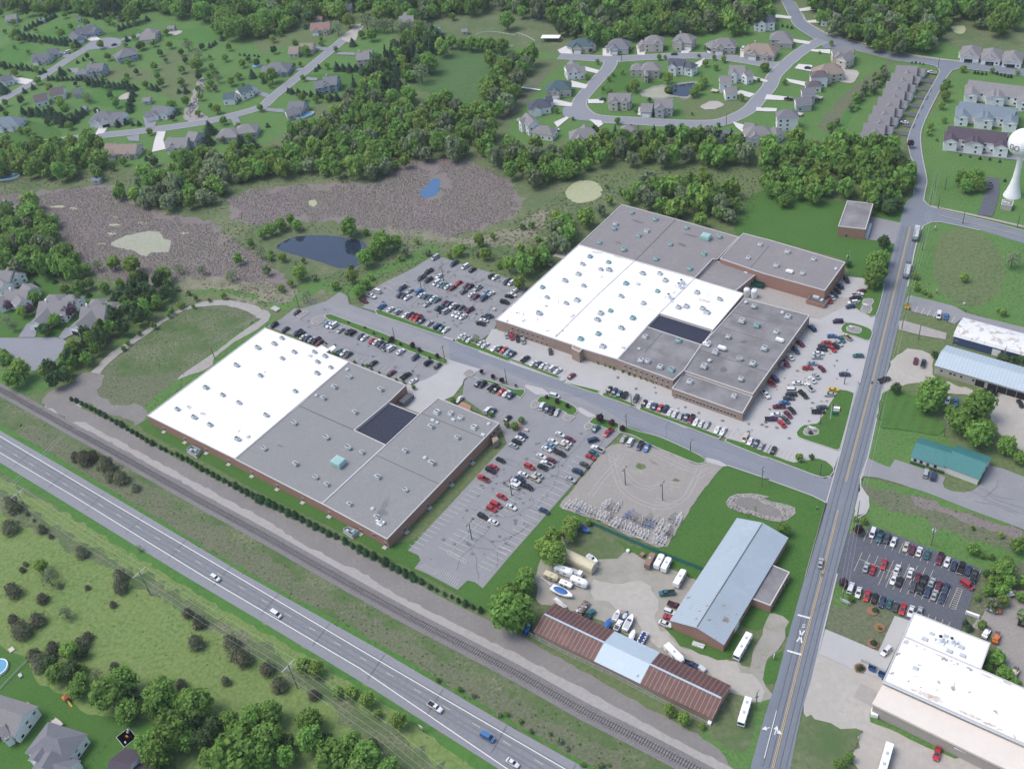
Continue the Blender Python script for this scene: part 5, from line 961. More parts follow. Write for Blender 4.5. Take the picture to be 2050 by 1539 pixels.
for q in (('20', 'tealroof', 'w_beige', 'dark teal roofed bungalow with three garage doors, first in the row along the upper loop street', [(510, 300, 640, 300, 15, 3.4, 'h'), (480, 320, 520, 335, 10, 3.2, 'g', 0), (630, 310, 650, 340, 8, 3.2, 'g')]),
          ('20', 'slate', 'w_grey', 'grey hipped bungalow between the dark teal roofed house and the beige two storey house', [(800, 305, 920, 305, 15, 3.6, 'h'), (800, 335, 820, 350, 9, 3.2, 'h', 0)]),
          ('20', 'greyroof', 'w_beige', 'beige two storey house with white garage door in the upper row', [(1090, 280, 1190, 278, 13, 5.4, 'h'), (1150, 285, 1165, 320, 8, 5.2, 'g'), (1045, 315, 1060, 330, 10, 3.2, 'g', 0)]),
          ('20', 'greyroof', 'w_stone', 'grey hipped two storey house with round topped entry in the upper row', [(1320, 260, 1440, 270, 13, 5.2, 'h'), (1400, 300, 1450, 305, 11, 3.2, 'g', 0)], True),
          ('20', 'mochaline', 'w_stone', 'dark brown roofed bungalow beside the tan roofed one in the upper row', [(1620, 300, 1770, 300, 15, 3.8, 'h'), (1710, 305, 1735, 345, 9, 3.4, 'g'), (1590, 315, 1620, 330, 9, 3.2, 'h', 0)]),
          ('20', 'tanroof', 'w_stone', 'tan roofed bungalow with brick chimney at the end of the upper row', [(1890, 335, 2090, 350, 16, 3.4, 'h'), (1890, 350, 1895, 385, 9, 3.2, 'g', 0)], True),
          ('20', 'greyroof', 'w_white', 'white two storey house with steep grey gables at the top of the loop west leg', [(440, 515, 540, 495, 11, 5.2, 'g'), (490, 470, 520, 540, 8, 4.8, 'g'), (530, 530, 590, 520, 11, 3.4, 'g')]),
          ('20', 'tealroof', 'w_stone', 'wide dark green hipped house above the pale footbridge', [(320, 640, 450, 630, 16, 3.8, 'h')]),
          ('20', 'navyroof', 'w_white', 'navy hipped bungalow below the dark green roofed house', [(170, 790, 290, 775, 14, 3.4, 'h'), (280, 765, 330, 755, 9, 3.2, 'g')]),
          ('20', 'greyroof', 'w_white', 'white two storey house with grey hipped garage beside the round bulb of the loop', [(130, 890, 190, 950, 11, 5.4, 'g'), (210, 985, 340, 1000, 11, 3.6, 'h')], False, (85, 950)),
          ('20', 'greyroof', 'w_grey', 'grey hipped house behind black pines at the foot of the loop', [(490, 1020, 690, 1000, 14, 3.4, 'h'), (590, 980, 600, 1010, 8, 3.6, 'g')]),
          ('20', 'greyroof', 'w_grey', 'grey roofed house almost hidden by the black pine row', [(900, 985, 980, 985, 10, 3.4, 'h')]),
          ('20', 'greyroof', 'w_stone', 'grey two storey house with bay window inside the loop', [(1070, 490, 1160, 490, 12, 5.4, 'h'), (990, 500, 1030, 500, 10, 4, 'h'), (1075, 550, 1078, 580, 4, 4.8, 'h')]),
          ('20', 'navyroof', 'w_white', 'white two storey house with navy roof inside the loop', [(1265, 460, 1380, 465, 11, 5.6, 'g'), (1390, 480, 1440, 490, 10, 4.6, 'h'), (1400, 520, 1450, 520, 7, 3, 'g')]),
          ('20', 'greyroof', 'w_beige', 'beige house with red timber porch and centre gable inside the loop', [(785, 735, 955, 738, 11, 5.2, 'g'), (910, 740, 910, 775, 7, 5, 'g'), (780, 795, 960, 800, 4, 2.6, 'g')]),
          ('20', 'greyroof', 'w_grey', 'grey two storey house with double drive beside the duckweed pond', [(1150, 780, 1290, 780, 12, 5.4, 'g'), (1045, 815, 1130, 820, 11, 3.4, 'g', 0), (1185, 800, 1190, 850, 8, 3.4, 'g')]),
          ('20', 'greyroof', 'w_white', 'tall white house with grey roof at the inner top corner of the loop', [(1740, 515, 1860, 520, 11, 5.6, 'g'), (1850, 570, 1900, 550, 9, 4.2, 'g')]),
          ('20', 'greyroof', 'w_white', 'white house with two grey gables at the inner side of the east leg', [(1660, 600, 1750, 595, 11, 5.6, 'g'), (1700, 690, 1790, 680, 10, 3.6, 'g')], False, (1620, 715)),
          ('20', 'slate', 'w_grey', 'small slate roofed house among trees below the loop street', [(1660, 1030, 1760, 1030, 11, 3.2, 'h')]),
          ('20', 'greyroof', 'w_white', 'wide white walled house with lit grey ridges at the lower loop corner', [(1880, 1000, 2050, 990, 13, 4.4, 'h'), (1860, 965, 1930, 975, 9, 4.2, 'g'), (2080, 1000, 2110, 1010, 10, 4, 'h')]),
          ('20', 'navyroof', 'w_white', 'navy hipped white house alone above the bungalow row beside the wood', [(1960, 115, 2070, 110, 14, 5, 'h')]),
          ('30', 'mochaline', 'w_stone', 'brown grey hipped house at the corner where the loop meets the long street', [(80, 245, 180, 245, 13, 4.8, 'h'), (140, 290, 200, 290, 10, 3.2, 'h')]),
          ('30', 'greyroof', 'w_beige', 'grey brown house with steep forward wing beside the corner of the long street', [(540, 385, 700, 375, 11, 4.6, 'g'), (610, 440, 680, 400, 10, 5, 'g')]),
          ('30', 'tanroof', 'w_beige', 'tan roofed house standing on bare sand', [(430, 510, 590, 490, 16, 4.6, 'h')]),
          ('30', 'brownroof', 'w_white', 'white tall house with dark roof and low garage below the tan roofed house', [(390, 560, 480, 555, 10, 6, 'h'), (350, 640, 430, 635, 9, 3.2, 'h')], False, (490, 650)),
          ('30', 'slate', 'w_grey', 'slate roofed pair of gables with dark truck in the drive', [(300, 695, 400, 690, 11, 5.2, 'g'), (250, 770, 370, 760, 11, 3.6, 'g')], False, (430, 770)),
          ('30', 'slate', 'w_white', 'tall white three storey house at the lower end of the east leg', [(130, 865, 240, 860, 12, 7.6, 'h')], False, (275, 900)),
          ('30', 'slate', 'w_white', 'white gabled house at the top edge beside the long street', [(440, 10, 540, 20, 11, 5.4, 'g'), (490, 40, 510, 60, 7, 4, 'g')]),
          ('30', 'greyroof', 'w_white', 'grey roofed house half behind trees beside the long street', [(480, 90, 580, 95, 11, 5, 'h')])):
    house(*q[:4], [(*w_[:4], w_[4] * .8, w_[5] + (.5 if w_[5] > 4.3 else .2), *w_[6:]) for w_ in q[4]], chim=len(q) > 5 and q[5], deck=q[6] if len(q) > 6 else None, group=g, pitch=.78)
for k in range(3):
    x = 1640 + 168 * k; y = 335 + 20 * k
    house('30', 'greyroof', 'w_white', '%s grey cottage in the row of three with dark short drives' % ('first', 'middle', 'last')[k], [(x + 5, y + 5, x - 8, y + 62, 12, 3.2, 'h'), (x - 45, y + 40, x - 15, y + 45, 8, 3, 'h'), (x - 10, y + 40, x - 20, y + 90, 8, 3, 'g', 9)], name='cottage', cat='cottage', group='row of three cottages')
ordn = ['first', 'second', 'third', 'fourth', 'fifth', 'sixth', 'seventh', 'eighth', 'ninth', 'tenth', 'eleventh', 'twelfth', 'thirteenth', 'fourteenth', 'fifteenth', 'sixteenth', 'seventeenth', 'eighteenth', 'nineteenth', 'twentieth'] + ['%dth' % i if i % 10 not in (1, 2, 3) else '%d%s' % (i, ('st', 'nd', 'rd')[i % 10 - 1]) for i in range(21, 60)]
for k, (x, y) in enumerate(((1045, 515), (1010, 575), (968, 640), (945, 702), (905, 765), (865, 832), (830, 900), (790, 970), (760, 1045))):
    house('30', 'mochaline', 'w_grey', '%s twin house from the cross street in the row of nine brown grey roofs' % ordn[k], [(x, y, x + 165, y + 8, 12, 3.2, 'g'), (x + 90, y + 14, x + 84, y + 60, 7, 3.2, 'g'), (x + 172, y + 24, x + 225, y + 32, 8.5, 2.0, 'g', 1)], name='twin_house', cat='house', group='row of nine twin houses')
for k, (x1, y1, x2, y2, rf, lab) in enumerate(((1620, 630, 2100, 690, 'greyroof', 'long white terrace with grey roof, farthest of the three terraces'), (1550, 800, 1990, 855, 'steelroof', 'long white terrace with steel blue roof, middle of the three terraces'), (1460, 995, 1920, 1050, 'plumroof', 'long white terrace with plum roof, nearest the water tower'))):
    W = [(x1, y1, x2, y2, 15, 5.4, 'g')]
    for f in (.06, .42, .5, .93): xa = x1 + (x2 - x1) * f; ya = y1 + (y2 - y1) * f; W.append((xa - 3, ya + 20, xa - 10, ya + 98, 8, 5.4, 'g'))
    W2 = []
    rt = house('30', rf, 'w_white', lab, W, name='terrace', cat='terrace', group='white terraces', pitch=.5)
    for f in (.17, .27, .66, .76):
        xa = x1 + (x2 - x1) * f; ya = y1 + (y2 - y1) * f; p = G('30', xa - 14, ya + 90, 1.5) - rt.location; a = heading('30', x1, y1, -math.degrees(math.atan2(y2 - y1, x2 - x1)))
        mb = MB(); mb.box((p.x, p.y, 1.4), (6.4, 4.0, 2.8), a); build(mb, 'garage', M['w_white'], rt); mb = MB(); mb.box((p.x, p.y, 2.95), (7.0, 4.6, .2), a); build(mb, 'garage_roof', M[rf], rt)
        n = Vector((math.sin(a), -math.cos(a), 0)); q = p + n * 2.06; obj('garage_door', HG, rt, (q.x, q.y, 1.2), a)
g = 'white twin houses by the cul-de-sac'
house('01', 'greyroof', 'w_white', 'grey roofed white house at the picture edge, farthest of the cul-de-sac houses', [(-80, 640, 90, 640, 14, 4, 'g'), (60, 610, 130, 660, 9, 4, 'g'), (-20, 690, 30, 740, 9, 3.6, 'g')], True, group=g)
house('01', 'greyroof', 'w_white', 'grey roofed white twin house with arched window between two flowering trees', [(40, 790, 220, 790, 13, 4, 'g'), (180, 740, 240, 770, 9, 4, 'g'), (110, 800, 170, 870, 9, 4, 'g'), (-40, 870, 60, 830, 9, 3.4, 'g')], True, group=g)
house('01', 'greyroof', 'w_white', 'grey roofed twin house with two chimneys, its drive meeting the cul-de-sac middle', [(310, 880, 530, 880, 14, 4, 'g'), (400, 900, 270, 1030, 11, 3.2, 'g', 9), (370, 830, 460, 830, 8, 4, 'h'), (520, 830, 590, 840, 8, 4, 'h')], True, group=g)
house('01', 'greyroof', 'w_white', 'grey roofed twin house nearest the dark pine belt at the cul-de-sac end', [(640, 920, 830, 910, 14, 4, 'g'), (730, 940, 590, 1060, 13, 3.2, 'g', 9), (730, 865, 790, 860, 8, 4, 'h'), (830, 890, 890, 890, 8, 4, 'h')], True, group=g)
g = 'houses of the near estate'
house('03', 'greyroof', 'w_white', 'grey roofed house with white corner deck cut by the picture edge', [(-120, 1020, 170, 1110, 12, 4.2, 'g'), (-20, 1220, 30, 1190, 8, 4, 'g')], deck=(215, 1060), group=g)
house('03', 'slate', 'w_white', 'slate roofed white house with crossing gables and white back deck', [(300, 1250, 520, 1320, 12, 4.2, 'h'), (400, 1400, 330, 1520, 11, 4, 'g'), (400, 1490, 540, 1530, 9, 3.4, 'g')], deck=(440, 1185), group=g)
house('03', 'plumroof', 'w_white', 'dark plum roofed house cut by the lower picture edge', [(870, 1470, 1030, 1500, 14, 4.2, 'g'), (1040, 1540, 1130, 1560, 10, 3.4, 'g')], group=g)
# pools, play things
def pool(t, x, y, rx, ry, rz, label, deckm='w_white', above=1.2):
    c = G(t, x, y); root = empty('swimming_pool', (c.x, c.y, 0), rz, label, 'pool', 'garden pools'); ring = lambda k: [(rx * k * math.cos(a), ry * k * math.sin(a)) for a in [2 * math.pi * i / 28 for i in range(28)]]
    mb = MB(); A, B = ring(1.0), ring(1.10)
    for i in range(28):
        j = (i + 1) % 28; mb.face([(*B[i], 0), (*B[j], 0), (*B[j], above), (*B[i], above)]); mb.face([(*B[i], above), (*B[j], above), (*A[j], above), (*A[i], above)]); mb.face([(*A[i], above), (*A[j], above), (*A[j], .3), (*A[i], .3)])
    build(mb, 'pool_wall', M[deckm], root); mb = MB(); mb.poly([(*p, above - .25) for p in ring(1.0)]); build(mb, 'water', M['pool_water'], root)
pool('03', -14, 750, 3.5, 3.5, 0, 'round blue above ground pool with white rim in the near lawn')
pool('10', 400, 920, 6.2, 3.2, .5, 'oval turquoise pool in a timber deck behind a slate roofed house', 'w_stone')
pool('00', 70, 1405, 7, 3.2, 0, 'long turquoise pool under the trees at the marsh edge'); pool('00', 2030, 528, 3.4, 2.6, 0, 'small oval pale pool beside the blue grey hipped ranch', 'w_blue')
c = G('03', 1000, 1290); root = empty('play_pad', (c.x, c.y, 0), math.radians(-50), 'dark rubber play pad with toy slide between two near houses', 'play pad')
M['mat_grey'] = flat('grey_deck_mat', (.13, .13, .135), .9); mb = MB(); mb.box((0, 0, .15), (5.4, 4.6, .3)); build(mb, 'mat', M['mat_grey'], root); mb = MB(); mb.box((0, 0, .17), (5.7, 4.9, .26)); build(mb, 'border', M['w_grey'], root)
for k, (x, y, m, sx) in enumerate(((-1.2, 1.2, 'unit_teal', 1), (.1, .3, 'orange', 1.3), (1.7, -1.2, 'white', .6), (-1.9, 1.8, 'white', .7))): mb = MB(); mb.box((x, y, .6), (sx, .5, .7), .4, taper=.7); build(mb, 'toy', M[m], root)
c = G('03', 535, 1000); root = empty('playset', (c.x, c.y, 0), -.9, 'climbing tower with orange roof and yellow slide at the tree line', 'play tower')
mb = MB()
for x in (-.8, .8):
    for y in (-.8, .8): mb.tube((x, y, 0), (x, y, 2.6), .08, n=5)
mb.box((0, 0, 1.3), (1.8, 1.8, .12)); build(mb, 'tower', M['wood'], root); mb = MB(); mb.box((0, 0, 2.9), (2.1, 2.1, .9), taper=.15); build(mb, 'canopy', M['orange'], root)
mb = MB(); mb.face([(.9, -.3, 1.35), (.9, .3, 1.35), (3.6, .3, .25), (3.6, -.3, .25)][::-1]); mb.box((2.25, -.33, .85), (2.8, .06, .2)); mb.face([(.9, -.35, 1.5), (3.6, -.35, .4), (3.6, -.35, .2), (.9, -.35, 1.3)]); build(mb, 'slide', M['yellow'], root)
# open barn and paddock fence at the loop estate
p = G('20', 328, 325); root = empty('open_barn', (p.x, p.y, 0), heading('20', 328, 325, 0), 'white roofed open hay barn by the paddock fence', 'barn'); mb = MB(); mb.box((0, 0, 3.2), (14, 6, .25)); build(mb, 'roof', M['white'], root); mb = MB()
for x in (-6.5, -2, 2, 6.5):
    for y in (-2.7, 2.7): mb.box((x, y, 1.5), (.25, .25, 3.1))
mb.box((0, 2.8, 1.5), (13, .15, 3)); build(mb, 'frame', M['wood'], root)
def fence(s, label, m='w_white', h=1.2, step=3.0, rails=(.5, 1.05), panel=None, name='fence', z=0):
    P = smooth_line(pts(s), step) if len(s.split()) > 3 else pts(s)
    if len(P) == 2: n = max(1, int((P[1] - P[0]).length / step)); P = [P[0].lerp(P[1], i / n) for i in range(n + 1)]
    c = P[0]; root = empty(name, (c.x, c.y, z), 0, label, 'fence'); ms = MB(); me = MB(); me.tube((0, 0, 0), (0, 0, h), .07, n=5); pm = me.mesh('post', [M[m]])
    for i, p in enumerate(P):
        if i < 95: obj('post', pm, root, (p.x - c.x, p.y - c.y, 0))
        if i:
            a, b = P[i - 1] - c, p - c; L = (b - a).length; rz = math.atan2((b - a).y, (b - a).x); mid = (a + b) / 2
            for r_ in rails: ms.box((mid.x, mid.y, r_), (L, .06, .12), rz)
            if panel: ms.box((mid.x, mid.y, h / 2), (L, .05, h * .92), rz, mi=1)
    build(ms, 'panel' if panel else 'rail', [M[m], M[panel or m]], root)
fence('10: 1740,285 1800,262 1900,260 2050,285 20: 60,270 130,290 200,330', 'white rail fence curving round the far side of the paddock')
fence('10: 1780,360 1900,370 2040,372', 'white rail fence on the near side of the paddock')
fence('22: 600,1110 730,1160 930,1250 1240,1380 1550,1500', 'long green screen fence above the storage yard', 'dk_green', 2.2, 3.2, (2.1,), 'green_roof')
fence('22: 270,1400 200,1480 23: 190,20 150,150', 'short grey chain fence left of the parked trailers', 'steel', 2.0, 3.0, (1.95,))
fence('23: 130,470 400,610 800,800 1200,1010 1560,1190', 'thin wire fence behind the long rusty storage shed', 'steel_light', 2.0, 3.2, (.1, 1.0, 1.95))
fence('33: 770,1245 700,1400', 'short timber fence in the sandy yard', 'wood', 1.5, 2.5); fence('33: 765,695 950,785', 'dark low fence above the blue dumpsters', 'steel', 1.8, 2.5, (1.7, .9))
fence('03: 215,690 0,915', 'pale wire fence beside the round pool', 'w_grey', 1.2, 2.6); fence('03: 920,1250 740,1470', 'dark wire fence between the near lawns', 'steel', 1.2, 2.6, (1.1,)); fence('33: 1700,150 1620,250 1560,420', 'wire fence beside the dark parking lot end', 'steel', 1.6, 2.6, (1.5,))
c = G('20', 85, 695); d = G('20', 245, 718); root = empty('footbridge', (c.x, c.y, .05), math.atan2((d - c).y, (d - c).x), 'narrow pale footbridge crossing the weedy ditch', 'footbridge'); mb = MB(); mb.box(((d - c).length / 2, 0, .5), ((d - c).length, 1.6, .25)); build(mb, 'deck', M['w_white'], root)
mb = MB()
for y in (-.75, .75): mb.box(((d - c).length / 2, y, 1.4), ((d - c).length, .08, .1))
build(mb, 'handrail', M['w_grey'], root)
# ------------------------------------------------------------------ vehicles
CC = {'w': ('white', (.68, .68, .68)), 'r': ('red', (.42, .03, .04)), 'b': ('blue', (.05, .16, .36)), 'k': ('black', (.018, .018, .022)), 'g': ('silver', (.38, .40, .41)), 'n': ('teal', (.03, .13, .15)), 'm': ('maroon', (.14, .022, .045)), 't': ('beige', (.50, .45, .36)),
      'y': ('yellow', (.65, .42, .03)), 'c': ('charcoal', (.07, .075, .085)), 'd': ('dark blue', (.03, .05, .11)), 'l': ('pale blue', (.20, .32, .42)), 'p': ('purple', (.06, .025, .08))}
CM = {k: flat('car_paint_' + v[0].replace(' ', '_'), v[1], .28, 0.15, .6, .03) for k, v in CC.items()}
def hull(mb, st, mi=0):
    """st: stations (x, half width, z bottom, z top, top half width)"""
    k = len(mb.v)
    for x, w, z0, z1, wt in st:
        zm = z0 + (z1 - z0) * .6; mb.v += [(x, -w * .94, z0), (x, -w, z0 + (z1 - z0) * .25), (x, -w, zm), (x, -wt, z1), (x, wt, z1), (x, w, zm), (x, w, z0 + (z1 - z0) * .25), (x, w * .94, z0)]
    for i in range(len(st) - 1):
        for j in range(8):
            jj = (j + 1) % 8; mb.f.append((k + i * 8 + j, k + i * 8 + jj, k + i * 8 + 8 + jj, k + i * 8 + 8 + j)[::-1]); mb.m.append(mi)
    mb.f.append(tuple(k + j for j in range(8))); mb.m.append(mi); e = k + (len(st) - 1) * 8; mb.f.append(tuple(e + j for j in range(8))[::-1]); mb.m.append(mi)
def cabin(mb, mg, x0, x1, x2, x3, zb, zt, w, wt):
    B = [(x0, -w, zb), (x3, -w, zb), (x3, w, zb), (x0, w, zb)]; T = [(x1, -wt, zt), (x2, -wt, zt), (x2, wt, zt), (x1, wt, zt)]
    for i in range(4): j = (i + 1) % 4; mg.face([B[i], B[j], T[j], T[i]])
    mb.face([(x1 - .04, -wt - .03, zt), (x2 + .04, -wt - .03, zt), (x2 + .04, wt + .03, zt), (x1 - .04, wt + .03, zt)]); mb.face([(x1 - .0, -wt, zt + .05), (x2, -wt, zt + .05), (x2, wt, zt + .05), (x1, wt, zt + .05)])
    for i in range(4): j = (i + 1) % 4; q = [(x1 - .04, -wt - .03), (x2 + .04, -wt - .03), (x2 + .04, wt + .03), (x1 - .04, wt + .03)]; t_ = [(x1, -wt), (x2, -wt), (x2, wt), (x1, wt)]; mb.face([(*q[i], zt), (*q[j], zt), (*t_[j], zt + .05), (*t_[i], zt + .05)])
    for i in range(4): p, q = Vector(B[i]), Vector(T[i]); mb.tube(p, q, .055, n=4, cap=False)
    xm = (x1 + x2) / 2
    for s in (-1, 1): mb.tube((xm, s * w * 1.0, zb), (xm, s * wt * 1.0, zt), .05, n=4, cap=False)
def car_mesh(kind):
    mb, mg = MB(), MB()
    if kind == 's':
        hull(mb, [(-2.35, .72, .32, .80, .66), (-2.2, .86, .25, .95, .78), (-1.2, .9, .22, 1.0, .82), (.9, .9, .22, .98, .82), (1.9, .87, .22, .86, .76), (2.3, .74, .26, .72, .62), (2.42, .6, .32, .6, .5)]); cabin(mb, mg, -1.75, -1.05, .25, 1.1, .97, 1.42, .80, .62); wx = (-1.45, 1.45); L = 2.3
    elif kind == 'u':
        hull(mb, [(-2.3, .84, .4, 1.0, .8), (-2.2, .93, .32, 1.12, .86), (1.0, .93, .3, 1.12, .86), (2.1, .9, .32, 1.02, .8), (2.35, .75, .38, .85, .68)]); cabin(mb, mg, -2.2, -2.0, .5, 1.15, 1.1, 1.75, .84, .70); wx = (-1.4, 1.45); L = 2.3
        for s in (-1, 1): mb.box((-.7, s * .62, 1.84), (2.2, .06, .05))
    elif kind == 'v':
        hull(mb, [(-2.5, .88, .35, 1.0, .84), (-2.4, .96, .3, 1.12, .9), (1.2, .96, .28, 1.1, .88), (2.2, .9, .3, .95, .78), (2.5, .74, .35, .78, .64)]); cabin(mb, mg, -2.42, -2.25, .9, 1.75, 1.08, 1.78, .88, .76); wx = (-1.5, 1.6); L = 2.4
    else:
        hull(mb, [(-.35, .94, .4, 1.12, .88), (1.2, .94, .4, 1.12, .88), (2.4, .92, .4, 1.05, .8), (2.75, .8, .45, .88, .7)]); cabin(mb, mg, -.35, -.2, .8, 1.35, 1.1, 1.72, .84, .70)
        mb.box((-1.6, 0, .65), (2.5, 1.7, .25), mi=2)
        for s in (-1, 1): mb.box((-1.6, s * .88, .85), (2.5, .14, .62))
        mb.box((-2.85, 0, .82), (.1, 1.86, .6)); mb.box((-2.95, 0, .5), (.14, 1.7, .16), mi=3); mb.box((-.4, 0, .8), (.12, 1.7, .6)); mb.box((-1.6, 0, .80), (2.4, 1.6, .02), mi=2); wx = (-1.75, 1.75); L = 2.75
    for s in (-1, 1):
        mb.box((L - .02, s * .62, .66 if kind == 's' else .82), (.10, .3, .14), mi=3); mb.box((-L + (-.15 if kind == 'p' else -.02), s * .66, .75 if kind == 's' else .9), (.08, .25, .16), mi=4)
        mb.box((wx[1] - .35, s * 1.0, 1.02), (.15, .2, .12))
    return mb, mg, wx
M['trailer'] = flat('worn_white_frame', (.66, .66, .66), .6)
M['lens'] = flat('headlight_lens', (.6, .6, .58), .2); M['tail'] = flat('tail_lens', (.35, .02, .02), .3)
wh = MB(); wh.tube((0, -.12, 0), (0, .12, 0), .34, n=14); wh.tube((0, -.13, 0), (0, .13, 0), .19, n=10, mi=1); WHEEL = wh.mesh('wheel', [M['black'], M['steel_light']])
CARM = {}
for k in 'suvp':
    mb, mg, wx = car_mesh(k); far = MB(); far.v = list(mb.v); far.f = list(mb.f); far.m = list(mb.m)
    for x in wx:
        for s in (-1, 1): far.tube((x, s * .72, .34), (x, s * .95, .34), .34, n=10, mi=2)
    CARM[k] = (mb.mesh('body', [CM['w'], M['glass'], M['black'], M['lens'], M['tail']]), mg.mesh('windows', [M['glass']]), far.mesh('body', [CM['w'], M['glass'], M['black'], M['lens'], M['tail']]), wx)
CAT = {'s': ('sedan', 'sedan', 'car'), 'u': ('sport_utility_car', 'utility car', 'suv'), 'v': ('van', 'van', 'van'), 'p': ('pickup_truck', 'pickup', 'pickup')}
def vehicle(t, x, y, k, c, deg, flip=None, zt=.42):
    p = G(t, x, y, .9); h = heading(t, x, y, deg) + (math.pi if (R.random() < .5 if flip is None else flip) else 0) + R.uniform(-.025, .025)
    name = CAT[k][0]; near = px(t, x, y)[1] > 700; s = R.uniform(.95, 1.04); z = .42
    root = empty(name, (p.x, p.y, z), h); root['category'] = CAT[k][2]; bm_, gm, fm, wx = CARM[k]
    b = obj('body', bm_ if near else fm, root); b.material_slots[0].link = 'OBJECT'; b.material_slots[0].material = CM[c]; obj('windows', gm, root); root.scale = (s, s, s)
    if near:
        for wx_ in wx:
            for sy in (-1, 1): obj('wheel', WHEEL, root, (wx_, sy * .84, .34))
    return root
NCAR = [0]; SEENL = {}
def row(t, deg, s, where, flip=None, group=None, endp='from the pond end'):
    """s: x,y,KindColour ... in order; where: phrase naming the row"""
    L = []
    for tok in s.split():
        if tok.endswith(':'): t = tok[:-1]; continue
        a = tok.split(','); dg = float(a[3]) if len(a) > 3 else deg; L.append((vehicle(t, float(a[0]), float(a[1]), a[2][0], a[2][1], dg, flip), a[2]))
    for i, (o, kc) in enumerate(L):
        nm = CC[kc[1]][0] + ' ' + CAT[kc[0]][1]
        same = [j for j, (q, kk) in enumerate(L) if kk == kc]
        if len(same) == 1: lab = '%s %s' % (nm, where)
        elif len(L) == 1: lab = nm + ' ' + where
        else:
            k = same.index(i); lab = ('%s %s %s, %s' % (ordn[k], nm, endp, where))
        n = SEENL.get(lab, 0); SEENL[lab] = n + 1
        o['label'] = ' '.join(lab.split()[:16]); o['group'] = group or 'cars parked in the works lots'; NCAR[0] += 1
g = 'cars in the pond side lot'
row('11', 32, '1425,535,vg 1575,583,pd 1662,607,vw 1718,632,sk 1870,683,uk 1900,692,sw 1992,727,pd 2028,735,vw 21: 80,762,sw 35,805,sw', 'in the far edge row of the pond lot', group=g)
row('11', 32, '1372,647,pk 1315,695,pc 1372,712,pk 1457,682,sw', 'in the loose cluster by the light pole, pond lot', group=g)
row('11', 32, '1435,735,vw 1465,748,sg 1498,755,sn 1527,765,sw 1560,775,sm 1607,737,sr 1670,758,sm 1700,765,sk 1650,805,sc 1760,778,pg 1715,828,sw 1745,845,sm 1825,812,sl 1865,820,sw 1808,858,vd', 'in the second row of the pond lot', group=g)
row('11', 32, '1163,778,pd 1225,798,sg 1148,830,sd 1180,838,sc 1208,850,sw 1292,810,vb 1318,832,sw 1350,842,sn 1382,850,sd 1410,858,sw 1440,872,sn 1362,902,sg', 'in the middle row of the pond lot', group=g)
row('11', 32, '1503,893,sm 1535,903,sd 1563,916,sw 1595,925,sk 1630,932,sc 1450,932,sn 1480,948,pk 1512,958,vg 1655,953,sd 1693,953,pm 1582,980,sw 1615,990,pw 1645,1002,sw', 'in the dense double row of the pond lot', group=g)
row('11', 36, '1005,922,pb 1070,945,sw 1130,965,ug 1190,990,sw 1225,995,pk 1255,1005,pr 1288,1015,pr 1315,1037,sd 1378,1055,sg 1445,1080,vd 1472,1095,sn 1508,1105,sw', 'in the kerb row of the pond lot', group=g)
row('11', -22, '965,800,vw 922,840,pw 858,877,pm', 'at the entrance side of the pond lot', group=g)
row('11', -12, '1850,995,sd 1820,1007,sc 1808,1032,sw 1785,1057,sk 1972,888,uk 2005,840,sk 21: 20,830,sw', 'beside the works corner', group=g)
g = 'cars along the works front'
row('11', 35, '1637,1155,sw 1665,1168,sg 1697,1185,sw 1787,1210,sw 1818,1228,sw 1893,1253,sw 1932,1258,sk 1967,1267,sr 2000,1283,sl 2030,1300,sd 21: 125,1337,pk 190,1370,sw 230,1378,sd 268,1388,sw 305,1400,sg 340,1408,vw 380,1430,sw 490,1470,sm', 'in the lawn row before the tan works', group=g)
row('21', 100, '18,1160,sr 63,1177,sk 107,1190,sg 322,1275,sc', 'against the tan office wall', group=g); row('11', 100, '1988,1147,sg', 'parked first at the tan office wall', group=g)
row('22', 58, '787,60,sk 830,72,sd 868,92,sn 910,103,uk 998,132,uc 1063,167,sk 1107,177,sw 1147,193,sd 1190,203,sr 1232,210,ud 1267,238,sw 1305,250,sw 1350,267,sg 1395,278,sd 1433,292,pm 1472,315,sw 1513,328,sw 1558,335,sg 1640,375,sw 1685,388,sw', 'in the long works row beside the street', group=g)
row('22', 62, '1862,442,vt 1900,465,sw 1948,483,sd 1985,505,sg 32: 72,537,sk', 'in the last group before the street corner', group=g)
g = 'cars behind the front factory'
row('11', 33, '155,1068,uk 243,1103,sk 340,1128,pd 368,1140,uk 385,1162,sw 418,1170,sd 450,1183,sg 485,1190,pk 512,1207,sm', 'along the white roofed factory wall', group=g)
row('11', 35, '672,1278,sn 705,1287,sw 738,1302,sc 937,1370,sk 1083,1445,sm 1192,1470,pk 1252,1510,sw', 'along the hedge beside the grey factory roof', group=g)
row('11', 35, '335,968,sk 568,1055,sl 592,1068,sw 625,1073,vw 677,1108,sg 742,1120,sk 770,1130,uk 838,1158,sd 865,1170,sw 930,1193,sr 962,1202,sw 990,1217,sk 1015,1230,sd 1045,1243,pg 1078,1252,vw 1152,1278,sw 1268,1325,ud 1370,1367,uk 1443,1390,sk', 'facing the long lawn island', group=g)
g = 'cars in the east main lot'
row('12', 38, '1765,12,sd 1800,20,uk 1878,42,pk 1905,58,sk 1948,75,sr 1988,90,sw 2025,107,sd', 'below the first kerbed island', group=g)
row('22', 60, '258,190,vw 298,210,sd 333,228,uk 375,238,sg', 'below the second kerbed island', group=g)
row('12', 45, '1615,135,sw 1843,222,vw 1880,235,sd 1997,287,sk', 'near the front factory entrance', group=g)
row('22', 45, '683,367,sn 780,397,pr 662,458,vd,15', 'by the third island', group=g)
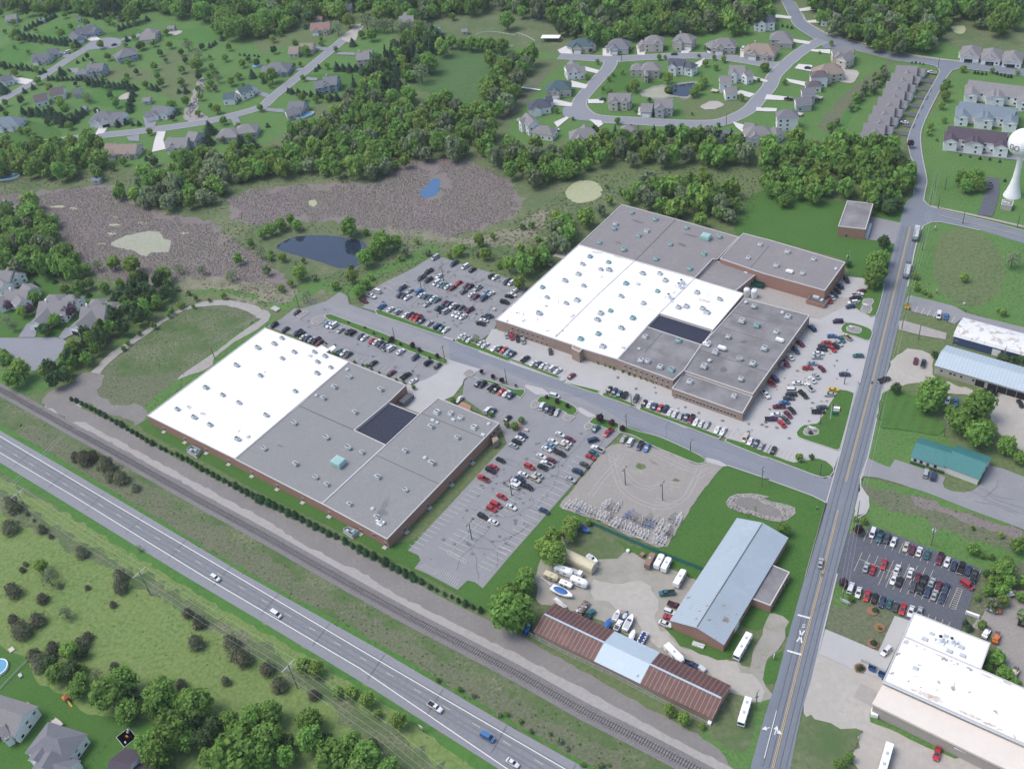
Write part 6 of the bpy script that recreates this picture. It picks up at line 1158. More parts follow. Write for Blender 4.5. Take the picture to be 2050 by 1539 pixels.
row('22', 60, '898,448,sg 955,472,vw 1030,502,pd 1085,517,sb', 'on the gravel edge by the lawn strip', group=g)
row('22', -25, '400,412,sw 475,450,sm 345,470,sw 450,478,sw 318,500,sl 430,507,ut 293,527,sw 398,562,pk 252,585,sw 328,615,sm 292,645,pw 262,672,sk 158,668,ur 108,728,sw 225,735,sg 203,765,ut 80,763,sd 52,787,sw 138,825,pk 38,820,uw 15,985,sw', 'in the middle double row', group=g, endp='from the street end')
row('22', -25, '105,418,sd 82,443,sw 55,470,sk 32,500,sg', 'in the short group by the factory steps', group=g, endp='from the street end')
row('22', -25, '692,527,pw 663,560,sn 638,590,sr 590,650,sc 535,705,ud 483,768,sg 275,1015,sd', 'along the gravel lot edge', group=g, endp='from the street end')
row('12', -25, '1940,615,sk 1882,670,sr 1862,697,uk 1803,760,pr', 'beside the lawn strip of the front factory', group=g)
row('12', -25, '1950,903,sr 1905,968,vr 1870,1000,ur 1800,1060,uk 1882,1103,sw', 'at the empty end of the main lot', group=g)
g = 'cars in the works east lot'
row('31', -45, '648,712,uk,-58 598,762,ud 577,797,sk 553,828,sc 532,848,sw 512,873,sr', 'beside the raised brick warehouse', group=g, endp='from the lawn end')
row('31', 6, '770,800,sm 738,828,pw 717,858,pk 700,892,uw 683,922,sd', 'beside the first rock bed', group=g, endp='from the lawn end')
row('31', -45, '582,1040,vp,0 377,1093,vd 285,1213,sm 245,1268,pd 203,1320,sw 168,1370,pm 80,1490,vd 50,1520,pr', 'along the works east wall', group=g, endp='from the lawn end')
row('31', 0, '535,1155,sb 490,1208,sr 465,1233,sc 455,1262,sk 428,1292,sw 415,1322,sg 380,1372,sl 342,1407,sr 262,1525,sw', 'in the inner file of angled cars', group=g, endp='from the lawn end')
row('31', -45, '610,1180,sn 650,1160,pt,-35 588,1210,sg 562,1230,sk 540,1255,sr 452,1410,sm 408,1467,sg 378,1500,sw', 'in the outer file of angled cars', group=g, endp='from the lawn end')
row('31', 0, '742,1310,sn 635,1457,sd', 'alone in the open works lot', group=g)
row('32', 0, '352,38,pw,-45 220,65,vw 212,98,sk 307,98,pk,-45 193,128,sc 157,162,sb 115,195,pm 218,222,sk,-45 188,255,sm,-45 95,257,sw 170,298,sc,-45 58,292,pp 138,328,sr,-45 12,97,pw,-50', 'in the crowded works lot before the flag lawn', group=g, endp='from the lawn end')
row('32', 0, '545,62,sy 517,97,sg 455,200,sc 427,235,pk', 'beside the flag lawn', group=g)
g = 'cars in the dark lot'
row('32', 70, '855,1190,vw 912,1220,pn 967,1235,uc 1020,1260,sw 1118,1298,st 1170,1322,sm 1222,1337,sw 1287,1360,sn 1385,1393,pm 1443,1418,sw 1497,1447,sd 1555,1462,pk 1612,1487,sd 1660,1517,sc', 'in the upper row of the dark lot', group=g, endp='from the street end')
row('32', 70, '803,1460,sg 857,1480,sr 945,1437,sr 1048,1477,sw 1153,1505,sw', 'in the scattered second row, dark lot', group=g, endp='from the street end')
row('33', 68, '1020,42,sw 1070,60,sk 1212,28,sm 1268,45,sk 1320,68,sg 1378,90,sm 1432,112,sd 1175,98,sc 1235,112,sk 1290,138,sd 1342,165,sg 1407,188,sd', 'in the middle block of the dark lot', group=g, endp='from the street end')
row('33', 72, '682,110,vw 743,145,sw 812,170,sr 872,190,sk 930,218,sd 988,233,sn 1040,257,sc 1093,275,sr 1157,293,sw 1225,300,sg', 'in the lower row of the dark lot', group=g, endp='from the street end')
row('33', -35, '1600,85,vr', 'parked across at the dark lot end', group=g); row('33', 70, '1655,25,pk', 'last in the dark lot beside the shrubs', group=g)
g = 'cars about the small premises'
row('33', 75, '1365,1415,sr', 'alone in the sandy yard by the awning', group=g); row('33', 45, '962,607,uw', 'in the concrete drive of the corner warehouse', group=g)
row('32', 75, '1275,722,ug 1335,742,vd', 'parked before the clinic', group=g); row('32', 75, '1448,145,sw', 'half under the yard trees', group=g); row('32', 90, '1510,155,sb', 'between trees in the sand yard', group=g); row('32', -15, '1785,82,pk', 'before the open garage bays', group=g); row('32', -60, '2020,168,sk', 'cut off by trees in the sand yard', group=g)
row('31', 75, '1195,1350,sm 1255,1370,pd', 'in the sandy yard beside the street', group=g); row('31', 78, '1378,990,vw 1435,1000,sb', 'beside the arched white shed', group=g)
row('23', -20, '1310,250,pm 1265,300,uw 1258,345,sr 1230,392,sw', 'beside the metal hall wall', group=g); row('23', 50, '632,322,pn', 'at the storage shed corner by the trailer', group=g); row('23', -20, '1430,712,pd', 'behind the fifth wheel camper', group=g)
row('23', 5, '1240,150,pn', 'alone in the tan yard', group=g)
g = 'cars moving on the roads'
row('32', 78, '445,1428,sg', 'driving alone on the main street', group=g); row('31', 18, '948,1500,pk', 'turning onto the main street', group=g, flip=False); row('22', -15, '355,108,vw', 'driving on the street past the second island', group=g)
for tt, x, y, kc, w_ in (('03', 1700, 30, 'uw', 'leading on the two lane highway near the bare field'), ('13', 168, 315, 'vw', 'with orange roof rack tone on the highway mid stretch'), ('13', 1425, 1050, 'pw', 'with open bed on the highway'), ('13', 1838, 1285, 'vb', 'on the highway behind the white pickup'), ('23', 25, 1488, 'sw', 'at the lower end of the highway')):
    row(tt, -31, '%d,%d,%s' % (x, y, kc), w_.replace(' with orange roof rack tone', ''), group=g, flip=False)
g = 'cars at the houses'
for tt, x, y, kc, dg, w_ in (('00', 900, 355, 'sk', 10, 'parked at the older estate turning circle'), ('00', 530, 415, 'vw', 20, 'in the dark drive of the long grey house'), ('00', 545, 555, 'sk', -30, 'in the pale drive beside the garden cypresses'), ('20', 735, 785, 'uc', 0, 'in the drive of the red porch house'), ('20', 1300, 428, 'sd', 0, 'on the upper loop street'), ('20', 360, 1030, 'pw', 10, 'behind the hipped garage at the loop bulb'), ('20', 1842, 388, 'vw', 70, 'in the drive of the tan roofed bungalow'), ('30', 1320, 575, 'pw', -8, 'on the grass at the twin houses'),
        ('30', 1105, 968, 'sw', -10, 'beside the eighth twin house'), ('30', 1085, 955, 'sd', -10, 'beside the eighth twin house garage'), ('30', 1918, 785, 'vw', 75, 'before the farthest terrace'), ('30', 190, 783, 'pk', -5, 'in the drive of the slate roofed gables'), ('30', 345, 538, 'sk', -5, 'in the drive of the tan house on sand'), ('30', 1525, 1145, 'sk', 80, 'before the plum roofed terrace'), ('30', 1780, 1470, 'pc', 80, 'in the dark water tower drive'), ('30', 393, 65, 'sk', 0, 'in the drive at the top edge house')):
    row(tt, dg, '%d,%d,%s' % (x, y, kc), w_, group=g)
print('cars', NCAR[0])
# trucks, campers, coaches, boats
def wheels(root, xs, w, r=.5):
    mb = MB(); mb.tube((0, -.16, 0), (0, .16, 0), r, n=14); mb.tube((0, -.17, 0), (0, .17, 0), r * .5, n=10, mi=1); me = mb.mesh('wheel', [M['black'], M['steel_light']])
    for x in xs:
        for s in (-1, 1): obj('wheel', me, root, (x, s * w, r))
def base(name, t, x, y, deg, label, cat, group=None, flip=0, z=.42):
    c = G(t, x, y, 1.2); return empty(name, (c.x, c.y, z), heading(t, x, y, deg) + (math.pi if flip else 0), label, cat, group)
def hopper(t, x, y, label, dark):
    r = base('hopper_truck', t, x, y, 78, label, 'truck', 'hopper trucks on the street'); mb = MB(); P = [(-4.2, -1.25), (4.2, -1.25), (4.2, 1.25), (-4.2, 1.25)]
    for i in range(4):
        a, b = P[i], P[(i + 1) % 4]; mb.face([(a[0] * .94, a[1] * .8, 1.2), (b[0] * .94, b[1] * .8, 1.2), (*b, 3.1), (*a, 3.1)]); mb.face([(*a, 3.1), (*b, 3.1), (b[0] * .97, b[1] * .9, 3.1), (a[0] * .97, a[1] * .9, 3.1)]); mb.face([(a[0] * .97, a[1] * .9, 3.1), (b[0] * .97, b[1] * .9, 3.1), (b[0] * .8, b[1] * .5, 1.8), (a[0] * .8, a[1] * .5, 1.8)])
    mb.poly([(p[0] * .8, p[1] * .5, 1.8) for p in P]); mb.box((1.2, 0, 3.05), (.15, 2.4, .15)); mb.box((-1.6, 0, 3.05), (.15, 2.4, .15)); build(mb, 'hopper', M['steel_light'], r)
    mb = MB(); mb.box((0, 0, .95), (9.4, 1.0, .3)); build(mb, 'chassis', M['steel'], r); mb = MB(); mb.box((5.9, 0, 1.9), (2.0, 2.4, 2.1), taper=.95); mb.box((7.2, 0, 1.3), (1.2, 2.0, 1.2), taper=.9); build(mb, 'cab', M['steel' if dark else 'steel_light'], r)
    mb = MB(); mb.box((6.75, 0, 2.3), (.4, 2.1, .7)); build(mb, 'windscreen', M['glass'], r); wheels(r, (-3.6, -2.4, 4.9, 7.2), 1.1)
hopper('31', 1195, 365, 'grey hopper truck parked nearest the street junction', 0); hopper('31', 1125, 655, 'grey hopper truck with dark cab parked behind the other', 1)
def coach(t, x, y, deg, label, L=10.5, st='trim', flip=0):
    r = base('motorhome', t, x, y, deg, label, 'motorhome', 'white motorhomes', flip); mb = MB(); hull(mb, [(-L / 2, 1.2, .5, 3.0, 1.1), (-L / 2 + .2, 1.25, .45, 3.15, 1.15), (L / 2 - .5, 1.25, .45, 3.15, 1.15), (L / 2, 1.15, .5, 2.7, 1.0)]); build(mb, 'body', M['white'], r)
    mb = MB(); mb.box((L / 2 - .12, 0, 2.0), (.4, 2.1, 1.2)); build(mb, 'windscreen', M['glass'], r)
    for s in (-1, 1):
        mb = MB(); mb.box((0, s * 1.26, 1.15), (L * .92, .03, .22)); build(mb, 'stripe', M['steel'], r)
        for xx in (-3, -.8, 1.6, 3.4): mb = MB(); mb.box((xx, s * 1.26, 2.1), (1.3, .04, .7)); build(mb, 'window', M['glass'], r)
    for xx in (-2.6, 1.2): mb = MB(); mb.box((xx, 0, 3.3), (1.0, .8, .3), taper=.8); build(mb, 'roof_unit', M['unit'], r)
    wheels(r, (-2.6, 3.4), 1.05, .45)
coach('23', 1840, 580, 60, 'white motorhome with grey stripes parked below the metal hall', flip=1); coach('23', 1855, 1095, 73, 'white motorhome beside the street end of the rusty shed', 9.6, flip=1); coach('33', 955, 1470, 74, 'white motorhome cut by the lower edge in the sandy yard', 11)
def camper(t, x, y, deg, label, L, W, H, m='white', nose=False, flip=0, rnd=False):
    r = base('camper_trailer', t, x, y, deg, label, 'camper', 'campers and box trailers in the yard', flip); mb = MB()
    st = [(-L / 2, W * .94, .5, H * .94, W * .8), (-L / 2 + .15, W, .45, H, W * .92), (L / 2 - .9, W, .45, H, W * .92), (L / 2, W * .8, .8 if not nose else 1.3, H * .82, W * .6)]; hull(mb, st); build(mb, 'body', M[m], r)
    for s in (-1, 1):
        for xx in (-L * .25, L * .12): mb = MB(); mb.box((xx, s * (W + .01), H * .62), (1.1, .04, .55)); build(mb, 'window', M['glass'], r)
    mb = MB(); mb.box((0, 0, H + .12), (.8, .7, .25)); build(mb, 'roof_vent', M['unit'], r); mb = MB(); mb.tube((L / 2 - .2, -.6, .5), (L / 2 + 1.2, 0, .5), .07, n=5); mb.tube((L / 2 - .2, .6, .5), (L / 2 + 1.2, 0, .5), .07, n=5); build(mb, 'hitch', M['steel'], r); wheels(r, (-.5, .4), W * .8, .36)
for q in (('22', 1110, 1415, 62, 'faded red and brown camper under the green fence', 6.6, 1.15, 2.7, 'redroof'), ('22', 1182, 1420, 62, 'white box trailer between the red camper and its white twin', 6.2, 1.15, 2.6, 'white'), ('22', 1238, 1445, 62, 'white box trailer, outer one of the pair by the green fence', 6.2, 1.15, 2.6, 'white'),
          ('23', 1345, 40, 60, 'white cargo trailer alone beside the metal hall', 7.6, 1.2, 2.7, 'white'), ('23', 330, 25, -22, 'white camper nearest the tree row', 5.6, 1.2, 2.5, 'cream'), ('23', 550, 70, -22, 'white motor camper with roof hatch at the yard row end', 6.6, 1.2, 2.8, 'white'), ('23', 445, 78, -22, 'small low white folding camper', 5.0, 1.1, 1.6, 'white'),
          ('22', 430, 1500, -20, 'white box truck body beside the cream tank shed', 7.0, 1.3, 3.0, 'white'), ('23', 1300, 640, -45, 'white fifth wheel camper beside the drive', 8.4, 1.25, 3.0, 'white'), ('33', 1160, 1700, 70, 'white trailer below the frame edge', 3, 1, 2, 'white')):
    if q[1] == 1160: continue
    camper(*q)
r = base('arched_tank_shed', '22', 545, 1420, -25, 'long cream arched storage shed beside the broadleaf trees', 'storage shed'); mb = MB(); 
pr = [(-2.1, 0), (-2.1, 2.2), (-1.8, 3.0), (-1.0, 3.6), (0, 3.8), (1.0, 3.6), (1.8, 3.0), (2.1, 2.2), (2.1, 0)]
for (a, b), (c_, d_) in zip(pr, pr[1:]): mb.face([(-7, a, b), (7, a, b), (7, c_, d_), (-7, c_, d_)][::-1])
for s in (-7, 7): mb.face([(s, a, b) for a, b in (pr if s < 0 else pr[::-1])])
build(mb, 'shell', M['cream'], r); mb = MB(); mb.box((7.05, 0, 1.3), (.1, 2.4, 2.4)); build(mb, 'door', M['w_stone'], r)
r = base('box_truck', '22', 535, 1512, -20, 'white truck cab with box beside the cream tank shed', 'truck'); mb = MB(); mb.box((1.2, 0, 1.5), (1.8, 2.1, 1.6), taper=.9); build(mb, 'cab', M['white'], r); mb = MB(); mb.box((2.0, 0, 1.9), (.3, 1.7, .6)); build(mb, 'windscreen', M['glass'], r); mb = MB(); mb.box((-1.4, 0, 1.3), (3.2, 2.0, 1.0)); build(mb, 'box', M['w_grey'], r); wheels(r, (-1.6, 1.6), .9, .42)
def boat(t, x, y, deg, label, L, W, hm='white', cover=None, flip=0, trailer=True, group='boats in the storage yard'):
    r = base('boat', t, x, y, deg, label, 'boat', group, flip); mb = MB(); st = []
    for i, (f, k) in enumerate(((0, .85), (.15, .95), (.5, 1), (.75, .78), (.92, .4), (1, .04))): st.append((-L / 2 + L * f, W / 2 * k, .75 - .1 * (f < .9) + .35 * (f > .9), 1.6 + .15 * f, W / 2 * k * .98))
    hull(mb, st); build(mb, 'hull', M[hm], r); mb = MB()
    if cover: 
        mb.lathe([(1, 0), (.9, .22), (.5, .42), (.01, .5)], n=18); mb.v = [(a * L * .34 - L * .06, b * W * .44, c_ + 1.66) for a, b, c_ in mb.v]; build(mb, 'cover', M[cover], r)
    else:
        hull(mb, [(-L * .42, W * .36, 1.5, 1.74, W * .34), (L * .05, W * .38, 1.5, 1.74, W * .36), (L * .2, W * .3, 1.5, 1.74, W * .26)]); build(mb, 'cockpit', M['w_grey'], r)
        mb = MB(); mb.face([(L * .02, -W * .32, 1.72), (L * .02, W * .32, 1.72), (L * .12, W * .26, 1.72), (L * .12, -W * .26, 1.72)]); mb.face([(L * .02, -W * .3, 2.15), (L * .02, W * .3, 2.15), (L * .13, W * .26, 1.74), (L * .13, -W * .26, 1.74)]); build(mb, 'windscreen', M['glass'], r)
    if trailer: wheels(r, (-L * .1, -L * .22), W * .42, .33)
boat('23', 415, 145, -25, 'large white cabin cruiser with a blue cockpit cover', 9.0, 3.0, 'white', 'blue_tarp'); boat('23', 845, 330, 65, 'small white open boat beside the blue covered one', 4.6, 1.9); boat('23', 940, 385, 62, 'large white open boat with grey cockpit in the yard middle', 7.2, 2.5)
boat('23', 775, 400, 60, 'boat shrouded in a bright blue tarp at the shed front', 5.2, 2.2, 'blue_tarp', 'blue_tarp'); boat('23', 968, 490, 68, 'plain white shrouded boat against the pale blue roof section', 4.8, 1.9, 'white', 'white'); boat('23', 150, 430, 60, 'long boat with blue tarp under the big tree', 6.0, 2.0, 'navy_tarp', 'blue_tarp'); boat('22', 655, 1400, -35, 'white and black jet boat behind the cream tank shed', 5.2, 2.1)
boat('23', 915, 335, 60, 'small dark runabout between two white boats', 4.2, 1.8, 'navy_tarp', 'steel_light'); boat('22', 585, 1160, -28, 'boat under a bright blue tarp behind the leafy tree at the green fence', 6.0, 2.4, 'blue_tarp', 'navy_tarp')
r = base('pontoon_boat', '23', 1048, 510, 62, 'flat pontoon boat with navy and white seats', 'boat', 'boats in the storage yard'); mb = MB()
for s in (-.8, .8): mb.tube((-2.8, s, .8), (2.9, s, .8), .3, n=10)
build(mb, 'pontoons', M['steel_light'], r); mb = MB(); mb.box((0, 0, 1.2), (5.6, 2.3, .12)); build(mb, 'deck', M['white'], r); mb = MB(); mb.box((0, 0, 1.35), (5.0, 1.9, .2)); build(mb, 'cover', M['navy_tarp'], r)
for k in range(8): mb = MB(); mb.box((-2 + (k // 2) * 1.3, (-.8 if k % 2 else .8), 1.5), (.55, .35, .3)); build(mb, 'seat', M['white'], r)
r = base('pickup_with_mower', '23', 858, 405, 60, 'white and grey utility pickup among the boats', 'truck'); mb = MB(); mb.box((0, 0, 1), (4.4, 1.8, .7)); mb.box((.6, 0, 1.6), (1.5, 1.5, .7), taper=.85); build(mb, 'body', M['white'], r); mb = MB(); mb.box((-1.3, 0, 1.5), (1.4, 1.3, .5)); build(mb, 'load', M['steel'], r); wheels(r, (-1.4, 1.4), .85, .38)
r = base('flatbed_trailer', '23', 575, 270, 55, 'flatbed trailer heaped with scrap beside the shed corner', 'trailer'); mb = MB(); mb.box((0, 0, .9), (7, 2.4, .2)); build(mb, 'bed', M['wood'], r); mb = MB()
for k in range(26): mb.box((R.uniform(-3, 3), R.uniform(-.9, .9), R.uniform(1.1, 1.6)), (R.uniform(.5, 1.6), R.uniform(.2, .8), R.uniform(.1, .5)), R.uniform(0, 3), mi=k % 3)
build(mb, 'scrap', [M['steel_light'], M['wood'], M['redroof']], r); wheels(r, (-.6, .4), 1.0, .36)
# boat trailers with white A frames
def trailer_mesh(m):
    mb = MB(); z = .6
    for s in (-1, 1): mb.tube((-2.6, s * .8, z), (.6, s * .8, z), .085, n=4); mb.tube((.6, s * .8, z), (3.1, 0, z), .085, n=4); mb.tube((-2.2, s * .4, z + .15), (.3, s * .4, z + .15), .04, n=4)
    for x in (-2.4, .4): w = .8; mb.tube((x, -w, z), (x, w, z), .07, n=4)
    return mb.mesh('frame', [M[m]])
TRM = {m: trailer_mesh(m) for m in ('trailer', 'steel', 'blue_tarp', 'unit')}
mb = MB()
for s in (-1, 1): mb.tube((-1, s * .93, .3), (-1, s * 1.1, .3), .28, n=12)
mb.tube((-1, -.95, .3), (-1, .95, .3), .05, n=5); AXLE = mb.mesh('axle', [M['black']])
tr = '455,960,w 500,950,w 545,965,w 550,1000,b 585,990,w 605,1000,g 632,1010,w 660,1020,g 705,1045,w 735,1050,w 770,1060,w 800,1045,k 745,960,w 770,950,w 800,980,k 842,985,w 860,960,g 820,1095,w 850,1110,w 880,1120,k 900,1125,w 945,1140,w 965,1145,g 985,1165,w 1025,1185,w 1045,1195,w 1075,1200,w 1150,1230,w 1175,1228,w 1215,1250,w 1195,1215,g 1170,1165,w 1195,1110,w 1235,1155,w 1255,1170,k 1270,1185,k 1300,1090,g 1335,1075,w 1345,1060,w 1285,1060,k 920,1045,b 950,1030,b 980,1060,k 1010,1075,k 1035,1090,g 1060,1100,k 1100,1065,k 1125,1120,b 1150,1085,g 1100,1110,b'
wh_names = {'w': 'white', 'k': 'black', 'b': 'blue', 'g': 'grey'}; cnt = {}
for tok in tr.split():
    x, y, c_ = tok.split(','); x, y = float(x), float(y); o = base('boat_trailer', '22', x, y, 62 + R.uniform(-14, 14), None, 'trailer', 'empty boat trailers on the gravel lot'); cnt[c_] = cnt.get(c_, 0) + 1
    obj('frame', TRM[{'w': 'trailer', 'k': 'steel', 'b': 'blue_tarp', 'g': 'unit'}[c_]], o); obj('axle', AXLE, o); o.scale = (.92, .92, .92); o['label'] = '%s %s boat trailer counting from the parking lot end of the trailer rows' % (ordn[cnt[c_] - 1], wh_names[c_])
# scrapyard machines lower right
for t, x, y, deg, lab, m1, m2 in (('33', 1800, 275, -20, 'white stacked machine with orange end in the cinder yard', 'white', 'orange'), ('33', 1750, 470, 60, 'white and black scaffold truck by the warehouse corner', 'white', 'steel'), ('33', 1830, 510, 70, 'rusty orange machine behind the white warehouse', 'orange', 'steel'), ('33', 1970, 790, 60, 'tan loader behind the shrubs', 'cream', 'steel'), ('33', 1925, 160, 10, 'white pallet stack beside the scrub', 'white', 'wood'), ('33', 2030, 370, 80, 'dark van body at the picture edge', 'black', 'steel')):
    r = base('yard_machine', t, x, y, deg, lab, 'machine', 'machines in the cinder yard'); mb = MB(); mb.box((0, 0, .9), (3.6, 1.8, .9)); mb.box((-.6, 0, 1.7), (1.4, 1.5, .9), taper=.85); build(mb, 'body', M[m1], r); mb = MB(); mb.tube((.8, -.4, 1.2), (2.6, -.3, 2.2), .14, n=6); mb.box((2.2, .2, 1.0), (1.2, 1.6, .8)); build(mb, 'boom', M[m2], r); wheels(r, (-1.2, 1.2), .9, .45)
# ------------------------------------------------------------------ trees
RNG = np.random.default_rng(11)
def nmesh(name, V, F, m, tint=None, quads=True):
    me = bpy.data.meshes.new(name); k = F.shape[1]; me.vertices.add(len(V)); me.vertices.foreach_set('co', V.astype(np.float32).ravel()); me.loops.add(F.size); me.loops.foreach_set('vertex_index', F.astype(np.int32).ravel())
    me.polygons.add(len(F)); me.polygons.foreach_set('loop_start', np.arange(0, F.size, k, dtype=np.int32)); me.polygons.foreach_set('loop_total', np.full(len(F), k, dtype=np.int32))
    if tint is not None: a = me.attributes.new('tint', 'FLOAT', 'FACE'); a.data.foreach_set('value', tint.astype(np.float32))
    me.materials.append(m); me.update(calc_edges=True); return me
def leafquads(C, N_, size, jit=.55):
    n = len(C); N_ = N_ / np.linalg.norm(N_, axis=1)[:, None] + RNG.normal(0, jit, (n, 3)); N_ /= np.linalg.norm(N_, axis=1)[:, None]
    a = np.cross(N_, RNG.normal(0, 1, (n, 3))); a /= np.linalg.norm(a, axis=1)[:, None]; b = np.cross(N_, a); s = size * RNG.uniform(.6, 1.35, (n, 1)); a = a * s; b = b * s * RNG.uniform(.55, 1, (n, 1))
    V = np.stack([C - a - b, C + a - b * .6, C + a * .8 + b, C - a * .7 + b], 1).reshape(-1, 3); return V, np.arange(4 * n).reshape(-1, 4)
def blob(c, r, nu=7, nv=4):
    V = []; F = []
    for i in range(nv + 1):
        for j in range(nu):
            p = math.pi * i / nv; t = 2 * math.pi * j / nu; k = RNG.uniform(.75, 1.05); V.append((c[0] + r[0] * k * math.sin(p) * math.cos(t), c[1] + r[1] * k * math.sin(p) * math.sin(t), c[2] + r[2] * k * math.cos(p)))
    for i in range(nv):
        for j in range(nu): F.append((i * nu + j, (i + 1) * nu + j, (i + 1) * nu + (j + 1) % nu, i * nu + (j + 1) % nu))
    return np.array(V), np.array(F)
def cat(parts):
    V, F, o = [], [], 0
    for v, f in parts: V.append(v); F.append(f + o); o += len(v)
    return np.concatenate(V), np.concatenate(F)
def broad(n=850, nc=17, size=.095, open_=0, el=.85):
    P = []; k = n // nc
    for i in range(nc):
        z = -.85 + 1.85 * (i + .5) / nc + RNG.uniform(-.1, .1); z = min(1, z); t = i * 2.4 + RNG.uniform(-.4, .4); rr = math.sqrt(max(0, 1 - z * z)); R0 = RNG.uniform(.50, .72); c = np.array([R0 * rr * math.cos(t), R0 * rr * math.sin(t), 1.12 + z * R0 * el * 1.15]); cr = RNG.uniform(.26, .44)
        d = RNG.normal(0, 1, (k, 3)); d /= np.linalg.norm(d, axis=1)[:, None]; d[:, 2] = np.where(d[:, 2] < -.6, -d[:, 2], d[:, 2]); P.append(leafquads(c + d * cr * RNG.uniform(.72, 1.12, (k, 1)), d, size))
        if not open_: P.append(blob(c, (cr * .72,) * 3, 6, 3))
    if not open_: P.append(blob((0, 0, 1.05), (.6, .6, .6)))
    return cat(P)
def spruce(n=520, h=3.0, egg=0, size=.10):
    z = RNG.uniform(0, 1.0, n) if egg else 1 - np.sqrt(RNG.uniform(0, 1, n)); t = RNG.uniform(0, 6.283, n)
    if egg: prof = np.clip(1 - np.abs(z - .3) ** 2.2 / .5, .04, 1) ** .7; lob = 1 + .16 * np.sin(t * 3 + z * 9) + .10 * np.sin(t * 7 - z * 14)
    else: prof = (1 - z) * .98 + .03; lob = 1 + .18 * np.sin(z * 40) + .1 * np.sin(t * 5)
    r = prof * lob * RNG.uniform(.8, 1.06, n); C = np.stack([r * np.cos(t), r * np.sin(t), .12 + z * h], 1); N_ = np.stack([np.cos(t), np.sin(t), np.full(n, .55)], 1); P = [leafquads(C, N_, size, .4)]
    V = []; F = []; m = 9
    for i, zz in enumerate((0.02, .3, .6, 1.0)):
        pr = max(.0, 1 - abs(zz - .3) ** 2.2 / .5) ** .7 if egg else (1 - zz)
        for j in range(m): V.append((pr * .78 * math.cos(6.283 * j / m), pr * .78 * math.sin(6.283 * j / m), .12 + zz * h))
    for i in range(3):
        for j in range(m): F.append((i * m + j, i * m + (j + 1) % m, (i + 1) * m + (j + 1) % m, (i + 1) * m + j))
    P.append((np.array(V), np.array(F))); return cat(P)
TPL = {'b': [broad() for _ in range(5)], 'lo': [broad(270, 12, .17) for _ in range(6)], 'o': [broad(420, 16, .07, 1) for _ in range(2)], 's': [spruce() for _ in range(2)], 'sl': [spruce(160, 3.0, 0, .17) for _ in range(2)], 'e': [spruce(600, 1.9, 1, .095) for _ in range(3)], 'el': [spruce(160, 2.6, 1, .17) for _ in range(2)], 'h': [spruce(300, 2.3, 1, .13) for _ in range(2)]}
KIND = {  # code: templates, material, height of crown centre and total per radius, names
    'G': ('b', 'leaf_g', 1.15, 'broadleaf_tree', 'tree', 'mid green broadleaf tree'), 'L': ('b', 'leaf_l', 1.15, 'broadleaf_tree', 'tree', 'light yellow green broadleaf tree'), 'D': ('b', 'leaf_d', 1.15, 'broadleaf_tree', 'tree', 'dark crowned tree'), 'F': ('o', 'leaf_f', 1.15, 'broadleaf_tree', 'tree', 'pale thin leaved tree'),
    'P': ('b', 'leaf_p', 1.15, 'ornamental_tree', 'tree', 'small purple leaved tree'), 'K': ('b', 'leaf_pink', 1.1, 'ornamental_tree', 'tree', 'pink flowering tree'), 'S': ('s', 'leaf_s', .85, 'spruce_tree', 'tree', 'dark spruce'), 'J': ('e', 'leaf_j', .9, 'juniper', 'tree', 'brownish dark juniper'), 'B': ('b', 'leaf_g', .9, 'shrub', 'shrub', 'round green shrub'), 'H': ('h', 'leaf_h', 1.0, 'hedge_shrub', 'shrub', 'clipped dark conical shrub')}
TM = {}
def tmesh(tk, i, mk):
    if (tk, i, mk) not in TM: V, F = TPL[tk][i]; TM[tk, i, mk] = nmesh('crown', V, F, M[mk])
    return TM[tk, i, mk]
mb = MB(); mb.tube((0, 0, 0), (0, 0, 1.0), .07, .05, 7)
for k in range(5): a = k * 1.26; mb.tube((0, 0, .7 + .08 * k), (.5 * math.cos(a), .5 * math.sin(a), 1.3 + .1 * k), .035, .012, 5)
TRUNK = mb.mesh('trunk', [M['bark']]); NT = [0]
mb = MB(); mb.tube((0, 0, 0), (0, 0, 1.2), .08, .04, 6); TRUNK_S = mb.mesh('trunk', [M['bark']])
def tree(t, x, y, d, k):
    tk, mk, hc, name, cat_, desc = KIND[k]; r = d * mpp(t, x, y) / 2; r *= {'S': .92, 'G': 1.0}.get(k, 1); p = G(t, x, y, hc * r); root = empty(name, (p.x, p.y, .2 if k != 'P' else .45), R.uniform(0, 6.28)); root['category'] = cat_
    i = R.randrange(len(TPL[tk])); obj('crown', tmesh(tk, i, mk), root); obj('trunk', TRUNK if tk in 'bo' else TRUNK_S, root)
    zs_ = r * R.uniform(.85, 1.12) * (.68 if k == 'S' else 1)
    if k == 'H': r *= R.uniform(.72, 1.15); zs_ = r * R.uniform(.75, 1.2)
    root.scale = (r * R.uniform(.92, 1.08), r * R.uniform(.92, 1.08), zs_); NT[0] += 1; return root
TL = {}
SMALL = []
def small(t, x, y, d, k): r = d * mpp(t, x, y) / 2; p = G(t, x, y, KIND[k][2] * r); SMALL.append((p.x, p.y, r, k)); return None
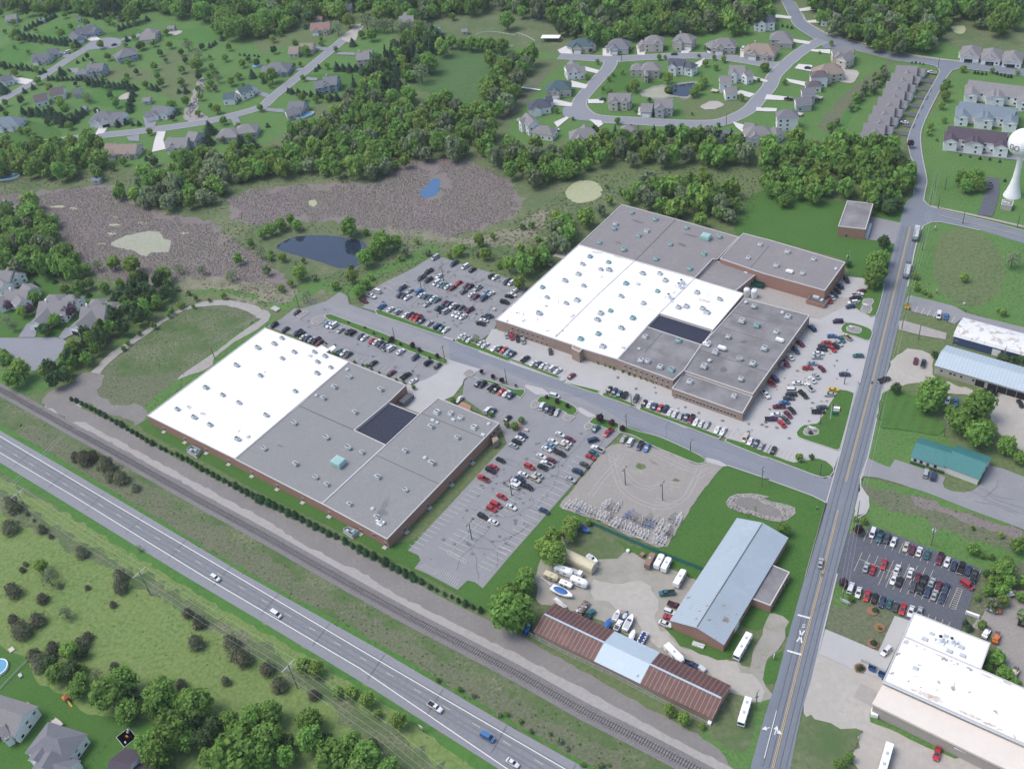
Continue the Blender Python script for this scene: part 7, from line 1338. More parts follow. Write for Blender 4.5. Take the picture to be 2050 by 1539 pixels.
def trees(where, s, group=None, direction='from the left'):
    """s: 'tile: Kx,y,d ...' or runs 'Kx1,y1>x2,y2,n,d'"""
    t = 'F'; L = []
    for tok in s.split():
        if tok.endswith(':'): t = tok[:-1]; continue
        k = tok[0]
        if '>' in tok:
            a, b = tok[1:].split('>'); x1, y1 = map(float, a.split(',')); x2, y2, n, d = map(float, b.split(',')); n = int(n)
            for i in range(n): f = i / max(1, n - 1); L.append((tree(t, x1 + (x2 - x1) * f + R.uniform(-4, 4), y1 + (y2 - y1) * f + R.uniform(-4, 4), d * R.uniform(.85, 1.15), k), k, px(t, x1 + (x2 - x1) * f, 0)[0]))
        elif k in 'GLDF' and float(tok[1:].split(',')[2]) < 58: small(t, *map(float, tok[1:].split(',')), k)
        else: x, y, d = map(float, tok[1:].split(',')); L.append((tree(t, x, y, d, k), k, px(t, x, y)[0]))
    by = {}
    for o, k, X in L: by.setdefault(k, []).append((X, id(o), o))
    for k, q in by.items():
        q.sort(); desc = KIND[k][5]
        for i, (_, _, o) in enumerate(q): o['label'] = ' '.join(('%s %s' % (desc, where) if len(q) == 1 else '%s %s %s, %s' % (ordn[i] if i < len(ordn) else '%dth' % (i + 1), desc, direction, where)).split()[:16]); o['group'] = group or 'trees ' + where
trees('in the dry meadow', '03: J100,130,120 J330,190,90 J290,355,120 J110,365,90 J165,440,140 J690,490,80 J640,545,110 J950,15,100 J950,100,105 J1480,305,85 J1568,375,105 J1545,540,120 J1820,540,120 J1860,630,110 J1925,665,130 J1780,845,70 J1430,870,80 J475,95,42 J690,105,42 J890,240,55 J905,735,85 J310,690,140 J270,640,110 J420,590,120 F385,40,130 F510,300,130 02: J95,965,130 J70,1140,125 J330,1160,68 J400,1215,40 J640,1340,98 J200,1435,42 J175,1480,48 J268,1090,25 J215,1040,32 J140,1105,26 L320,1450,120 F390,1500,90')
trees('on the bank between highway and railway', '02: J595,590,75 J665,600,120 J735,580,85 J840,655,120 J875,745,90 J950,750,110 J1065,830,70 J775,675,40 F1095,1310,60')
trees('in the tree belt above the near houses', '03: G440,770,180 D560,760,160 G640,830,140 L545,605,160 L640,745,100 D650,620,100 G600,900,170 G850,940,300 G980,850,240 G1000,1060,220 G1250,940,270 G1190,1050,160 G1400,1010,150 G1540,1030,300 G1800,1140,170 G1350,1230,330 G1180,1330,240 G1240,1420,260 G1450,1300,220 G1850,1400,400 G1990,1150,220 D1500,1150,210 D1680,1200,180 D1050,960,150 G1640,1440,180 D380,700,150 G1480,980,170 L1250,880,150 F760,800,110 G1880,1250,240 D1600,1300,200 '
      '13: G120,1100,210 G100,1290,260 G60,1440,250 G430,1150,220 G430,1300,240 G740,1370,240 G620,1440,290 G880,1430,270 G820,1540,260 D570,1300,120 D930,1340,110 G1050,1530,220 G250,1440,190 D260,1330,150 G10,1160,160')
trees('along the power line', '13: J95,745,112 J190,870,120 J465,950,85 L385,720,135 L480,740,150 L660,930,95 L765,930,130 L885,990,145 L965,1100,80 L1135,1160,150')
trees('round the storage yard', '13: G1990,300,330 23: G60,290,300 G110,70,190 G-20,170,220 L1260,1070,100 L1375,1140,120 L1300,1100,60 L1520,1200,60 22: L490,1110,150 L465,1190,150 L340,1230,170 L345,1350,230 L265,1290,150 L130,1520,150 L620,1105,60')
trees('about the clinic and sand yard', '32: G1340,70,270 G1290,160,190 G1690,190,260 G1550,310,210 G1470,215,120 G1690,420,220 G1750,360,170 G1630,250,130 G1920,490,170 G2020,590,120 D1040,50,90 G1650,1320,105 G1790,1370,65 G1920,1420,110 G1900,1480,190 G2010,1290,140 L1645,1150,35 L1870,1205,50 G1720,1370,50 D1760,1510,70 D1830,1530,60')
trees('round the corner warehouse', '33: G600,1500,110 G670,1450,85 G1840,650,160 G1900,780,150 G1820,60,130 G1930,50,140 G1720,400,85 S878,280,62 S865,540,62 S757,735,72 S1590,380,55 S1620,420,75 L910,425,35 P625,75,80 G685,190,60 G1760,130,100 G1680,180,60 G2020,180,90 G1770,740,80 G1980,870,110 B1350,1300,40')
trees('at the lawn corner by the rock basin', '32: G150,1160,120 P745,1165,95 L790,1095,60 L720,1080,45')
trees('along the main street', '31: G880,560,170 G880,650,210 G850,720,130 G930,530,130 D945,420,110 D930,90,120 D985,130,130 D1040,110,110 D890,40,110 L1200,760,75 L1265,800,52 L1190,680,60 L1305,830,38 G160,75,120 L1885,970,62 L1580,690,80 F1960,550,140 L1850,950,35 D1960,1355,120 D1880,1335,95 D2030,1365,110 D1345,1300,60 D660,580,60 B1130,905,35')
trees('round the cul-de-sac houses', '01: G430,1030,115 D345,1100,105 G840,955,110 G260,845,115 L570,1250,150 L350,1420,115 L160,1420,170 G50,1350,130 G100,1500,150 K65,910,90 P240,950,80 K545,950,120 P475,975,80 K770,1010,60 F50,1030,90 F100,1080,80 S693,825,60 S280,750,60 D610,870,90 L510,780,80 L175,965,90 G30,1290,80 S430,720,50')
trees('at the marsh edge', '01: L890,570,120 L1040,590,150 L1290,660,140 G660,620,110 G340,590,130 G380,330,170 G230,180,190 G100,300,180 G210,490,130 G500,480,170 G430,620,110 G620,760,110 L950,820,90 F1410,620,90 F1590,630,90 F1820,670,110 G60,200,140 G20,480,130 F450,230,80 G560,560,110 F760,590,100 L1060,690,90 G1330,740,90 G700,740,90 G820,770,90 F870,900,0.1')
trees('round the retention pond', '11: G740,290,160 G330,275,100 G200,265,110 G130,310,100 G60,340,90 L215,530,80 L350,650,130 G1000,405,180 G870,540,140 G1110,400,120 G930,490,120 L1145,540,48 L760,690,105 G820,790,110 G870,740,90 F400,830,110 F40,490,110 L630,750,75 L1600,470,110 L1770,400,100 L1820,500,110 L2010,590,120 L1280,410,42 L205,770,70 L280,740,60 F320,575,70 L130,500,45 G875,330,60 G280,230,90 L920,690,45')
trees('on the lawns beside the factory street', '11: P1080,1180,48 P1245,1230,48 P1300,1265,38 P1440,1315,38 F1745,1175,75 P940,1135,22 P1010,1180,22 P870,1090,20 P740,1050,18 P1060,1210,30 P1150,1220,26 P1380,1330,22 P1790,1440,35 P1880,1475,40 P1950,1505,45 22: P715,290,70 P805,320,55 P890,365,50 P295,120,35 P375,150,45 P455,190,38 P50,30,25 32: L275,590,75 D375,590,45 D365,400,35')
g = 'planted screen of small conifers beside the railway'
trees('in the screen row beside the railway', '02: H565,128>830,262,8,38 H880,290>1200,480,9,42 H1265,515>1480,610,6,36 H1510,630>1680,730,5,36 H1720,745>2040,915,8,52', g)
trees('in the hedge row under the front factory wall', '12: H0,895>640,1215,13,56 H715,1255>990,1400,6,58 H1035,1420>1240,1525,5,58 13: H1190,8>1320,55,3,50 H1380,95>1780,285,8,46', g)
trees('along the grey factory wall', '11: B790,1360>1180,1525,7,24 B560,1215>630,1230,2,16 12: B1255,45,40 B1565,145,50 B1865,260,45 B1990,340,50 22: B40,350,70 B95,305,60 21: B600,1330>820,1410,8,22 B890,1440>1130,1520,6,22 22: B1290,70>1800,225,10,24 33: B215,40>85,250,6,18 11: B885,1390,30')
# houses' gardens
trees('in the older estate hedges', '00: S160,285>600,345,12,62 S700,650>1060,690,10,70 S1045,740>1015,860,4,65 S380,620>640,620,8,45 S200,225>430,120,8,50 S600,80>760,125,5,60 S180,885>360,890,4,85 S400,900>500,950,3,100 S540,960>650,880,4,85 S0,515>260,545,7,50 S1895,430>2040,442,5,24 S1655,365>1700,342,3,35 S940,225>1010,200,3,45 S920,60,125 S830,120,75 S960,130,85 S1160,150,45 S1750,300,55 S260,690,48 S190,720,48 S480,570,75 S610,490,32 S658,470,32 S345,560,45 S315,575,40 S1410,720,45 S1465,715,62 S1200,690,55 S1240,700,55 S1650,1010,125 S1640,1100,115 S995,960,55 S1095,975,48 S1045,980,38 S930,980,58 S1000,310,48 S1900,1130,120 S1990,1140,115 S0,850,60 S20,700,100 S1155,1250,45 S1990,590,75 S1400,880,60')
trees('in the older estate gardens', '00: G1030,100,150 G130,260,75 G850,160,65 G1110,350,75 G1210,340,55 G1310,250,55 G1280,60,90 G1400,70,140 G1590,80,160 G1780,150,180 G1900,80,180 G1880,215,180 G2000,170,150 L1540,500,115 G1240,600,55 G1000,600,45 L480,820,80 L400,870,75 L210,1030,75 G1350,820,95 L1820,640,75 G1760,950,70 L1180,1040,55 L1710,860,75 G850,450,55 L170,940,58 L480,260,75 F690,770,80 L1560,890,58 L1250,880,70 L410,40,85 L1640,590,50 L1640,700,40 F1720,620,70 F1480,350,90 F1560,430,90 P1360,930,45 P595,665,38 P870,965,30 L1880,1000,60 F1760,1110,45')
trees('in the gardens by the estate road end', '10: S360,100,90 S1470,85,62 S1520,80,62 S770,340,70 S480,550,40 S505,530,40 S265,715,45 S100,990,40 S215,240,50 S400,210,50 S70,640,50 S290,720>700,780,9,60 S650,530>950,550,7,75 S1300,350>1450,280,4,110 S1180,430>1300,440,4,105 S1000,640>1200,700,5,90 G80,170,170 L650,70,170 L740,160,110 F650,220,110 G380,620,45 L370,765,70 G480,780,60 L570,780,50 G400,400,80 G310,520,38 G130,600,110 G570,520,50 G920,280,85 G840,270,65 L1380,80,90 G1270,100,45 G1190,590,90 F1310,580,140 G1370,500,150 L1860,470,125 L1840,730,165 L1750,850,130 G1990,160,140 G1560,130,58 G40,850,60 F880,180>1350,225,8,115 G1550,330>1950,355,6,110 G1200,320,120 L980,120,130 L1060,60,120 F640,390,40')
trees('in the loop estate gardens', '20: G1180,455,40 G1228,450,30 G1495,440,28 G1615,455,38 G2010,530,70 G695,490,35 L885,570,38 G815,590,32 G785,625,34 G735,695,30 L1250,620,90 L990,680,90 L1450,740>1530,640,4,68 G1830,775,48 G370,875,42 G850,950,58 L610,610,42 G995,875,32 G950,395,40 G1235,380,28 G1650,985,35 P640,400,38 G1965,630,30 G1440,900,25 L500,935,30 G1540,380,28 '
      '30: G15,530,60 G160,650,42 G437,415,26 L530,345,40 P690,430,50 P1155,1140,60 L1430,760,80 G1420,700,70 G1440,650,65 L1400,830,65 L1420,950,45 L1310,1000,55 L1300,1045,50 L1570,540,60 L1800,560,40 L2000,570,40 S1660,575>1750,588,4,26 S1840,582>1950,603,5,28 S1550,1222>1860,1272,5,26 S1165,492>1260,503,4,20 G1560,1400,125 G1660,1380,150 G1700,1450,120 G1600,1470,110 L1360,1100,28 S140,200>220,215,3,30 S1900,1425,28')
ROADPTS.extend(pts('00: 700,370 740,345 780,340 830,335 870,335 920,330 1000,300')); ROADPTS.extend(pts('20: 470,850 500,880 480,920'))
def gardens(s, sp, where, group, sizes=(1.6, 3.4)):
    Q = []; P = pts(s); xs = [p.x for p in P]; ys = [p.y for p in P]
    y = min(ys)
    while y < max(ys):
        x = min(xs)
        while x < max(xs):
            q = (x + R.uniform(-.45, .45) * sp, y + R.uniform(-.45, .45) * sp); x += sp
            if not INS(P, q) or any((q[0] - h.x) ** 2 + (q[1] - h.y) ** 2 < 90 for h in HPTS) or any((q[0] - h.x) ** 2 + (q[1] - h.y) ** 2 < 64 for h in ROADPTS): continue
            Q.append(q)
        y += sp
    for q in Q: SMALL.append((q[0], q[1], R.uniform(*sizes), R.choice('GGGLLFD')))
gardens('00: -60,60 700,30 1400,330 2050,420 2050,800 1500,960 1000,1020 400,1080 -60,1150', 19, 'scattered over the older estate lawns', 'scattered lawn trees of the older estate')
gardens('10: 0,400 500,60 640,330 250,640 0,800', 17, 'on the estate road meadow side', 'scattered trees on the meadow side')
gardens('20: 420,480 1950,470 1700,950 600,960', 21, 'on the loop estate lawns', 'scattered trees on the loop lawns', (1.2, 2.4))
gardens('00: 0,1160 0,1200 900,1260 1200,1200 1700,1130 2050,1000 2050,1250 1300,1330 900,1400 0,1400', 13, 'between the older estate and the reeds', 'trees between estate and reeds', (1.8, 3.6))
print('trees', NT[0])
# woods: far too many trunks to tell apart
def inside(P, q):
    c = False; n = len(P)
    for i in range(n):
        a, b = P[i], P[i - 1]
        if (a.y > q[1]) != (b.y > q[1]) and q[0] < (b.x - a.x) * (q[1] - a.y) / (b.y - a.y) + a.x: c = not c
    return c
PONDS = [pts(s) for s in ('01: 875,425 950,380 1050,350 1180,325 1262,340 1292,385 1350,402 1345,440 1328,492 1200,495 1150,525 1100,512 1050,482 980,465 900,452', 'F: 853,372 868,357 881,362 878,385 872,391 852,398 838,385 846,380', '11: 150,455 220,390 330,358 480,346 620,352 760,375 880,395 905,430 890,480 850,540 855,600 790,632 700,636 600,612 480,575 350,540 250,515',
    'F: 1133,388 1140,372 1160,362 1185,362 1205,375 1203,392 1185,403 1160,407 1140,400', '11: 420,88 485,78 495,112 465,140 425,122', '20: 175,120 300,95 420,83 560,85 562,110 500,150 330,155 190,155', '01: 360,125 520,125 515,145 360,145', '01: 0,125 140,120 140,158 0,155', '01: 830,365 930,335 930,350 840,375', '01: 860,265 960,265 960,290 860,290')]
def scatter(P, sp):
    xs = [p.x for p in P]; ys = [p.y for p in P]; out = []; y = min(ys)
    while y < max(ys):
        x = min(xs)
        while x < max(xs):
            q = (x + R.uniform(-.42, .42) * sp, y + R.uniform(-.42, .42) * sp)
            if inside(P, q) and not any(inside(W_, q) for W_ in PONDS): out.append(q)
            x += sp
        y += sp * .9
    return out
def cluster(name, label, items):
    Vs, Fs, Ts, Mi, o = [], [], [], [], 0; ml = ['leaf_g', 'leaf_l', 'leaf_d', 'leaf_f']
    for x, y, rr, k in items:
        V, F = R.choice(TPL['lo' if rr < 3.2 else 'b']); a = R.uniform(0, 6.28); ca, sa = math.cos(a), math.sin(a); W = np.empty_like(V); W[:, 0] = (V[:, 0] * ca - V[:, 1] * sa) * rr + x; W[:, 1] = (V[:, 0] * sa + V[:, 1] * ca) * rr + y; W[:, 2] = V[:, 2] * rr * R.uniform(.9, 1.25) + .1
        Vs.append(W); Fs.append(F + o); o += len(W); Ts.append(np.full(len(F), R.random())); Mi.append(np.full(len(F), 'GLDF'.index(k), dtype=np.int32))
    me = nmesh(name, np.concatenate(Vs), np.concatenate(Fs), M['leaf_g_w'], np.concatenate(Ts))
    for m in ml[1:]: me.materials.append(M[m + '_w'])
    me.polygons.foreach_set('material_index', np.concatenate(Mi)); tag(obj(name, me), label, None, None, 'stuff')
cluster('small_garden_trees', 'many small leafy trees and bushes scattered over lawns and verges', SMALL)
def wood(name, label, s, mats, sp=8.5, r=(3.2, 5.6), tk='lo', hs=1.15):
    Q = scatter(pts(s, 5.0), sp); acc = {}
    for q in Q:
        m = R.choice(mats); T = 'sl' if m == 'leaf_s' else ('el' if m == 'leaf_d' and tk != 'lo' else tk); V, F = R.choice(TPL[T]); rr = R.uniform(*r) * (.8 if T == 'sl' else 1); a = R.uniform(0, 6.28); ca, sa = math.cos(a), math.sin(a); hz = rr * hs * R.uniform(.8, 1.25)
        W = np.empty_like(V); W[:, 0] = (V[:, 0] * ca - V[:, 1] * sa) * rr + q[0]; W[:, 1] = (V[:, 0] * sa + V[:, 1] * ca) * rr + q[1]; W[:, 2] = V[:, 2] * hz; acc.setdefault(m, []).append((W, F, R.random()))
    me = None; mats_ = list(acc); Vs, Fs, Ts, Mi, o = [], [], [], [], 0
    for mi, m in enumerate(mats_):
        for W, F, tn in acc[m]: Vs.append(W); Fs.append(F + o); o += len(W); Ts.append(np.full(len(F), tn)); Mi.append(np.full(len(F), mi, dtype=np.int32))
    if not Vs: return
    me = nmesh(name, np.concatenate(Vs), np.concatenate(Fs), M[mats_[0] + '_w'], np.concatenate(Ts))
    for m in mats_[1:]: me.materials.append(M[m + '_w'])
    me.polygons.foreach_set('material_index', np.concatenate(Mi)); ob = obj(name, me); tag(ob, label, None, None, 'stuff'); return len(Q)
GL = ['leaf_g'] * 5 + ['leaf_l', 'leaf_l', 'leaf_l', 'leaf_f', 'leaf_f']; GD_ = ['leaf_g'] * 5 + ['leaf_d', 'leaf_l', 'leaf_f']
n = 0
for a in (('woodland', 'dense green wood between the marsh and the older estate', 'F: 590,262 640,248 672,215 700,182 735,190 790,180 830,195 900,195 960,232 990,262 975,300 930,312 870,312 790,330 740,352 680,350 640,342 520,345 460,350 445,325 510,305 560,285', GL),
          ('woodland', 'dark pine and leafy belt running up past the estate road', 'F: 700,178 740,145 790,95 830,60 880,70 890,110 850,140 800,160 780,190 735,188 690,190', ['leaf_s', 'leaf_d', 'leaf_g', 'leaf_l']),
          ('woodland', 'leafy wood at the left below the estate road', 'F: -80,300 0,298 60,290 150,277 205,290 212,330 195,358 120,352 -80,350', GL), ('woodland', 'light green wood on the marsh edge', 'F: 225,372 330,332 450,300 520,320 510,352 450,385 380,415 300,405 240,395', ['leaf_g', 'leaf_l', 'leaf_g', 'leaf_f', 'leaf_f']),
          ('woodland', 'green wood behind the cul-de-sac houses', 'F: -60,430 60,405 105,440 115,480 150,490 160,540 130,560 60,545 -60,535', GL), ('woodland', 'leafy wood below the loop estate', 'F: 960,302 1000,300 1050,275 1095,300 1140,290 1250,272 1400,268 1500,290 1515,312 1470,330 1350,322 1230,326 1200,320 1130,358 1060,362 1010,345', GL),
          ('woodland', 'dense wood beside the main street bend', 'F: 1515,290 1540,285 1640,280 1720,282 1800,295 1822,330 1828,380 1800,412 1740,408 1700,398 1600,395 1540,385 1515,350', ['leaf_g'] * 6 + ['leaf_d', 'leaf_l']), ('woodland', 'light green wood behind the tan works', 'F: 1255,385 1300,352 1380,358 1470,380 1495,405 1470,440 1400,440 1300,412 1262,405', GL),
          ('woodland', 'scrubby trees between the works and the reeds', 'F: 1030,560 1060,525 1085,480 1115,435 1150,412 1200,425 1180,452 1130,500 1090,530 1050,575', GL)): n += wood(*a) or 0
for a in (('woodland', 'wood at the top edge behind the upper loop row', 'F: 1120,-160 1560,-120 1545,0 1555,40 1500,52 1470,70 1400,60 1330,68 1240,75 1190,80 1120,62 1100,60 1150,20', GD_), ('woodland', 'wood at the top right corner', 'F: 1600,-60 2300,-60 2300,20 2050,20 2060,55 1990,62 1950,45 1900,30 1890,80 1870,105 1800,100 1720,88 1670,68 1640,40 1620,10', GD_ + ['leaf_d', 'leaf_f']),
          ('woodland', 'wood at the top edge above the older estate', 'F: -150,-160 1000,-220 1100,-60 1000,-10 900,20 840,40 800,30 700,20 640,30 560,60 500,75 440,70 420,35 330,20 260,18 230,10 180,30 120,10 60,25 -100,-10', GD_),
          ('woodland', 'trees between the paddock and the loop estate', 'F: 960,225 970,170 1000,150 1040,105 1065,120 1035,180 1010,225 1000,250', GL), ('woodland', 'wood beside the top pond', 'F: 870,0 960,-20 1060,-30 1160,0 1190,20 1170,60 1120,62 1090,40 1000,10 930,25', ['leaf_g', 'leaf_f', 'leaf_g'])): n += wood(*a, sp=9.5, r=(3.8, 6.2)) or 0
n += wood('pine_belt', 'dark thin pine belt beside the loop track', '01: 920,740 1100,700 1330,700 1380,800 1180,960 980,1100 880,1180 740,1300 620,1430 420,1540 380,1400 460,1300 600,1150 760,1100 830,1000 960,900 900,850', ['leaf_d', 'leaf_d', 'leaf_d', 'leaf_g'], 6.0, (2.4, 3.6), 'lo', 1.5) or 0
n += wood('pine_belt', 'black pine row behind the loop street', '20: 560,1030 760,1030 1000,1010 1250,1040 1560,1030 1700,1060 1860,1110 1860,1160 1600,1100 1300,1080 1100,1080 800,1090 560,1080', ['leaf_d', 'leaf_s'], 6.5, (2.6, 3.8), 'lo', 1.2) or 0
n += wood('pine_belt', 'dark conifer group at the main street bend', '30: 760,1100 900,1090 1000,1110 990,1140 850,1150 760,1140', ['leaf_d'], 6.5, (2.6, 3.8)) or 0
n += wood('scrub', 'grey green scrub along the ditch behind the twin houses', 'F: 1655,258 1690,212 1725,170 1770,125 1785,130 1760,165 1710,215 1675,262', ['leaf_f', 'leaf_g'], 6, (1.4, 2.6)) or 0
n += wood('scrub', 'scattered scrub round the marsh', 'F: 440,470 520,480 600,470 700,470 760,480 900,490 1050,440 1150,420 1220,350 1300,340 1480,330 1500,350 1250,380 1130,480 1040,540 960,520 880,500 780,500 740,540 560,560 480,540', ['leaf_f', 'leaf_g', 'leaf_l'], 15, (1.2, 2.8)) or 0
n += wood('scrub', 'scattered scrub in the yards at the right edge', 'F: 1965,1170 2150,1130 2200,1300 2060,1330 2010,1240', ['leaf_g', 'leaf_f', 'leaf_l'], 7, (1.6, 3.2)) or 0
n += wood('scrub', 'low weeds along the rail verge', 'F: 700,1260 1030,1410 1250,1530 1180,1530 1000,1420 760,1290', ['leaf_f', 'leaf_g'], 6, (.5, 1.2)) or 0
n += wood('scrub', 'weeds below the pine belt', '01: 1330,720 1400,820 1200,1000 1000,1140 900,1240 980,1240 1200,1060 1450,900 1800,860 1800,800 1500,760', ['leaf_g', 'leaf_l'], 7, (.9, 2.0)) or 0
print('wood trees', n)
def tufts(name, label, polys, m, sp, r, h, rag=2.0, keep=1.0):
    Vs, Fs, Ts, o = [], [], [], 0; Q = []
    for s in polys: Q += [q for q in scatter(ragged(pts(s), rag, 4), sp) if R.random() < keep]
    n = len(Q); Q = np.array(Q); k = 5; rr = RNG.uniform(r * .6, r * 1.3, n); hh = RNG.uniform(h * .5, h * 1.3, n); an = RNG.uniform(0, 6.28, n); V = np.zeros((n, k + 1, 3))
    for j in range(k): t = an + j * 6.283 / k; q = rr * RNG.uniform(.6, 1.2, n); V[:, j, 0] = Q[:, 0] + q * np.cos(t); V[:, j, 1] = Q[:, 1] + q * np.sin(t); V[:, j, 2] = RNG.uniform(0, .2, n)
    V[:, k, 0] = Q[:, 0] + RNG.uniform(-.3, .3, n); V[:, k, 1] = Q[:, 1] + RNG.uniform(-.3, .3, n); V[:, k, 2] = hh + .1
    F = np.array([[j, (j + 1) % k, k] for j in range(k)])[None] + (np.arange(n) * (k + 1))[:, None, None]
    ob = obj(name, nmesh(name, V.reshape(-1, 3), F.reshape(-1, 3), M[m], np.repeat(RNG.uniform(0, 1, n), k))); tag(ob, label, None, None, 'stuff'); print(name, n)
M['reed'] = node_mat('dead_reeds', ((.205, .165, .175), (.16, .13, .138), (.255, .21, .205), (.17, .16, .125)), (.05, .6, .022), .95, attr=True); M['straw'] = node_mat('straw_tufts', ((.15, .15, .08), (.09, .12, .05), (.23, .20, .13)), (.05, .5), .95, attr=True)
tufts('reeds', 'mauve brown dead cattails filling the marsh', ['F: -100,402 60,388 150,380 205,372 240,392 300,420 345,435 420,452 455,474 500,505 530,524 560,562 575,585 500,585 400,555 250,560 170,530 125,485 100,425 60,412', 'F: 458,415 478,392 530,382 620,376 700,370 757,368 785,346 830,329 850,350 860,400 890,395 885,350 890,322 940,330 1000,355 1030,380 1040,405 1020,430 960,458 880,470 800,470 740,458 690,444 560,442 500,445'], 'reed', 1.15, .5, .30, 7, .85)
tufts('dry_grass_tufts', 'straw coloured tufts on the reed fringe', ['F: -100,360 230,348 430,370 620,350 780,320 790,335 620,365 455,385 440,430 300,400 200,366 0,385', 'F: 440,455 560,450 700,455 800,480 960,470 1050,430 1130,405 1110,450 1060,520 990,490 860,500 740,520 700,480 560,470 480,560 620,590 560,620 470,600 400,565 500,560', 'F: 1400,1140 1500,1000 1520,1010'], 'straw', 3.4, .8, .6)
M['tuft_m'] = node_mat('meadow_tufts', ((.110, .185, .045), (.08, .15, .036), (.17, .20, .085)), (.04, .6), .95, attr=True); M['tuft_g'] = node_mat('green_tufts', ((.065, .130, .034), (.045, .10, .028), (.13, .15, .07)), (.04, .6), .95, attr=True)
tufts('meadow_grass', 'uneven grass clumps over the dry meadow', ['F: -20,960 140,1040 355,1165 520,1260 743,1395 985,1545 800,1560 640,1400 420,1350 250,1300 130,1260 60,1290 -20,1270'], 'tuft_m', 2.6, .45, .10, 3, .4)
tufts('rough_grass_clumps', 'uneven weeds along railway verges and the field', ['F: 0,800 266,955 520,1100 667,1180 814,1262 1030,1378 1177,1460 1290,1530 1190,1525 1020,1440 764,1295 510,1150 266,1008 0,855', 'F: 205,780 240,710 305,655 365,625 440,610 510,635 535,655 420,740 300,830', 'F: 1735,975 1850,1000 2045,1065 2045,1100 1900,1070 1760,1020', 'F: 1880,470 2045,510 2045,650 1900,600 1830,590'], 'tuft_g', 2.3, .45, .18, 3, .6)
tufts('rough_grass_clumps', 'uneven grass clumps between marsh and works', ['F: 620,345 800,300 830,312 700,362', 'F: 880,500 1000,480 1100,400 1240,340 1500,340 1520,380 1480,450 1250,400 1150,470 1040,570 960,520 880,505', 'F: 640,560 720,520 800,515 860,500 860,520 780,560 700,590'], 'tuft_g', 2.6, .7, .4, 3, .75)
def rocks(s, sp, r, label):
    Q = scatter(pts(s), sp); mb = MB()
    for q in Q:
        k = R.uniform(.5, 1.3) * r; mb.box((q[0], q[1], k * .3 + .3), (k * 1.4, k, k * .8), R.uniform(0, 3), taper=.6)
    tag(build(mb, 'riprap', M['rock']), label, None, None, 'stuff')
PONDS.append(pts('22: 1760,950 1830,915 1960,925 32: 0,960 120,1000 150,1050 70,1070 22: 1980,1035 1850,1000'))
rocks('22: 1710,945 1790,885 1960,890 2040,905 32: 10,925 235,990 235,1030 180,1085 120,1100 30,1085 22: 1900,1040 1740,1000', 1.1, .5, 'grey boulders lining the dry basin in the lawn'); rocks('00: 1590,650 1625,640 1590,760 1550,860 1500,930 1460,900 1520,800', 2.2, .9, 'pale stones in the creek bed of the older estate')
# ------------------------------------------------------------------ railway, poles, wires, signs
d0 = [(RAILP[i] - RAILP[i - 1]).length for i in range(1, len(RAILP))]
root = empty('railway_track', (RAILP[0].x, RAILP[0].y, .38), 0, 'single railway track on dark ballast beside the front factory', 'railway track'); o = RAILP[0]; cum = [0]
for v in d0: cum.append(cum[-1] + v)
def at(dist_):
    i = max(0, min(len(RAILP) - 2, next((k for k in range(len(cum) - 1) if cum[k + 1] >= dist_), len(cum) - 2))); a, b = RAILP[i], RAILP[i + 1]; f = (dist_ - cum[i]) / max(1e-6, cum[i + 1] - cum[i]); p = a.lerp(b, f); return p - Vector((o.x, o.y, 0)), math.atan2((b - a).y, (b - a).x)
for s in (-1, 1):
    mb = MB(); A, B = ribbon_poly(RAILP, 1.5); E_ = A if s < 0 else B
    for a, b in zip(E_, E_[1:]): a = a - o; b = b - o; mb.box(((a.x + b.x) / 2, (a.y + b.y) / 2, .26), ((b - a).length + .05, .13, .2), math.atan2((b - a).y, (b - a).x))
    build(mb, 'rail', M['rail'] if 'rail' in M else M.setdefault('rail', flat('rail_steel', (.15, .13, .13), .5, .3)), root)
mb = MB(); mb.box((0, 0, .07), (.34, 2.7, .16)); SLP = mb.mesh('sleeper', [M['bed']]); tot = cum[-1]; nS = int(tot / .95); rest = MB()
for i in range(nS):
    p, a = at(i * tot / nS); 
    if nS - 160 <= i < nS - 60: obj('sleeper', SLP, root, (p.x, p.y, 0), a)
    else: rest.box((p.x, p.y, .07), (.34, 2.7, .16), a)
rs_ = build(rest, 'sleepers', M['bed'], root); rs_['kind'] = 'stuff'
# poles
def pole(t, x, y, h, label, arms=1, cans=0, lamp=0, ang=None, lean=(0, 0), m='wood', name='utility_pole', cat='utility pole', group='utility poles'):
    c = G(t, x, y); rz = AX + math.pi / 2 if ang is None else ang; root = empty(name, (c.x, c.y, .3), rz, label, cat, group); mb = MB(); mb.tube((0, 0, 0), (lean[0], lean[1], h), .22, .15, 8); build(mb, 'pole', M[m], root)
    for k in range(arms):
        mb = MB(); mb.box((lean[0], lean[1], h - .5 - 1.1 * k), (3.0, .16, .16)); build(mb, 'crossarm', M['wood' if m == 'wood' else m], root)
        for xx in (-1.4, -.5, .5, 1.4): mb = MB(); mb.tube((xx, 0, h - .45 - 1.1 * k), (xx, 0, h - .15 - 1.1 * k), .07, .05, 6); build(mb, 'insulator', M['steel_light'], root)
    for k in range(cans): mb = MB(); a = 2.1 * k; mb.tube((.5 * math.cos(a), .5 * math.sin(a), h - 3.2), (.5 * math.cos(a), .5 * math.sin(a), h - 2.1), .32, n=10); build(mb, 'transformer', M['steel_light'], root)
    if lamp:
        for s in ((-1, 1) if lamp == 2 else (1,)): mb = MB(); mb.tube((0, 0, h - .1), (s * 1.0, 0, h), .06, n=5); mb.box((s * 1.3, 0, h - .02), (.8, .45, .2)); build(mb, 'lamp_head', M[m], root)
    return root
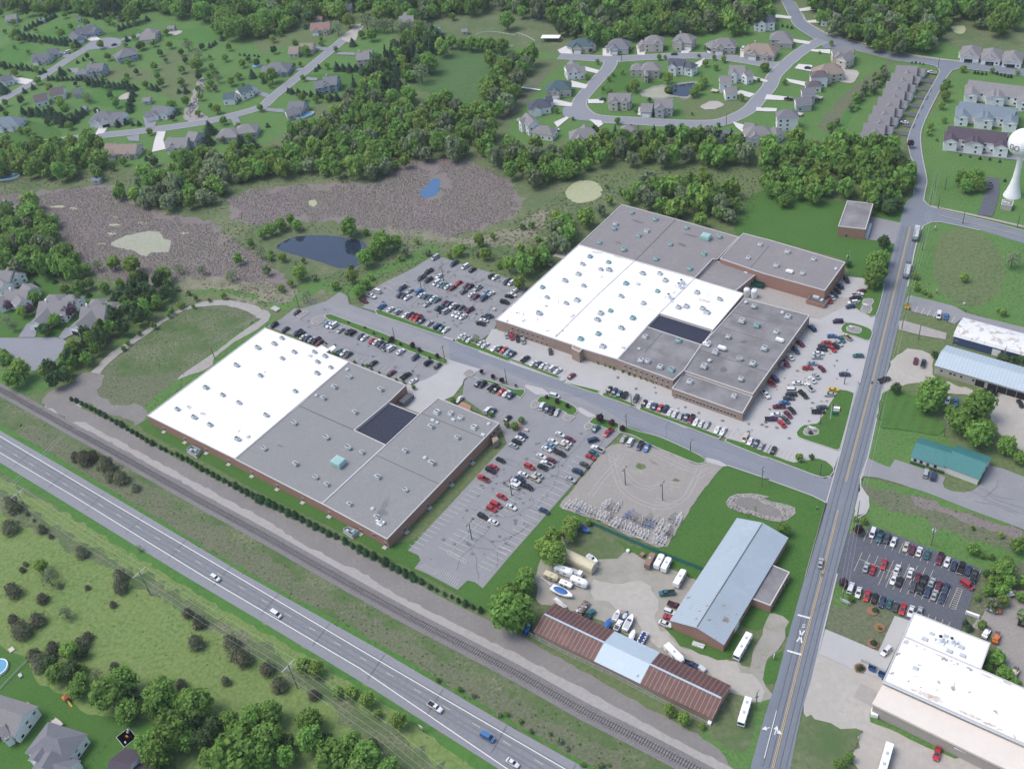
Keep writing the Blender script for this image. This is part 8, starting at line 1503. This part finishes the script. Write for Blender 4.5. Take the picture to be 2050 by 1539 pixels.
for k, (t, x, y, h, lab) in enumerate((('11', 1492, 725, 9, 'in the upper half of the pond lot'), ('11', 1316, 790, 5, 'by the blue van in the pond lot'), ('22', 915, 812, 9, 'on the gravel lot nearer the parking lot'), ('22', 1208, 932, 9, 'on the gravel lot nearer the lawn'), ('22', 18, 892, 9, 'in the middle double row of the main lot'), ('12', 1715, 1242, 9, 'at the empty end of the main lot'),
        ('31', 632, 1538, 7, 'in the open works east lot'), ('32', 440, 335, 6, 'at the flag lawn edge'), ('32', 440, 745, 7, 'in the corner lawn by the street'), ('22', 1428, 545, 5, 'at the street kerb beside the lawn strip'))):
    pole(t, x, y, h, 'dark twin headed lamp post ' + lab, 0, 0, 2 if k < 7 else 1, m='steel', name='lamp_post', cat='lamp post', group='lamp posts')
for k, (t, x, y, h, lab, ar, cn) in enumerate((('32', 1315, 1288, 10.5, 'pole with three transformers above the dark parking lot', 1, 3), ('32', 1418, 430, 9.5, 'pole with lit transformer behind the clinic', 1, 1), ('32', 905, 300, 10, 'pole on the striped lawn beside the street', 1, 0), ('32', 735, 1055, 8, 'leaning pole by the pale clinic entrance', 0, 0), ('31', 1310, 122, 10, 'pole at the street junction corner', 1, 1), ('31', 1245, 480, 10, 'twin armed pole beside the first hopper truck', 2, 1),
        ('31', 1180, 690, 8, 'pole by the light green bushes', 1, 0), ('31', 1132, 905, 10, 'pole at the bin and parking strip', 1, 0), ('31', 1085, 1100, 8, 'pole beside the concrete path', 0, 0), ('31', 1215, 1185, 8, 'bare pole on the path lawn', 0, 0), ('11', 1115, 1220, 10, 'pole on the long lawn island', 0, 0), ('11', 1505, 1368, 10, 'pole at the lawn island tip', 1, 0), ('11', 1990, 1538, 9, 'pole on the second lawn island', 0, 0), ('11', 350, 930, 10, 'pole at the top of the small lot', 1, 0), ('11', 755, 895, 7, 'pole at the pond lot entrance', 0, 0),
        ('22', 925, 402, 10.5, 'pole on the lawn strip above the gravel lot', 1, 0), ('22', 1990, 822, 10.5, 'pole with transformer on the south lawn', 1, 1), ('22', 962, 192, 7, 'pole between two lawn strips of the works', 0, 0), ('23', 1945, 1060, 9, 'pole with two transformers at the yard exit', 1, 2), ('21', 485, 425, 9, 'pole behind the grey works roof', 1, 0), ('31', 655, 590, 7, 'pole with transformers behind the raised warehouse', 1, 2), ('30', 1345, 1480, 9, 'pole on the verge above the street junction', 1, 0), ('33', 615, 210, 8, 'pole beside the dark lot sign', 1, 0), ('01', 1697, 1335, 7, 'pole beside the track end by the white roof', 1, 0), ('31', 1880, 1360, 8, 'pole with transformer between the two long sheds', 1, 1))):
    pole(t, x, y, h, 'wooden utility ' + lab, ar, cn)
for k, (t, x, y, lab) in enumerate((('30', 1425, 1500, 'at the verge by the bushy trees'), ('30', 1370, 545, 'at the long street corner'), ('20', 885, 485, 'at the upper loop street'), ('20', 1710, 990, 'at the lower loop street'), ('31', 1565, 270, 'on the curved street verge'), ('31', 1370, 150, 'at the sidewalk bend'), ('31', 1995, 300, 'at the sidewalk by the edge'))):
    pole(t, x, y, 7, 'slim dark street lamp ' + lab, 0, 0, 1, m='steel', name='street_lamp', cat='street lamp', group='street lamps')
# high line south of the highway
tops = [('F', -150, 905), ('F', 35, 987), ('02', 1100, 1500), ('13', 265, 720), ('13', 1040, 1260), ('F', 975, 1630)]; hl_ = 13.5; PT = [G(t, x, y, hl_) for t, x, y in tops]; da = (PT[3] - PT[1]); lineaz = math.atan2(da.y, da.x)
for i, p in enumerate(PT[:5]):
    if i == 4: continue
    root = empty('power_pole', (p.x, p.y, .1), lineaz + math.pi / 2, 'tall wooden power pole %s along the dry meadow edge' % ('out of frame', 'at the picture edge', 'near the two big junipers', 'beside the light green tree pair', '')[i], 'power pole', 'tall power line poles'); mb = MB(); mb.tube((0, 0, 0), (0, 0, hl_ + .6), .2, .14, 8); build(mb, 'pole', M['wood'], root)
    mb = MB(); mb.box((0, 0, hl_ - .1), (6.2, .2, .22)); mb.tube((-2.4, 0, hl_ - .1), (0, 0, hl_ - 1.8), .06, n=4); mb.tube((2.4, 0, hl_ - .1), (0, 0, hl_ - 1.8), .06, n=4); build(mb, 'crossarm', M['steel_light'], root)
root = empty('power_line', (PT[0].x, PT[0].y, 0), 0, 'four pale power cables sweeping along the highway south side', 'power line'); off = [-2.9, -1.1, 1.1, 2.9]
nrm = Vector((-math.sin(lineaz), math.cos(lineaz), 0)); 
for w_ in off:
    mb = MB()
    for a, b in zip(PT, PT[1:]):
        a = a + nrm * w_; b = b + nrm * w_; L = (b - a).length; prev = None
        for j in range(13): f = j / 12; q = a.lerp(b, f) - Vector((PT[0].x, PT[0].y, 0)); q.z = hl_ + .15 - 4 * f * (1 - f) * L * .012; (mb.tube(prev, q, .026, n=4, cap=False) if prev else None); prev = q
    build(mb, 'cable', M['unit'], root)
def wires(s, h, label, offs=(-1.2, 0, 1.2), r=.03, sag=.01):
    P = pts(s); root = empty('overhead_wires', (P[0].x, P[0].y, 0), 0, label, 'wires')
    for w_ in offs:
        mb = MB()
        for a, b in zip(P, P[1:]):
            d = (b - a).normalized(); n = Vector((-d.y, d.x, 0)) * w_; L = (b - a).length; prev = None
            for j in range(9): f = j / 8; q = a.lerp(b, f) + n - P[0]; q.z = h - 4 * f * (1 - f) * L * sag; (mb.tube(prev, q, r, n=4, cap=False) if prev else None); prev = q
        build(mb, 'cable', M['unit'], root)
wires('30: 1345,1480 31: 1245,480 1132,905 32: 905,300 32: 735,1055 33: 615,210', 9.2, 'thin cables along the east kerb of the main street'); wires('01: 1697,1335 11: 350,930 11: 1115,1220 1505,1368 22: 925,402 1990,822', 9.4, 'thin cables along the central factory street'); wires('21: 485,425 0,780', 8.5, 'dark cables behind the works'); wires('F: 35,1000 130,905 260,830', 8, 'two pale cables crossing highway and railway', (-.8, .8), .04)
# flag pole, signs
c = G('32', 520, 300); root = empty('flagpole', (c.x, c.y, .5), 0, 'white flagpole with a flag on the corner lawn', 'flagpole'); mb = MB(); mb.tube((0, 0, 0), (0, 0, 8.5), .12, .06, 8); build(mb, 'pole', M['white'], root)
mb = MB()
for i in range(7): y0, y1 = 8.3 - i * .2, 8.1 - i * .2; mb.face([(0.05, 0, y0), (1.9, .15, y0 - .25), (1.9, .15, y1 - .25), (.05, 0, y1)], i % 2)
mb.face([(.04, -.02, 8.32), (.85, .04, 8.2), (.85, .04, 7.5), (.04, -.02, 7.6)], 2); build(mb, 'flag', [M['red'], M['white'], M['navy_tarp']], root)
def bench(t, x, y, label, m):
    c = G(t, x, y); root = empty('bus_shelter_bench', (c.x, c.y, .5), AX + .3, label, 'bench', 'benches on the flag lawn'); mb = MB(); mb.box((0, 0, 1.2), (2.4, 1.3, .12)); build(mb, 'table_top', M[m], root); mb = MB()
    for s in (-1, 1): mb.box((0, s * 1.1, .7), (2.4, .4, .1)); 
    build(mb, 'seats', M[m], root); mb = MB(); mb.box((-.8, 0, .6), (.12, 1.0, 1.1)); mb.box((.8, 0, .6), (.12, 1.0, 1.1)); build(mb, 'legs', M['steel'], root)
bench('32', 570, 225, 'white picnic table on the flag lawn', 'white'); bench('32', 552, 258, 'dark green picnic table on the flag lawn', 'dk_green')
def sign(t, x, y, w, h, label, m, rz=AX + math.pi / 2, z=.9, ft='steel', zt=.45):
    c = G(t, x, y); root = empty('sign', (c.x, c.y, zt), rz, label, 'sign', 'ground signs'); mb = MB(); mb.box((0, 0, z + h / 2), (w, .25, h)); build(mb, 'panel', M[m], root)
    for s in (-1, 1): mb = MB(); mb.box((s * w * .4, 0, (z + h) / 2), (.15, .32, z + h)); build(mb, 'post', M[ft], root)
sign('32', 372, 385, 3.4, 1.3, 'white and blue monument sign in the round bed of the flag lawn', 'white', AX, .7); sign('33', 635, 235, 3.4, 1.4, 'low white sign beside the dark lot entrance lawn', 'steel_light', AX, .3); sign('31', 795, 925, 3, .9, 'white sign slab in the upper rock bed', 'white', AX, .3, zt=.6); sign('31', 680, 1098, 2.2, .8, 'small white sign in the lower rock bed', 'white', AX, .3, zt=.6)
sign('31', 1345, 320, 1.6, 1.0, 'small white sign on the corner grass by the first truck', 'white'); sign('33', 75, 670, 1.0, 1.6, 'small white road sign on the narrow lawn', 'white', z=.6); sign('31', 1357, 820, 1.2, 1.0, 'small pale sign at the parking strip end', 'w_beige'); sign('32', 415, 1003, .6, 1.0, 'little white utility box at the lawn corner', 'white', z=0)
sign('13', 1320, 1240, 2.0, 1.4, 'tan and white highway sign back on the south verge', 'w_beige', AX, 1.4)
for k, (t, x, y) in enumerate((('33', 910, 425), ('33', 855, 295), ('33', 755, 745), ('33', 858, 552))):
    c = G(t, x, y); mb = MB(); mb.lathe([(1.9, 0), (1.6, .14), (.01, .2)], (c.x, c.y, .42), 18); o_ = build(mb, 'mulch_ring', M['bark_mulch']); tag(o_, 'orange brown mulch ring under the %s' % ('thin sapling in the rough lawn', 'upper spruce in the rough lawn', 'spruce beside the blue dumpsters', 'lower spruce near the concrete drive')[k], 'mulch ring')
# little things
for k, (t, x, y, w_, d_, h_, m, lab) in enumerate((('23', 1490, 565, 4.2, 1.6, .5, 'white', 'white sheet metal scraps against the metal hall end'), ('23', 290, 65, 5.5, .7, .5, 'steel_light', 'long pale pipe bundle beside the small campers'), ('23', 400, 235, 6, 1.6, .4, 'white', 'white board pile behind the rusty shed corner'), ('22', 1050, 1370, 1.6, 1.6, 1.0, 'redroof', 'rusty red crate by the red camper'), ('22', 935, 1340, 1.1, 1.1, .9, 'white', 'small white crate by the boat frame'), ('33', 1640, 330, 4.5, .8, 1.2, 'white', 'long white trailer frame beside the dark lot shrubs'),
        ('23', 1585, 1165, 1.2, 3.0, .8, 'white', 'white debris at the rusty shed end'), ('33', 868, 1108, 2.2, 2.6, 1.5, 'white', 'white tank beside the beige lean-to corner'), ('11', 1890, 955, 1.6, 1.2, 1.2, 'w_beige', 'beige box beside the works corner lot'), ('11', 165, 945, 5.0, 3.0, .5, 'kerb', 'pale concrete slab beside the small lot'), ('21', 320, 600, 3.0, .8, .8, 'kerb', 'pale concrete block behind the white roof'), ('21', 410, 515, 6.5, 6.5, .3, 'kerb', 'pale concrete pad behind the white roof'), ('03', 95, 600, 2.2, 1.8, .3, 'w_beige', 'small tan pad at the meadow edge'), ('03', 165, 805, 1.8, 1.2, .5, 'w_grey', 'grey crate by the pool fence'), ('22', 135, 388, 1.8, .9, .9, 'w_beige', 'beige bench beside the brick plaza'), ('31', 1575, 908, 1.0, .8, .8, 'w_grey', 'small grey utility box on the grass above the arched shed'), ('23', 1520, 760, 2.6, 1.6, 1.3, 'steel_light', 'small grey car trailer behind the blue pickup'))):
    c = G(t, x, y); root = empty('yard_item', (c.x, c.y, .3), AX + R.uniform(-.3, .3), lab, 'yard item'); mb = MB(); mb.box((0, 0, h_ / 2), (w_, d_, h_), taper=.96); build(mb, 'block', M[m], root)
    if h_ < .7 and m in ('white', 'steel_light'):
        mb = MB(); 
        for j in range(5): mb.box((R.uniform(-.3, .3), (j - 2) * d_ * .22, h_ + .06), (w_ * .98, d_ * .12, .1), R.uniform(-.12, .12))
        build(mb, 'boards', M['w_grey'], root)
sheet('brick_plaza', 'redroof', '22: 0,330 55,315 110,350 80,400 30,380')
# ------------------------------------------------------------------ camera, light, air
cam = bpy.data.cameras.new('camera'); co = bpy.data.objects.new('camera', cam); COL.objects.link(co)
cam.sensor_width = 36; cam.lens = FP / 2050 * 36; cam.clip_start = 1; cam.clip_end = 9000
Mx = Matrix.Identity(4)
for i, v in enumerate((RT, UP, -FWD)):
    for j in range(3): Mx[j][i] = v[j]
Mx[2][3] = HC; co.matrix_world = Mx; S.camera = co
SUN_EL, SUN_AZ = math.radians(60), math.radians(-80)     # azimuth from +y towards +x
w = bpy.data.worlds.new('World'); S.world = w; w.use_nodes = True
sk = w.node_tree.nodes.new('ShaderNodeTexSky'); sk.sky_type = 'NISHITA'; sk.sun_disc = False
sk.sun_elevation = SUN_EL; sk.sun_rotation = SUN_AZ; sk.dust_density = 2.5; sk.air_density = 1.2
bg = w.node_tree.nodes['Background']; w.node_tree.links.new(sk.outputs[0], bg.inputs[0]); bg.inputs[1].default_value = .15
sd = bpy.data.lights.new('sun', 'SUN'); sd.energy = 1.6; sd.angle = math.radians(32); sd.color = (1, .96, .90)
so = bpy.data.objects.new('sun', sd); COL.objects.link(so)
d = Vector((math.sin(SUN_AZ) * math.cos(SUN_EL), math.cos(SUN_AZ) * math.cos(SUN_EL), math.sin(SUN_EL)))
so.rotation_euler = d.to_track_quat('Z', 'Y').to_euler()
S.view_settings.view_transform = 'Standard'; S.view_settings.look = 'None'; S.view_settings.exposure = EXPO; S.view_settings.gamma = 1
S.cycles.max_bounces = 5; S.cycles.diffuse_bounces = 2; S.cycles.glossy_bounces = 2; S.cycles.transparent_max_bounces = 4; S.cycles.volume_bounces = 0
if HAZE:
    mb = MB(); mb.box((0, 1150, 152.5), (3600, 4400, 307)); m = bpy.data.materials.new('haze'); m.use_nodes = True
    nt = m.node_tree; nt.nodes.remove(nt.nodes['Principled BSDF']); v = nt.nodes.new('ShaderNodeVolumePrincipled')
    v.inputs['Color'].default_value = (.86, .92, 1, 1); v.inputs['Density'].default_value = HAZE; v.inputs['Anisotropy'].default_value = .2
    nt.links.new(v.outputs[0], nt.nodes['Material Output'].inputs['Volume']); o = build(mb, 'haze', m); tag(o, kind='stuff')
